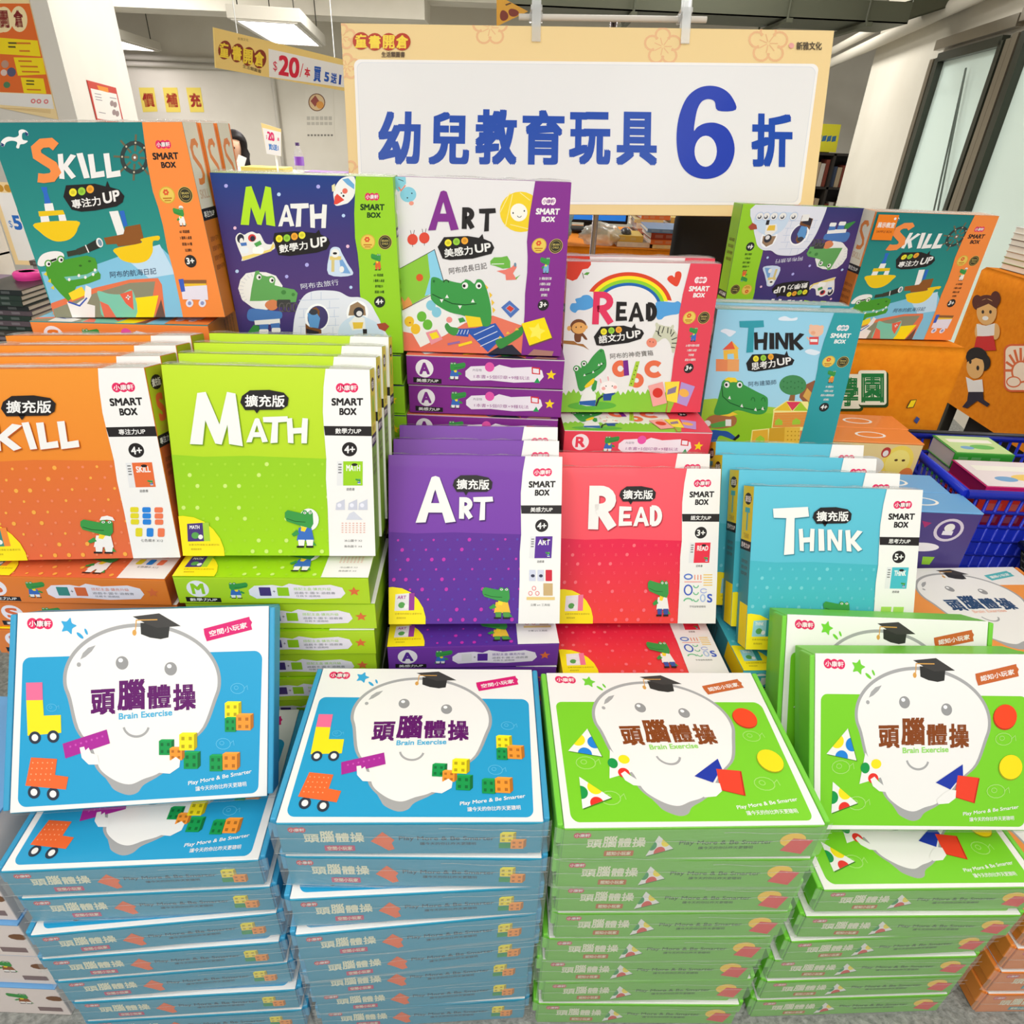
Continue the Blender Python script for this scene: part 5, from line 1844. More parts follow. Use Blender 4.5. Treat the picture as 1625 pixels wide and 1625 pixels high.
A.poly([(8, 18), (16, 9), (22, 18), (15, 27)], (140, 65, 55))
A.ell(23, 24, 6, 6, (205, 140, 60), n=12)
for y, h_ in ((42, 6), (51, 5)):
    for k in range(6):
        A.rect(1 + 7 * k, y, 6.5 + 7 * k, y + h_, (176, 170, 156))
for k in range(8):
    A.rect(1 + 5.4 * k, 71, 4.5 + 5.4 * k, 74, (120, 115, 105))
tag(slab('wall_emblem', [onb(*p) for p in q], .004, WALLW, A), 'round brown emblem above grey lettering on the back wall', 'emblem')

# ------------------------------------------------------------------ hanging banner
A = Art(1.0, .125, [(980, 128), (1570, 283), (1578, 418), (995, 308)])
A.poly([(1222, 225), (1590, 312), (1590, 405), (1232, 350)], (246, 244, 242))
for x, y, s in ((1030, 228, '童'), (1086, 242, '書'), (1135, 258, '開'), (1186, 270, '倉')):
    A.ell(x, y, 29, 42, (140, 45, 20), n=20)
    A.text(s, (x - 22, y + 30), (x + 20, y + 38), (x - 24, y - 36), (250, 220, 60), 0.028)
A.text('生活類圖書', (1112, 308), (1195, 334), (1112, 292), (90, 70, 40), 0.01)
A.text('新雅文化', (1085, 184), (1132, 192), (1085, 172), (160, 130, 80))
A.text('$', (1248, 325), (1266, 330), (1246, 278), (220, 40, 80), 0.0)
A.text('20', (1272, 342), (1366, 360), (1270, 252), (222, 25, 60), 0.035)
A.text('/', (1368, 352), (1380, 355), (1370, 290), (222, 25, 60))
A.text('本', (1390, 350), (1416, 356), (1388, 308), (222, 25, 60), 0.03)
A.text('買', (1432, 372), (1466, 378), (1430, 305), (30, 90, 190), 0.03)
A.text('5', (1480, 372), (1502, 378), (1480, 330), (30, 90, 190), 0.05)
A.text('送', (1510, 380), (1538, 386), (1510, 335), (30, 90, 190), 0.03)
A.text('1', (1548, 388), (1558, 390), (1548, 345), (30, 70, 170), 0.05)
t = empty('hanging_banner', (-1.07, 3.5, .16))
tag(t, 'long yellow and white price banner hanging from the ceiling', 'banner')
b = slab('board', [(-1.189, 3, .283), (-.948, 4.03, .268), (-.962, 4.03, .134), (-1.205, 3, .157)], .006, mat((246, 214, 130), .5), A)
b.parent = t
b.location = Vector(b.location) - Vector(t.location)
for x, y, z in ((-1.16, 3.15, .28), (-.97, 3.9, .268)):
    bm = bmesh.new()
    tube_bm(bm, [(0, 0, 0), (0, 0, CEIL - z)], .002, 5)
    o = link('string', bm, [mat((200, 200, 195), .4)], t)
    o.location = Vector((x, y, z)) - Vector(t.location)

# ------------------------------------------------------------------ big sale sign on its stand
MS = pose(.150, 1.864, -.187, 1.44, 14.75, 1.54)
W_, H_ = 1.2, .42
A = Art(W_, H_, [(0, 75), (1592, 98), (1522, 700), (37, 682)])
A.big, A.step = True, 2.0
for x, y, r in ((480, 90, 55), (1037, 150, 58), (1378, 140, 62), (5, 120, 40), (20, 215, 40), (35, 560, 40)):
    for k in range(5):
        a = math.radians(72 * k - 90)
        A.arc(x + r * .62 * math.cos(a), y + r * .62 * math.sin(a), r * .4, r * .4, math.degrees(a) - 125, math.degrees(a) + 125, 7, (240, 190, 140), n=10)
    for k in range(7):
        a = math.radians(51 * k)
        A.line([(x + 5 * math.cos(a), y + 5 * math.sin(a)), (x + r * .5 * math.cos(a), y + r * .5 * math.sin(a))], 3, (240, 190, 140), same=k > 0)


def panel(k, col):
    pts = []
    for cx, cy, a in ((1520 - k, 226 + k, -90), (1467 - k, 642 - k, 0), (84 + k, 635 - k, 90), (64 + k, 212 + k, 180)):
        for i in range(7):
            tt = math.radians(a + 15 * i)
            pts.append((cx + 20 * math.cos(tt), cy + 20 * math.sin(tt)))
    A.poly(pts, col)


panel(0, (250, 248, 246))
panel(9, (225, 228, 234))
panel(11, (240, 240, 240))
BLUE = (4, 72, 178)
for s, x0, y0, x1, y1 in (('幼', 122, 358, 258, 530), ('兒', 284, 360, 415, 530), ('教', 434, 352, 568, 530), ('育', 585, 354, 720, 530), ('玩', 736, 360, 870, 530), ('具', 888, 360, 1020, 532), ('折', 1324, 366, 1456, 538)):
    A.text(s, (x0, y1), (x1, y1 + 2), (x0 + 2, y0), BLUE, 0.032)
A.blob([(1274, 354), (1260, 312), (1230, 286), (1190, 277), (1150, 286), (1115, 316), (1092, 370), (1083, 430), (1086, 490), (1100, 535), (1130, 565), (1172, 577), (1215, 570), (1250, 545), (1269, 500), (1267, 455), (1246, 415), (1210, 397), (1175, 398), (1150, 410), (1139, 422), (1142, 390), (1150, 352), (1164, 328), (1185, 320), (1205, 328), (1216, 357)], (6, 55, 180))
A.ell(1177, 488, 36, 50, (240, 240, 240))
for x, y, s in ((66, 133, '童'), (110, 136, '書'), (155, 136, '開'), (198, 136, '倉')):
    A.ell(x, y, 27, 28, (190, 60, 35), n=20)
    A.txt(s, x - 19, y - 21, x + 19, y + 22, (252, 222, 70), 0.028)
A.txt('生活類圖書', 132, 168, 207, 186, (90, 70, 50), 0.02)
A.ell(1452, 148, 9, 9, (238, 170, 165), n=10)
A.txt('新雅文化', 1468, 136, 1550, 162, (85, 75, 60), 0.02)
bm = bmesh.new()
box_bm(bm, -W_ / 2, W_ / 2, 0, .006, 0, H_, 0, .001)
sl = [mat((247, 218, 158), .5)]
stamp(bm, sl, A, fr_plane((-W_ / 2, 0, 0), (1, 0, 0), (0, 0, 1), (0, -1, 0)))
o = link('sale_sign', bm, sl)
o.matrix_world = MS
tag(o, 'large yellow bordered white sale sign with bold blue characters and a 6', 'sign')
t = empty('sign_stand', (.2, 2.02, FLOOR))
tag(t, 'slim metal pole stand with a crossbar that carries the big sale sign', 'stand')
POLE = mat((150, 140, 142), .25, 0, .9)
CLEAR = mat((235, 238, 238), .1, .5, 0, 0, .5, .3)
top = MS @ Vector((0, .02, H_ + .028))
bm = bmesh.new()
tube_bm(bm, [(0, 0, 0), (0, 0, top.z - FLOOR - .0)], .0085, 12)
link('pole', bm, [POLE], t)
bm = bmesh.new()
a, b = MS @ Vector((-.17, .02, H_ + .026)), MS @ Vector((.29, .02, H_ + .026))
tube_bm(bm, [a - t.location, b - t.location], .007, 10)
m_ = (a + b) / 2
tube_bm(bm, [m_ - Vector(t.location), Vector((0, 0, top.z - FLOOR))], .007, 10)
link('crossbar', bm, [mat((225, 220, 210), .3)], t)
bm = bmesh.new()
lathe_bm(bm, [(.14, 0), (.14, .012), (.03, .02), (.012, .05)], seg=24)
link('base_plate', bm, [POLE], t)
for xx in (-.128, .235):
    bm = bmesh.new()
    for yy in (-.008, .012):
        box_bm(bm, -.011, .011, yy, yy + .004, -.035, .075, 0, .0015)
    box_bm(bm, -.014, .014, -.008, .03, .03, .042, 0, .002)
    tube_bm(bm, [(-.016, .022, .026), (.016, .022, .026)], .011, 10)
    o = link('clip', bm, [CLEAR], t)
    o.matrix_local = Matrix.Translation(-Vector(t.location)) @ MS @ Matrix.Translation((xx, 0, H_))

# ------------------------------------------------------------------ stepped platform under the inner stacks
PL = mat((120, 110, 100), .7)
bm = bmesh.new()
E_STACK = {'skill': (-.687, .812, -.627, 4), 'math': (-.371, .822, -.618, 7), 'art': (-.056, .868, -.781, 3), 'read': (.252, .865, -.829, 2), 'think': (.575, .888, -.821, 2)}
S_STACK = {'skill': (-.70, 1.135, -.318, 3), 'math': (-.37, 1.205, -.377, 6), 'art': (-.064, 1.215, -.376, 4), 'read': (.251, 1.22, -.515, 3), 'think': (.57, 1.32, -.612, 1)}
for D_, T_ in ((E_STACK, ET), (S_STACK, ST)):
    for k, (x, y, z, n) in D_.items():
        box_bm(bm, x - .13, x + .13, y + .03, y + .28, FLOOR, z - n * T_ - .0005)
tag(link('trim_4', bm, [PL]), kind='structure')

# ------------------------------------------------------------------ front stacks of wide flat cartons
C2 = [(-0.113, 0.524, 2.9), (-0.111, 0.522, 2.0), (-0.11, 0.515, 5.4), (-0.109, 0.511, 7.4), (-0.107, 0.516, 8.1), (-0.113, 0.524, 6.9), (-0.112, 0.528, 6.4), (-0.113, 0.53, 5.1)]
C3 = [(0.255, 0.531, 3.5), (0.255, 0.533, 2.6), (0.26, 0.54, 2.6), (0.263, 0.541, 2.8), (0.255, 0.542, 2.7), (0.25, 0.546, 2.7), (0.258, 0.548, 2.9), (0.252, 0.544, 1.7)]
C1 = [(-0.506, 0.526, 5.3), (-0.499, 0.525, 5.3), (-0.497, 0.515, 7.7), (-0.5, 0.51, 6.4), (-0.496, 0.51, 6.7), (-0.489, 0.505, 5.2), (-0.486, 0.504, 5.0)]
C4 = [(0.663, 0.583, 3.3), (0.651, 0.576, 2.7), (0.642, 0.577, 4.8), (0.632, 0.575, 3.3), (0.633, 0.574, 3.9), (0.63, 0.572, 3.7)]
for lst, zt, T_, kind, colr, where, grp in (
        (C2, -.774, .0714, 'b:blue', 'blue', 'flat-topped blue stack', 'cartons of the flat-topped blue stack'),
        (C3, -.768, .0721, 'b:green', 'green', 'flat-topped green stack', 'cartons of the flat-topped green stack'),
        (C1, -.900, .0636, 'b:blue', 'blue', 'blue stack carrying a leaning carton', 'cartons of the blue stack under the upright carton'),
        (C4, -.967, .0630, 'b:green', 'green', 'green stack carrying two leaning cartons', 'cartons of the green stack under the upright cartons')):
    for i, (x, y, yaw) in enumerate(lst):
        put(kind, pose(x, y, zt - i * T_, yaw, 90), '%s game carton, %s of the %s' % (colr, ORD[i], where), grp, (T_ - .0025) / BT)
MB1 = pose(-.509, .584, -.850, 9.7, 34.9, -2.0)
put('b:blue', MB1, 'blue and white game carton leaning upright on the blue stack, full front showing')
put('b:green', pose(.664, .648, -.923, .3, 30, 2.0), 'green and white game carton leaning upright in front of a matching one')
put('b:green', pose(.640, .744, -.929, 1.5, 28, -.5), 'green game carton leaning behind another, only its top strip showing')
for i, x in enumerate((.872, .868, .868, .872)):
    put('b:orange', pose(x + .17, .60 - .003 * i, FLOOR + .069 * (4 - i), 2.5, 90), 'orange game carton, %s of the low orange stack on the floor' % ORD[i], 'cartons of the low orange stack', .96)
# pale cartons beside the blue stack
WB = mat((226, 214, 208), .5, .1)
proto = None
for i, (xr, zt) in enumerate(((-.709, 0), (-.716, 1), (-.715, 2), (-.716, 3), (-.720, 4))):
    zt = FLOOR + .0968 * (4 - i)
    if proto is None:
        t = empty('picture_book_carton')
        bm = bmesh.new()
        box_bm(bm, -.34, 0, 0, .26, 0, .1, 0, .0015)
        sl = [WB]
        A = Art(.34, .1, [(0, 0), (340, 0), (340, 100), (0, 100)])
        for x in (60, 250):
            croc(A, x, 22, x + 40, 62, cloth=(150, 90, 50))
            A.ell(x + 80, 38, 16, 9, (120, 80, 50), n=10)
        for k in range(3):
            A.rect(150, 25 + 14 * k, 220, 30 + 14 * k, (190, 170, 160))
        A.rect(290, 72, 330, 86, (130, 110, 110))
        A.rect(30, 72, 60, 86, (170, 150, 150))
        stamp(bm, sl, A, fr_plane((-.34, 0, 0), (1, 0, 0), (0, 0, 1), (0, -1, 0)))
        link('carton', bm, sl, t)
        bm = bmesh.new()
        box_bm(bm, -.342, .002, -.002, .262, .0985, .1025, 0, .001)
        link('lid', bm, [mat((110, 165, 215), .4, .15)], t)
        proto = t
    else:
        t = copy_tree(proto)
    t.location = (xr, .52 + .004 * (i % 2), zt + .0004)
    t.scale = (1, 1, .935)
    tag(t, 'pale carton with blue lid, %s of the pale stack' % ORD[i], 'box', 'pale cartons beside the blue stack')

# ------------------------------------------------------------------ lying and standing square boxes
INK = {'e:skill': 'orange', 'e:math': 'lime green', 'e:art': 'purple', 'e:read': 'red', 'e:think': 'light teal'}
rng = random.Random(8)
for k, (x, y, z, n) in E_STACK.items():
    for i in range(n):
        put('e:' + k, pose(x + (rng.random() - .5) * .012 * (i > 0), y + .004 * (i % 2), z - i * ET, 4.3 + (rng.random() - .5) * 3 if k != 'skill' else 2, 90),
            '%s square box lying flat, %s under its standing row' % (INK['e:' + k], ORD[i]), 'lying %s boxes' % INK['e:' + k], .955)
E_UP = {'skill': [(-.670, .839, 2.7, 10.7, 2.2), (-.676, .896, 2.7, 10.7, 2.0), (-.680, .953, 2.7, 10.7, 1.8), (-.682, 1.010, 2.7, 10.7, 1.8)],
        'math': [(-.367, .862, 5.0, 14.1, -.5), (-.368, .920, 4.8, 14.1, -.2), (-.369, .978, 4.6, 14.1, 0), (-.369, 1.036, 4.4, 14.1, 0)],
        'art': [(-.057, .896, 4.1, 26.0, 0), (-.060, .962, 4.1, 26, 0), (-.060, 1.026, 4.1, 26, 0)],
        'read': [(.248, .975, 3.0, 26.0, .5), (.243, 1.040, 3.2, 26.0, .4)],
        'think': [(.582, .910, .8, 25.3, .8), (.572, .973, 1.0, 25.3, .6), (.557, 1.036, 1.0, 25.3, .5), (.560, 1.099, 1.0, 25.3, .5)]}
ZE = {'skill': -.616, 'math': -.604, 'art': -.756, 'read': -.8045, 'think': -.7955}
ROWP = ['foremost, its whole front showing', 'second from the front', 'third from the front', 'rearmost']
WORD = {'skill': 'orange', 'math': 'lime green', 'art': 'purple', 'read': 'red', 'think': 'light teal'}
for k, L in E_UP.items():
    for i, (x, y, yaw, lean, tw) in enumerate(L):
        p = ROWP[i] if i < len(L) - 1 or i == 0 else 'rearmost'
        put('e:' + k, pose(x, y, ZE[k] + .0005 + (.0055 if k == 'skill' else 0), yaw, lean, tw), '%s square box standing %s in its row' % (WORD[k], p.replace('foremost, its whole front showing', 'foremost')), 'upright %s boxes' % WORD[k], .95)
S_INK = {'skill': 'teal and orange sailing', 'math': 'navy and lime igloo', 'art': 'white and purple painting', 'read': 'white and red rainbow', 'think': 'pale blue block house'}
for k, (x, y, z, n) in S_STACK.items():
    for i in range(n):
        put('s:' + k, pose(x + (rng.random() - .5) * .008, y + .004 * (i % 2), z - i * ST, {'skill': 4, 'read': 3, 'think': -3}.get(k, 1) + (rng.random() - .5), 90),
            '%s box lying flat, %s under its standing twin' % (S_INK[k], ORD[i]), 'lying %s boxes' % S_INK[k], .955)
S_UP = {'skill': [(-.669, 1.155, 1.2, 0, 2.3), (-.669, 1.217, 1.2, 0, 2.0), (-.668, 1.279, 1.2, 0, 2.0)],
        'math': [(-.367, 1.206, 2.4, 0, .7)],
        'art': [(-.071, 1.226, 0, 2.3, .5)],
        'read': [(.240, 1.304, 5.0, 5.4, .6), (.243, 1.366, 5.0, 5.4, .6)],
        'think': [(.570, 1.386, -3.5, 3.9, 1.5), (.566, 1.449, -3.5, 3.9, 1.5)]}
ZS = {'skill': -.3165, 'math': -.3755, 'art': -.3725, 'read': -.508, 'think': -.6045}
for k, L in S_UP.items():
    for i, (x, y, yaw, lean, tw) in enumerate(L):
        lab = '%s picture box standing upright on top of its stack' % S_INK[k] if i == 0 else '%s picture box standing %s behind the front one' % (S_INK[k], ['', 'directly', 'second'][i])
        put('s:' + k, pose(x, y, ZS[k] + .0012 + (.004 if k == 'skill' else 0), yaw, lean, tw), lab, 'upright %s boxes' % S_INK[k], .96)
# display samples on the draped table
put('s:math', pose(.665, 1.72, -.429, 4.5, 2, 180) @ Matrix.Translation((0, 0, -SH)), 'navy and lime igloo sample box standing upside down on the draped table')
o = put('s:skill', pose(.966, 1.70, -.431, 5, -1.0, 0), 'teal and orange sailing sample box with orange sticker on the draped table')
A = Art(.05, .05, [(0, 0), (50, 0), (50, 50), (0, 50)])
A.txt('展示教室', 4, 14, 46, 26, WHITE, .02)
A.txt('SAMPLE BOX', 6, 32, 44, 37, (120, 50, 20))
A.ell(42, 6, 3, 3, WHITE, n=8)
bm = bmesh.new()
box_bm(bm, -.146, -.097, -.0035, -.0026, .235, .29)
sl = [mat((240, 130, 30), .4)]
stamp(bm, sl, A, fr_plane((-.146, -.0035, .238), (1, 0, 0), (0, 0, 1), (0, -1, 0)))
link('sticker', bm, sl, o)

# ------------------------------------------------------------------ draped tables
CLOTH = noisy('orange_cloth', (226, 128, 14), (236, 142, 22), 60, .85, .15)


def px(P):
    c = Vector(P)
    x, y, z = c.dot(_r2), -c.dot(_u2), c.dot(_f)
    return (812.5 + FPX * x / z, 812.5 + FPX * y / z)


def draped(name, label, o, ux, uz, w, h, depth, draw, fold=.006, nf=5):
    """table under a cloth: o is the top left corner of the visible face, ux along it, the cloth hangs down h"""
    ux = Vector(ux).normalized()
    dn = Vector((0, 0, -1))
    n = ux.cross(Vector((0, 0, 1)))
    n = -n if n.dot(-Vector(o)) < 0 else n
    o = Vector(o)
    c = o + ux * w / 2 - n * depth / 2
    c.z = FLOOR
    t = empty(name, c)
    tag(t, label, 'table')
    f = lambda a, b: fold * (math.sin(a * nf * 6.283 / w + 2 * b) * (.25 + b / h) + .4 * math.sin(a * 23 + 1.3))
    bm = bmesh.new()
    nx, ny = 60, 10
    g = [[bm.verts.new(o + ux * w * i / nx + dn * h * j / ny + n * f(w * i / nx, h * j / ny) - c) for j in range(ny + 1)] for i in range(nx + 1)]
    for i in range(nx):
        for j in range(ny):
            bm.faces.new((g[i][j], g[i + 1][j], g[i + 1][j + 1], g[i][j + 1])).smooth = True
    # rolled front edge, top and the two ends
    back = [bm.verts.new(o + ux * w * k - n * depth - c) for k in (0, 1)]
    tp = [bm.verts.new(o + ux * w * i / nx - n * .015 + Vector((0, 0, .012)) - c) for i in range(nx + 1)]
    for i in range(nx):
        bm.faces.new((g[i][0], tp[i], tp[i + 1], g[i + 1][0])).smooth = True
    bm.faces.new(tp + [back[1], back[0]])
    for k, s in ((0, g[0]), (1, g[nx])):
        bl_ = bm.verts.new(o + ux * w * k - n * depth + dn * h - c)
        bm.faces.new([back[k], tp[0 if k == 0 else nx]] + s + [bl_])
    sl = [CLOTH]
    if draw:
        A = Art(w, h, [px(o), px(o + ux * w), px(o + ux * w + dn * h), px(o + dn * h)])
        draw(A)
        stamp(bm, sl, A, lambda x, y, hh: o + ux * x + dn * (h - y) + n * (f(x, h - y) + hh + .003) - c)
    link('table_cloth', bm, sl, t)
    for a in (.06, .94):
        for b in (.12, .88):
            bm = bmesh.new()
            p = o + ux * w * a - n * depth * b - c
            box_bm(bm, p.x - .02, p.x + .02, p.y - .02, p.y + .02, 0, o.z - FLOOR - .03, 0, .003)
            link('leg', bm, [mat((70, 68, 60), .5, 0, .4)], t)
    return t


def art_school(A):
    for s, x0, x1, y0 in (('學', 1330, 1364, 598), ('園', 1366, 1404, 592)):
        A.rrect(x0 - 4, y0 - 3, x1 + 5, y0 + 54, 5, (40, 70, 30))
        A.rrect(x0 - 5, y0 - 5, x1 + 2, y0 + 50, 5, (236, 236, 215))
        A.txt(s, x0, y0, x1 - 2, y0 + 46, (25, 120, 60), .035)
    A.poly([(1444, 634), (1454, 633), (1449, 646), (1437, 647)], (60, 50, 30))
    A.poly([(1445, 635), (1453, 634), (1448, 645), (1439, 646)], (250, 215, 20))
    A.poly([(1449, 667), (1454, 660), (1459, 664), (1454, 672)], (60, 80, 140))


draped('display_table', 'orange draped table with green printed characters carrying two sample boxes', (.50, 1.64, -.446), (1, 0, 0), 0, .62, .62, .42, art_school, 0)


def art_kids(A):
    sk, hr = (228, 178, 110), (88, 36, 22)
    for x, y in ((1552, 480), (1581, 474)):
        A.ell(x, y, 8, 12, hr)
    A.ell(1567, 482, 18, 14, hr)
    A.ell(1567, 495, 16, 21, sk)
    A.poly([(1551, 490), (1556, 478), (1567, 474), (1580, 480), (1583, 490), (1570, 482)], hr)
    for x in (1561, 1573):
        A.ell(x, 495, 2.2, 3, (50, 30, 20), n=10)
    A.ell(1565, 505, 5, 3.5, WHITE, n=12)
    A.ell(1555, 526, 7, 13, sk)
    A.ell(1581, 526, 7, 13, sk)
    A.poly([(1551, 514), (1566, 517), (1580, 513), (1579, 532), (1566, 534), (1552, 533)], (236, 232, 228))
    A.poly([(1551, 534), (1578, 533), (1582, 556), (1546, 557)], (205, 40, 40))
    A.ell(1551, 566, 17, 15, (28, 18, 18))
    A.ell(1561, 575, 12, 14, (28, 18, 18))
    A.ell(1549, 582, 14, 19, sk)
    A.poly([(1535, 575), (1540, 562), (1560, 562), (1564, 572), (1550, 568)], (28, 18, 18))
    A.ell(1553, 584, 2.4, 4, (30, 20, 20), n=10)
    A.ell(1541, 574, 2.2, 3.6, (30, 20, 20), n=10)
    A.poly([(1534, 598), (1546, 604), (1560, 602), (1562, 622), (1538, 624)], (235, 232, 228))
    A.poly([(1538, 622), (1561, 622), (1562, 634), (1572, 641), (1568, 646), (1552, 636), (1536, 648), (1528, 646), (1536, 636)], (40, 30, 50))
    # sunrise badge
    A.rrect(1594, 546, 1650, 622, 12, (222, 100, 50))
    A.rrect(1597, 549, 1650, 619, 10, (246, 228, 205))
    for k in range(9):
        a = math.radians(180 + 22 * k)
        A.line([(1622 + 14 * math.cos(a), 588 + 16 * math.sin(a)), (1622 + 26 * math.cos(a), 588 + 36 * math.sin(a))], 4, (222, 110, 60))
    A.ell(1622, 590, 16, 18, (222, 110, 60))
    A.ell(1622, 590, 13, 15, (246, 228, 205))
    A.ell(1610, 606, 12, 9, (222, 110, 60))
    A.ell(1610, 606, 10, 7, (246, 228, 205))


draped('display_table', 'orange draped table with two printed children and a sunrise badge', (1.8, 2.738, -.412), (0, -1, 0), 0, 1.05, .51, .38, art_kids, 0)
draped('display_table', 'orange draped table under the sale sign with loose books on it', (.06, 2.52, -.372), (1, 0, 0), 0, .625, .5, .75, None, .008, 9)

# ------------------------------------------------------------------ books
def book(x0, x1, y0, y1, z, h, cov, label, yaw=0.0, group=None, spine=None, pages=(232, 226, 212)):
    """a closed book lying flat: cover boards, spine and a page block"""
    t = empty('book', ((x0 + x1) / 2, (y0 + y1) / 2, z), (0, 0, yaw))
    tag(t, label, 'book', group)
    w, d = x1 - x0, y1 - y0
    bm = bmesh.new()
    box_bm(bm, -w / 2, w / 2, -d / 2, d / 2, 0, .0015)
    box_bm(bm, -w / 2, w / 2, -d / 2, d / 2, h - .0015, h)
    box_bm(bm, -w / 2, w / 2, -d / 2, -d / 2 + .002, .0015, h - .0015, 1)
    for a in (.08, .3, .62):
        box_bm(bm, -w / 2 + w * a, -w / 2 + w * (a + .16), -d / 2 - .0006, -d / 2 - .0002, h * .25, h * .75, 2)
    link('cover', bm, [mat(cov, .4, .2), mat(spine or cov, .4, .2), mat(tuple(int(60 + v * .7) for v in (spine or cov)), .4)], t)
    bm = bmesh.new()
    box_bm(bm, -w / 2 + .003, w / 2 - .003, -d / 2 + .003, d / 2 - .003, .0015, h - .0015)
    link('pages', bm, [mat(pages, .8)], t)
    return t


boxobj_t = boxobj('low_plinth', -2.05, -1.20, 1.62, 2.35, FLOOR, -.60, mat((205, 192, 170), .7), .004)
tag(boxobj_t, 'pale beige plinth under the piles of thin books behind the sailing boxes', 'plinth')
rng = random.Random(21)
piles = [(-1.38, -1.245, 1.66, 1.86, 16, .0125, [(44, 60, 52), (70, 66, 60), (38, 44, 44), (96, 84, 90)], 'dark pile beside the teal sailing box'),
         (-1.56, -1.40, 1.72, 1.95, 14, .0125, [(140, 120, 140), (126, 104, 132), (160, 148, 150)], 'mauve pile beside the dark pile'),
         (-1.375, -1.25, 1.90, 2.10, 18, .0125, [(60, 62, 110), (92, 80, 70), (52, 50, 56), (150, 146, 140)], 'mixed pile behind the dark pile')]
for x0, x1, y0, y1, n, h, cols, where in piles:
    for i in range(n):
        j = (rng.random() - .5) * .01
        k = n - 1 - i
        lab = ('topmost' if k == 0 else '%s from the top' % ['', 'second', 'third', 'fourth', 'fifth', 'sixth', 'seventh', 'eighth', 'ninth', 'tenth', 'eleventh', 'twelfth', 'thirteenth', 'fourteenth', 'fifteenth', 'sixteenth', 'seventeenth', 'eighteenth'][k])
        book(x0 + j, x1 + j, y0 + j, y1 + j, -.60 + i * (h + .0004), h, rng.choice(cols), 'thin book %s in the %s' % (lab, where), 0.0, 'thin books in the ' + where)
o = link('tape_roll', *(lambda bm: (lathe_bm(bm, [(.03, 0), (.034, .004), (.034, .016), (.03, .02), (.018, .02), (.018, 0)], seg=20) or bm, [mat((240, 70, 160), .4)]))(bmesh.new()))
o.location = (-1.31, 1.79, -.60 + 16 * .0129)
tag(o, 'bright pink tape roll lying on the dark pile of books', 'tape')
# price card beside the sailing box
t = empty('price_card', (-1.58, 2.2, -.60))
tag(t, 'white price card with a blue 5 beside the teal sailing box', 'price card')
A = Art(.16, .25, [(0, 0), (160, 0), (160, 250), (0, 250)])
A.rect(14, 30, 152, 236, (244, 243, 240))
A.txt('$', 22, 112, 32, 136, (60, 130, 205), .0)
A.txt('5', 36, 96, 62, 140, (40, 110, 200), .05)
for k in range(4):
    A.ell(30 + 24 * k, 17, 11, 11, (205, 150, 50), n=14)
s_ = slab('card', [(-1.64, 2.2, -.20), (-1.48, 2.2, -.20), (-1.48, 2.2, -.44), (-1.64, 2.2, -.44)], .004, mat((248, 220, 165), .5), A)
s_.parent = t
s_.location = Vector(s_.location) - Vector(t.location)
bm = bmesh.new()
tube_bm(bm, [(.02, .012, .01), (.02, .012, .2)], .005, 8)
box_bm(bm, -.04, .08, -.03, .05, 0, .01, 0, .002)
link('stand', bm, [CLEAR], t)
# shelf rack with cream and gold picture cards
t = empty('card_rack', (-1.86, 2.1, -.60))
tag(t, 'small white rack of cream and gold cards behind the price card', 'rack')
for k in range(3):
    bm = bmesh.new()
    box_bm(bm, -.14, .2, -.0, .12, .08 + .11 * k, .088 + .11 * k, 0, .001)
    link('shelf', bm, [mat((240, 236, 228), .5)], t)
    bm = bmesh.new()
    box_bm(bm, -.12, .17, .01, .03, .0885 + .11 * k, .165 + .11 * k, 0, .001)
    box_bm(bm, -.06, .1, .006, .0095, .1 + .11 * k, .14 + .11 * k, 1)
    link('card', bm, [mat((248, 232, 200), .5), mat((206, 165, 70), .5)], t)
for x in (-.14, .195):
    bm = bmesh.new()
    box_bm(bm, x, x + .005, 0, .12, 0, .42, 0, .001)
    link('upright', bm, [mat((240, 236, 228), .5)], t)

# loose books on the rear draped table
cols = [(232, 214, 150), (225, 120, 60), (150, 60, 40), (120, 150, 190), (232, 226, 214), (225, 190, 90), (90, 60, 46), (214, 150, 130), (240, 236, 226)]
names = ['cream', 'orange', 'brick red', 'grey blue', 'white', 'mustard', 'brown', 'pink', 'ivory']
zt = -.3595
spots = [(.46, .64, 2.56, 2.76, 4, 'front pile by the black bag'), (.33, .45, 2.57, 2.72, 2, 'low pile below the computer mouse'), (.455, .57, 2.85, 3.05, 5, 'back pile behind the mouse'), (.58, .68, 2.88, 3.06, 4, 'back pile nearest the black chair')]
ci = 0
for x0, x1, y0, y1, n, where in spots:
    where = where.replace('nearest', 'next to')
    for i in range(n):
        j = (rng.random() - .5) * .03
        h = .013 + .004 * (ci % 3)
        k = ci % len(cols)
        book(x0 + j, x1 + j, y0, y1, zt + sum(.013 + .004 * ((ci - m - 1) % 3) + .0006 for m in range(i)), h, cols[k],
             '%s covered book, %s in the %s' % (names[k], ['lowest', 'second up', 'third up', 'fourth up', 'uppermost'][i], where), rng.random() * .1 - .05, 'loose books under the sale sign')
        ci += 1
bm = bmesh.new()
bmesh.ops.create_uvsphere(bm, u_segments=16, v_segments=10, radius=1)
for v in bm.verts:
    v.co = Vector((v.co.x * .022, v.co.y * .036, max(v.co.z, 0) * .024))
o = link('computer_mouse', bm, [mat((70, 70, 70), .3)], None, True)
o.location = (.375, 2.62, zt + 2 * .0175 + .0015)
tag(o, 'black computer mouse on the books under the sale sign', 'mouse')
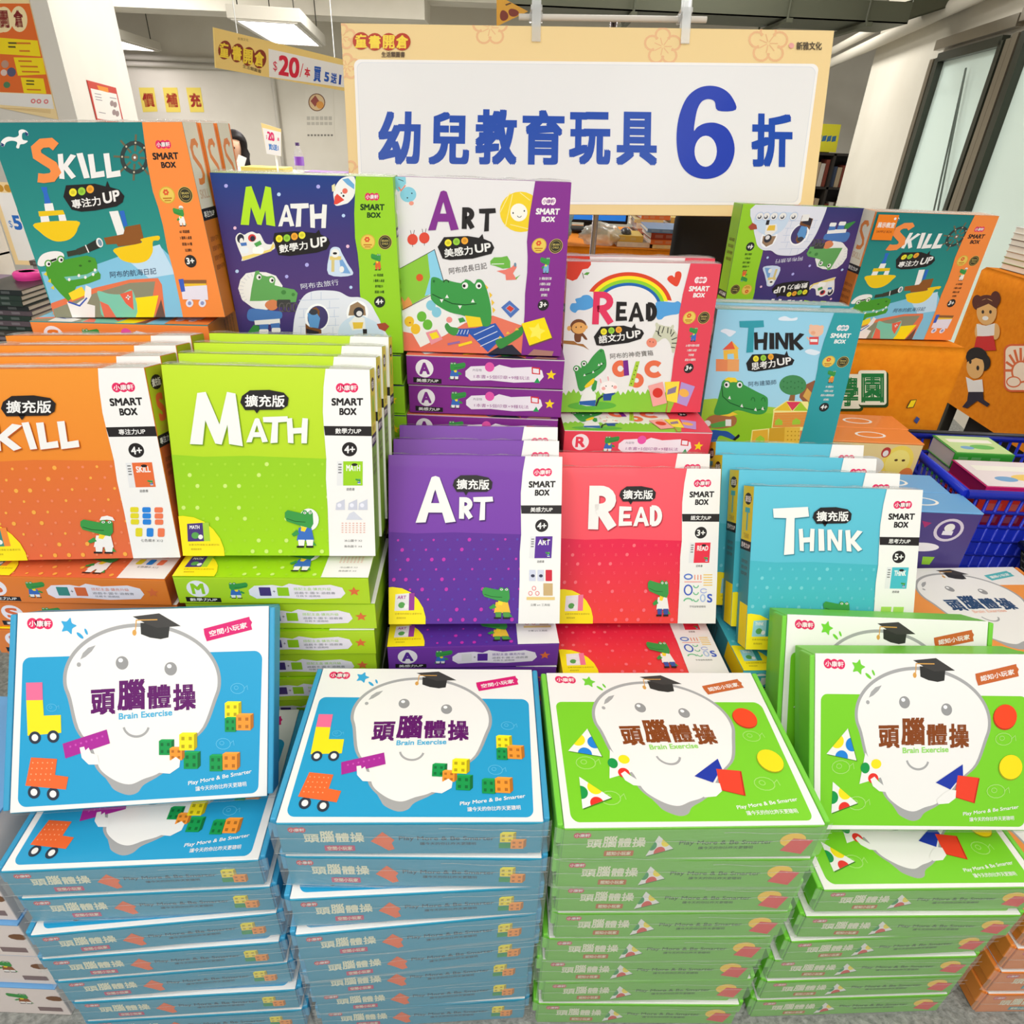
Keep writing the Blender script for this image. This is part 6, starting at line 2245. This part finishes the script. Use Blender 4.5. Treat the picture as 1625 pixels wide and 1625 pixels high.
# monitor
t = empty('computer_monitor', (.30, 2.98, zt))
tag(t, 'computer monitor with a blue screen under the sale sign', 'monitor')
bm = bmesh.new()
box_bm(bm, -.17, .13, 0, .03, .03, .23, 0, .004)
link('casing', bm, [mat((38, 38, 40), .4)], t)
bm = bmesh.new()
box_bm(bm, -.16, .12, -.003, -.0005, .042, .22)
link('screen', bm, [mat((40, 120, 215), .3, 0, 0, .5)], t)
bm = bmesh.new()
box_bm(bm, -.05, .02, .01, .03, .008, .06, 0, .002)
box_bm(bm, -.11, .08, -.05, .08, 0, .01, 0, .003)
link('base', bm, [mat((38, 38, 40), .4)], t)
# plastic bags
def bag(name, label, c, r, m, seed):
    bm = bmesh.new()
    bmesh.ops.create_icosphere(bm, subdivisions=4, radius=1)
    rg = random.Random(seed)
    ph = [rg.random() * 6 for _ in range(6)]
    for v in bm.verts:
        p = v.co.copy()
        k = 1 + .10 * math.sin(7 * p.x + ph[0]) * math.sin(6 * p.z + ph[1]) + .07 * math.sin(13 * p.y + ph[2] + 5 * p.x) + .04 * math.sin(23 * p.z + 19 * p.x + ph[3])
        v.co = Vector((p.x * r[0] * k, p.y * r[1] * k, max(p.z * k, -.85) * r[2] + .85 * r[2]))
    o = link(name, bm, [m], None, True)
    o.location = c
    tag(o, label, 'bag')


bag('plastic_bag', 'pale blue plastic bag slumped behind the white painting box', (.115, 2.62, zt), (.06, .07, .075), mat((150, 190, 205), .25, .4, 0, 0, .85), 1)
bag('plastic_bag', 'crumpled clear plastic bag beside the sign pole', (.285, 2.60, zt), (.075, .05, .04), FILM_BAG, 2)
bag('plastic_bag', 'shiny red plastic pack on the draped table with printed children', (1.97, 2.36, -.40), (.13, .13, .03), mat((180, 20, 30), .2, .5), 3)
# pile on the far draped table
for i in range(7):
    cc = [(110, 90, 70), (150, 170, 90), (190, 150, 110), (225, 222, 210), (90, 60, 46), (200, 190, 170), (238, 238, 235)][i]
    book(1.86, 2.14, 2.55 - .004 * i, 2.73, -.40 + i * .0215, .021, cc, '%s book %s in the pile behind the red plastic pack' % (['brown', 'olive', 'tan', 'off-white', 'dark brown', 'beige', 'white'][i], ['at the bottom', 'second up', 'third up', 'fourth up', 'fifth up', 'sixth up', 'on top'][i]), .06, 'books piled behind the red pack')
o = boxobj('shade_storage_crate', 1.885, 2.095, 1.80, 2.60, FLOOR, FLOOR + .46, mat((30, 27, 24), .7), .006)  # dark block added for the shade and stored things under the cloth
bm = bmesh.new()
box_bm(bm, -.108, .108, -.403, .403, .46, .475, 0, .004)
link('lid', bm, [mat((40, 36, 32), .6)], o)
tag(o, 'long black crate added as shade and stored things under the draped table with printed children', 'crate')
# small leaning book beside the samples
o = boxobj('picture_book', 1.135, 1.16, 1.72, 1.86, -.434, -.33, mat((40, 85, 140), .4, .1), .002)
bm = bmesh.new()
box_bm(bm, -.0135, .0135, -.0715, .0715, .055, .106, 0, .001)
link('cover_band', bm, [mat((170, 190, 60), .4, .1)], o)
tag(o, 'blue and lime book standing beside the sailing sample box', 'book')
o.location.x = 1.09
o.location.y = 1.98
# wooden board leaning over the samples
o = boxobj('wooden_board', .535, .75, 1.80, 1.83, -.43, -.158, mat((214, 186, 128), .5, .1), .003)
tag(o, 'light wooden board standing behind the upside-down igloo sample', 'board')
# black chair
t = empty('office_chair', (.60, 2.14, FLOOR))
tag(t, 'black office chair half hidden under the sale sign', 'chair')
BK = mat((20, 20, 22), .6)
bm = bmesh.new()
box_bm(bm, -.15, .12, -.02, .04, .72, 1.16, 0, .03)
link('backrest', bm, [BK], t, True)
bm = bmesh.new()
box_bm(bm, -.19, .16, -.05, .3, .42, .49, 0, .02)
link('seat', bm, [BK], t, True)
bm = bmesh.new()
tube_bm(bm, [(0, .12, .06), (0, .12, .42)], .025, 10)
tube_bm(bm, [(0, .05, .44), (0, .05, .8)], .02, 8)
link('post', bm, [BK], t)
for k in range(5):
    a = 1.2566 * k
    bm = bmesh.new()
    tube_bm(bm, [(0, .12, .08), (.2 * math.cos(a), .12 + .2 * math.sin(a), .055)], [.02, .014], 8)
    tube_bm(bm, [(.2 * math.cos(a) - .012, .12 + .2 * math.sin(a), .028), (.2 * math.cos(a) + .012, .12 + .2 * math.sin(a), .028)], .028, 12)
    link('caster_leg', bm, [BK], t)

# ------------------------------------------------------------------ the low table at the side and what stands on it
t = empty('low_table', (1.24, 1.30, FLOOR))
tag(t, 'low grey table under the gift boxes and the shopping baskets', 'table')
bm = bmesh.new()
box_bm(bm, -.46, .42, -.40, .325, .455, .475, 0, .003)
link('table_top', bm, [mat((190, 186, 178), .6)], t)
for x in (-.43, .39):
    for y in (-.36, .29):
        bm = bmesh.new()
        box_bm(bm, x - .02, x + .02, y - .02, y + .02, 0, .455, 0, .003)
        link('leg', bm, [mat((90, 90, 86), .5, 0, .4)], t)
TT = FLOOR + .4752
o = put('b:orange', pose(.975, .93, TT + BT, 5.5, 90), 'orange and white game carton lying on the low table behind the green cartons', None, .995)


def gift_box(x, y, w, h, d, topc, frontc, art, label, grp):
    t = empty('gift_box', (x, y, TT))
    tag(t, label, 'box', grp)
    bm = bmesh.new()
    box_bm(bm, -w / 2, w / 2, 0, d, 0, h - .004, 0, .0015)
    sl = [mat(frontc, .4, .15)]
    if art:
        A = Art(w, h - .004, [(0, 0), (w, 0), (w, h - .004), (0, h - .004)])
        art(A, w, h)
        stamp(bm, sl, A, fr_plane((-w / 2, 0, 0), (1, 0, 0), (0, 0, 1), (0, -1, 0)))
    link('carton', bm, sl, t)
    bm = bmesh.new()
    box_bm(bm, -w / 2 - .001, w / 2 + .001, -.001, d + .001, h - .004, h, 0, .0015)
    sl = [mat(topc, .4, .15)]
    A = Art(w, d, [(0, 0), (w, 0), (w, d), (0, d)])
    A.ell(w * .5, d * .5, w * .17, d * .22, (245, 240, 235))
    A.ell(w * .5, d * .5, w * .14, d * .17, topc)
    stamp(bm, sl, A, fr_plane((-w / 2, 0, h), (1, 0, 0), (0, 1, 0), (0, 0, 1)))
    link('lid', bm, sl, t)


def art_fruit(A, w, h):
    A.ell(w * .78, h * .17, w * .17, h * .16, (248, 215, 90))
    A.ell(w * .78, h * .17, w * .13, h * .12, (250, 225, 120))
    A.ell(w * .76, h * .15, w * .02, h * .012, (90, 60, 30), n=8)
    A.ell(w * .84, h * .15, w * .02, h * .012, (90, 60, 30), n=8)
    A.poly([(0, h * .02), (w * .2, h * .03), (w * .28, h * .1), (w * .1, h * .13), (0, h * .1)], (50, 120, 180))
    A.ell(w * .45, h * .22, w * .2, h * .1, (235, 228, 218))
    A.ell(w * .62, h * .08, w * .05, h * .05, (190, 60, 50))
    A.ell(w * .62, h * .09, w * .03, h * .03, (240, 225, 215))
    A.poly([(w * .3, h * .15), (w * .48, h * .16), (w * .48, h * .19), (w * .3, h * .18)], (200, 50, 60))
    A.ell(w * .92, h * .3, w * .08, h * .08, (230, 130, 70))
    A.ell(w * .1, h * .4, w * .1, h * .1, (120, 170, 120))


def art_night(A, w, h):
    A.ell(w * .74, h * .2, w * .14, h * .14, (215, 205, 220))
    A.ell(w * .74, h * .2, w * .11, h * .11, (80, 60, 130))
    A.ell(w * .74, h * .17, w * .05, h * .05, WHITE, n=14)
    A.rect(w * .69, h * .21, w * .79, h * .26, (235, 230, 240))
    A.ell(w * .16, h * .3, w * .16, h * .15, (85, 65, 55))
    A.ell(w * .12, h * .3, w * .1, h * .1, (225, 195, 140))
    A.ell(w * .34, h * .33, w * .05, h * .05, (225, 195, 140))
    A.ell(w * .14, h * .29, w * .015, h * .015, BLACK, n=8)
    A.ell(w * .55, h * .42, w * .17, h * .055, (240, 236, 240))
    A.ell(w * .38, h * .48, w * .03, h * .02, (240, 236, 240), n=10)
    A.poly([(w * .6, h * .54), (w * .72, h * .54), (w * .7, h * .64), (w * .62, h * .64)], (150, 205, 60))
    A.poly([(0, h * .55), (w * .32, h * .57), (w * .28, h * .72), (0, h * .75)], (236, 230, 235))
    A.rect(0, h * .78, w, h, (36, 40, 95))
    A.ell(w * .55, h * .86, w * .1, h * .06, (190, 40, 90), n=10)
    A.poly([(w * .45, h * .1), (w * .55, h * .12), (w * .5, h * .18)], (170, 50, 110))


gift_box(.850, 1.425, .215, .268, .085, (240, 140, 70), (236, 205, 140), art_fruit, 'gift box with orange top and fruit cartoons on its front', 'orange topped gift boxes')
gift_box(.857, 1.513, .215, .268, .085, (240, 140, 70), (236, 205, 140), None, 'orange topped gift box standing behind the fruit cartoon box', 'orange topped gift boxes')
gift_box(.885, 1.215, .222, .205, .085, (110, 170, 222), (78, 66, 130), art_night, 'gift box with sky blue top and a cartoon monkey front', 'blue topped gift boxes')
gift_box(.862, 1.303, .222, .205, .085, (110, 170, 222), (78, 66, 130), None, 'sky blue topped gift box behind the monkey cartoon box', 'blue topped gift boxes')


def basket(x0, x1, y0, y1, z0, z1, col, label, holes):
    t = empty('shopping_basket', ((x0 + x1) / 2, (y0 + y1) / 2, z0))
    tag(t, label, 'basket')
    w, d, h = (x1 - x0) / 2, (y1 - y0) / 2, z1 - z0
    m = mat(col, .35, .2)
    k = .88

    def P(sx, sy, f):
        e = k + (1 - k) * f
        return Vector((sx * w * e, sy * d * e, h * f))
    for (a, b), nm in ((((-1, -1), (1, -1)), 'front_wall'), (((1, -1), (1, 1)), 'side_wall'), (((1, 1), (-1, 1)), 'back_wall'), (((-1, 1), (-1, -1)), 'side_wall')):
        bm = bmesh.new()
        nb, nr = 16, 5
        for i in range(nb + 1):
            q = i / nb
            tube_bm(bm, [P(*a, .02).lerp(P(*b, .02), q), P(*a, .97).lerp(P(*b, .97), q)], .0035, 6)
        for j in range(nr + 1):
            f = .02 + .95 * j / nr
            if holes == 'solid' and 0 < j < nr - 1:
                bm.faces.new([bm.verts.new(v) for v in (P(*a, f), P(*b, f), P(*b, f - .95 / nr), P(*a, f - .95 / nr))])
            tube_bm(bm, [P(*a, f), P(*b, f)], .0045, 6)
        link('basket_side', bm, [m], t)
    bm = bmesh.new()
    pts = [P(-1, -1, 1), P(1, -1, 1), P(1, 1, 1), P(-1, 1, 1), P(-1, -1, 1)]
    tube_bm(bm, pts, .011, 8)
    link('rim', bm, [m], t)
    bm = bmesh.new()
    bm.faces.new([bm.verts.new(P(*s, .015)) for s in ((-1, -1), (1, -1), (1, 1), (-1, 1))])
    link('bottom', bm, [m], t)
    bm = bmesh.new()
    tube_bm(bm, [P(-1, .3, 1) + Vector((0, 0, .012)), P(-1, .9, 1) + Vector((0, 0, .016)), P(1, .9, 1) + Vector((0, 0, .016)), P(1, .3, 1) + Vector((0, 0, .012))], .005, 8)
    link('handle', bm, [mat((60, 60, 66), .35, .2)], t)
    return t


basket(1.002, 1.42, 1.292, 1.625, TT, -.66, (28, 48, 190), 'bright blue plastic shopping basket holding flat picture books', 'solid')
basket(1.165, 1.56, 1.0, 1.275, TT + .002, -.775, (46, 48, 50), 'dark grey plastic basket in front of the blue one', 'solid')
ZB = TT + .009
for i in range(5):
    book(1.085 + .004 * (i % 2), 1.232, 1.49, 1.598, ZB + i * .0425, .042, (70, 165, 60), 'green picture book, %s of the green pile in the blue basket' % ['lowest', 'second up', 'third up', 'fourth up', 'topmost'][i], 0, 'green picture books in the blue basket', (50, 150, 50))
for i in range(6):
    c_, n_ = [((200, 60, 40), 'vermilion'), ((150, 25, 60), 'maroon'), ((215, 60, 40), 'scarlet'), ((150, 25, 60), 'maroon'), ((222, 55, 35), 'vermilion'), ((205, 30, 110), 'magenta')][i]
    book(1.068 + .003 * (i % 2), 1.30, 1.332, 1.474, ZB + i * .0335, .033, c_, '%s picture book, %s of the red pile in the blue basket' % (n_, ['lowest', 'second up', 'third up', 'fourth up', 'fifth up', 'topmost'][i]), 0, 'red picture books in the blue basket', None, tuple(int(v * .8) for v in c_))
for (x0, x1, y0, y1, z, cc, nm) in ((1.09, 1.228, 1.493, 1.594, ZB + 4 * .0425 + .0424, (200, 228, 160), 'leaflet'), (1.075, 1.295, 1.336, 1.47, ZB + 5 * .0335 + .0334, (238, 228, 232), 'leaflet')):
    bm = bmesh.new()
    box_bm(bm, -(x1 - x0) / 2, (x1 - x0) / 2, -(y1 - y0) / 2, (y1 - y0) / 2, 0, .001)
    sl = [mat(cc, .4, .2)]
    A = Art(x1 - x0, y1 - y0, [(0, 0), (100, 0), (100, 100), (0, 100)])
    A.rect(10, 20, 90, 40, (245, 245, 235))
    A.ell(60, 65, 22, 14, (240, 205, 110) if cc[0] > 220 else (110, 190, 100))
    A.ell(30, 72, 12, 10, (120, 170, 215))
    stamp(bm, sl, A, fr_plane((-(x1 - x0) / 2, -(y1 - y0) / 2, .001), (1, 0, 0), (0, 1, 0), (0, 0, 1)))
    o = link(nm, bm, sl)
    o.location = ((x0 + x1) / 2, (y0 + y1) / 2, z)
    tag(o, '%s printed leaflet on the %s pile of picture books' % (('pale green', 'green') if cc[0] < 220 else ('pale pink', 'red')), 'leaflet')

# ------------------------------------------------------------------ far end of the room
t = empty('counter', (-1.9, 5.38, FLOOR))
tag(t, 'long white counter in front of the back wall', 'counter')
bm = bmesh.new()
box_bm(bm, -1.2, 1.6, -.22, .22, .97, 1.01, 0, .004)
link('counter_top', bm, [mat((225, 218, 205), .5)], t)
bm = bmesh.new()
box_bm(bm, -1.15, 1.55, -.18, .18, 0, .97, 0, .004)
link('counter_body', bm, [mat((205, 198, 184), .6)], t)
ZC = FLOOR + 1.0102
t = empty('water_bottle', (-1.62, 5.25, ZC))
tag(t, 'clear water bottle with purple label and cap on the far counter', 'bottle')
bm = bmesh.new()
lathe_bm(bm, [(.03, 0), (.033, .01), (.033, .11), (.03, .13), (.014, .165), (.013, .175)], seg=20)
link('body', bm, [mat((225, 225, 222), .1, .5, 0, 0, .45, .4)], t)
bm = bmesh.new()
lathe_bm(bm, [(.0338, .05), (.0338, .105)], seg=20)
link('label', bm, [mat((110, 50, 150), .4)], t)
bm = bmesh.new()
lathe_bm(bm, [(.015, .172), (.015, .192)], seg=16)
link('cap', bm, [mat((60, 30, 80), .4)], t)
o = boxobj('purple_notebook', -1.58, -1.30, 5.2, 5.4, ZC, ZC + .015, mat((140, 100, 160), .5), .002)
tag(o, 'flat purple notebook on the far counter behind the bottle', 'notebook')
o = boxobj('yellow_folder', -2.02, -1.72, 5.18, 5.4, ZC, ZC + .03, mat((215, 195, 100), .5), .002)
tag(o, 'yellow folder lying on the counter before the seated person', 'folder')
t = empty('price_stand', (-1.53, 4.5, FLOOR))
tag(t, 'small white price card with a red 20 on a thin stand', 'price card')
A = Art(.14, .17, [(495, 430), (712, 500), (715, 800), (560, 780)])
A.poly([(515, 500), (715, 545), (718, 800), (560, 780)], (244, 242, 242))
A.text('20', (583, 650), (655, 662), (568, 545), (225, 40, 110), .04)
A.text('$', (562, 640), (574, 642), (560, 590), (225, 40, 110))
A.text('本', (678, 655), (698, 658), (676, 610), (225, 40, 110), .03)
A.text('買5送1', (590, 745), (692, 755), (585, 685), (60, 130, 210), .03)
s_ = slab('card', [atY(414, 195, 4.5), atY(446, 205, 4.5), atY(446, 248, 4.5), atY(423, 244, 4.5)], .004, mat((246, 220, 150), .5), A, t)
s_.location = Vector(s_.location) - Vector(t.location)
bm = bmesh.new()
tube_bm(bm, [(0, .012, .01), (0, .012, 1.28)], .006, 8)
lathe_bm(bm, [(.13, 0), (.13, .01), (.02, .02)], (0, .012, 0), 20)
link('pole', bm, [mat((215, 212, 205), .3, .2)], t)

# person looking at a phone behind the boxes
bm = bmesh.new()
P_ = [(0, 0, .50), (0, .0, .66), (0, .0, .86), (0, -.01, .95), (.0, -.02, 1.0), (0, -.03, 1.07), (0, -.04, 1.14), (0, -.04, 1.20),
      (.16, 0, .90), (.21, -.04, .72), (.14, -.2, .84), (.10, -.26, .97), (-.16, 0, .90), (-.22, -.02, .70), (-.14, -.18, .62), (-.06, -.24, .64),
      (.1, -.05, .48), (.1, -.4, .46), (.1, -.42, .08), (.1, -.52, .04), (-.1, -.05, .48), (-.1, -.4, .46), (-.1, -.42, .08), (-.1, -.52, .04)]
Rr = [.15, .13, .15, .09, .05, .075, .085, .06, .06, .045, .038, .03, .06, .045, .038, .03, .085, .065, .045, .035, .085, .065, .045, .035]
Ed = [(0, 1), (1, 2), (2, 3), (3, 4), (4, 5), (5, 6), (6, 7), (2, 8), (8, 9), (9, 10), (10, 11), (2, 12), (12, 13), (13, 14), (14, 15), (0, 16), (16, 17), (17, 18), (18, 19), (0, 20), (20, 21), (21, 22), (22, 23)]
me = bpy.data.meshes.new('person')
me.from_pydata(P_, Ed, [])
pb = bpy.data.objects.new('person', me)
COL.objects.link(pb)
mo = pb.modifiers.new('skin', 'SKIN')
sk = me.skin_vertices[0]
for i, r in enumerate(Rr):
    sk.data[i].radius = (r, r)
sk.data[0].use_root = True
mo.use_smooth_shade = True
pb.modifiers.new('sub', 'SUBSURF').levels = 2
dg = bpy.context.evaluated_depsgraph_get()
me2 = bpy.data.meshes.new_from_object(pb.evaluated_get(dg))
pb.modifiers.clear()
pb.data = me2
SKIN, SHIRT, PANT = mat((222, 178, 150), .5), mat((60, 58, 66), .8), mat((50, 56, 80), .8)
for m in (SKIN, SHIRT, PANT):
    me2.materials.append(m)
for p in me2.polygons:
    c = p.center
    p.material_index = 2 if c.z < .52 else (1 if c.z < .97 and not (c.y < -.2) else 0)
    p.use_smooth = True
for v in me2.vertices:                                     # nose, chin, brow
    c = v.co
    if c.z > 1.02 and c.y < -.08 and abs(c.x) < .03:
        c.y -= .016 * math.exp(-((c.z - 1.11) / .02) ** 2) * math.exp(-(c.x / .016) ** 2)
pb.location = (-2.40, 6.12, FLOOR)
tag(pb, 'dark haired person behind the counter looking down at a phone', 'person')
bm = bmesh.new()
bmesh.ops.create_uvsphere(bm, u_segments=20, v_segments=14, radius=1)
for v in bm.verts:
    p = v.co.copy()
    v.co = Vector((p.x * .098, -.025 + p.y * .098 + .012, 1.15 + p.z * .105))
    if v.co.y < -.05 and v.co.z < 1.195:
        v.co.y = -.05
for s in (-1, 1):
    tube_bm(bm, [(s * .075, -.05, 1.17), (s * .092, -.05, 1.08), (s * .095, -.06, .98), (s * .08, -.09, .88)], [.02, .035, .035, .02], 10)
link('hair', bm, [mat((28, 22, 22), .5)], pb, True)
for s in (-1, 1):
    bm = bmesh.new()
    bmesh.ops.create_uvsphere(bm, u_segments=10, v_segments=8, radius=.009)
    o = link('eye', bm, [mat((30, 24, 22), .3)], pb, True)
    o.location = (s * .03, -.117, 1.125)
bm = bmesh.new()
tube_bm(bm, [(-.025, -.116, 1.07), (0, -.122, 1.068), (.025, -.116, 1.07)], .005, 6)
link('mouth', bm, [mat((190, 100, 95), .5)], pb)
for k in range(5):                                          # fingers of the hand holding the phone
    bm = bmesh.new()
    if k < 4:
        z = .975 + .018 * k
        tube_bm(bm, [(.10, -.26, z - .01), (.128, -.285, z), (.135, -.315, z + .003), (.118, -.327, z + .004)], [.009, .009, .008, .006], 8)
    else:
        tube_bm(bm, [(.10, -.26, .97), (.085, -.29, 1.0), (.085, -.322, 1.02)], [.011, .010, .007], 8)
    link('finger', bm, [SKIN], pb)
o = boxobj('phone', -2.40 + .088, -2.40 + .152, 5.768, 5.776, FLOOR + .955, FLOOR + 1.09, mat((225, 222, 218), .3, .2), .002)
o.rotation_euler = (-.3, .35, 0)
tag(o, 'white phone held up by the dark haired person', 'phone')
t = empty('stool', (-2.40, 6.12, FLOOR))
tag(t, 'plain grey stool under the person behind the counter', 'stool')
bm = bmesh.new()
lathe_bm(bm, [(.17, .30), (.18, .315), (.17, .33)], seg=24)
link('seat', bm, [mat((120, 118, 115), .5)], t)
for k in range(4):
    a = .785 + 1.571 * k
    bm = bmesh.new()
    tube_bm(bm, [(.12 * math.cos(a), .12 * math.sin(a), .30), (.17 * math.cos(a), .17 * math.sin(a), 0)], .014, 8)
    link('leg', bm, [mat((120, 118, 115), .5)], t)

# bookcase at the end of the room
t = empty('bookcase', (3.85, 9.2, FLOOR))
tag(t, 'dark bookcase at the end of the room, full of books', 'bookcase')
DK = mat((52, 46, 40), .5)
bm = bmesh.new()
box_bm(bm, -.6, .6, .32, .34, 0, 1.22)
for x in (-.6, -.1, .58):
    box_bm(bm, x, x + .03, 0, .32, 0, 1.22)
link('carcass', bm, [DK], t)
for z in (.05, .43, .83, 1.2):
    bm = bmesh.new()
    box_bm(bm, -.57, .58, 0, .32, z, z + .025)
    link('shelf', bm, [DK], t)
rg = random.Random(4)
bc = [(120, 60, 45), (170, 150, 120), (90, 80, 60), (60, 70, 90), (190, 180, 165), (140, 40, 50), (110, 110, 80)]
bn = ['brick', 'tan', 'olive', 'navy', 'cream', 'wine', 'moss']
for zi, z in enumerate((.076, .456, .856)):
    x = -.56
    i = 0
    while x < .53:
        w_ = .035 + rg.random() * .03
        h_ = .2 + rg.random() * .1
        if x < -.09 and x + w_ > -.104:
            x = -.064
        if x + w_ > .572:
            break
        ci = rg.randrange(7)
        o = boxobj('book', 3.85 + x, 3.85 + x + w_, 9.24, 9.44, FLOOR + z, FLOOR + z + h_, mat(bc[ci], .6), .002)
        tag(o, '%s spined book on a %s shelf of the dark bookcase' % (bn[ci], ['bottom', 'middle', 'top'][zi]), 'book', '%s books on the %s shelf' % (bn[ci], ['bottom', 'middle', 'top'][zi]))
        x += w_ + .006
t = empty('starburst_sign', (3.62, 9.35, FLOOR + 1.2252))
tag(t, 'yellow card sign with blue lettering on top of the bookcase', 'sign')
A = Art(.36, .3, [(0, 0), (36, 0), (36, 30), (0, 30)])
for k in range(5):
    A.poly([(4 + 6 * k, 13), (9 + 6 * k, 12), (9 + 6 * k, 18), (4 + 6 * k, 19)], (60, 110, 150))
s_ = slab('card', [(3.45, 9.3, FLOOR + 1.53), (3.78, 9.3, FLOOR + 1.53), (3.80, 9.3, FLOOR + 1.235), (3.42, 9.3, FLOOR + 1.235)], .01, mat((225, 215, 50), .5), A, t)
s_.location = Vector(s_.location) - Vector(t.location)
bm = bmesh.new()
box_bm(bm, -.1, .1, -.04, .06, 0, .012)
link('foot', bm, [DK], t)
# small triangular gold sign hung behind the top of the big sign
t = empty('hanging_sign', (-.12, 4.0, .45))
tag(t, 'small tilted gold card hanging behind the top edge of the big sign', 'sign')
A = Art(.14, .14, [(0, 0), (10, 0), (10, 10), (0, 10)])
A.ell(3, 7.5, 1.6, 1.9, (120, 45, 25))
A.ell(6.5, 8, 1.6, 1.7, (120, 45, 25))
A.rect(6, 4, 9.5, 4.6, (90, 60, 30))
s_ = slab('card', [atY(788, -8, 4), atY(792, -6, 4.0), atY(838, 18, 4.0), atY(788, 42, 4.0)], .004, mat((214, 160, 62), .5), A, t)
s_.location = Vector(s_.location) - Vector(t.location)
bm = bmesh.new()
tube_bm(bm, [(-.05, 0, .1), (-.05, 0, CEIL - .45)], .002, 5)
link('string', bm, [mat((200, 200, 195), .4)], t)
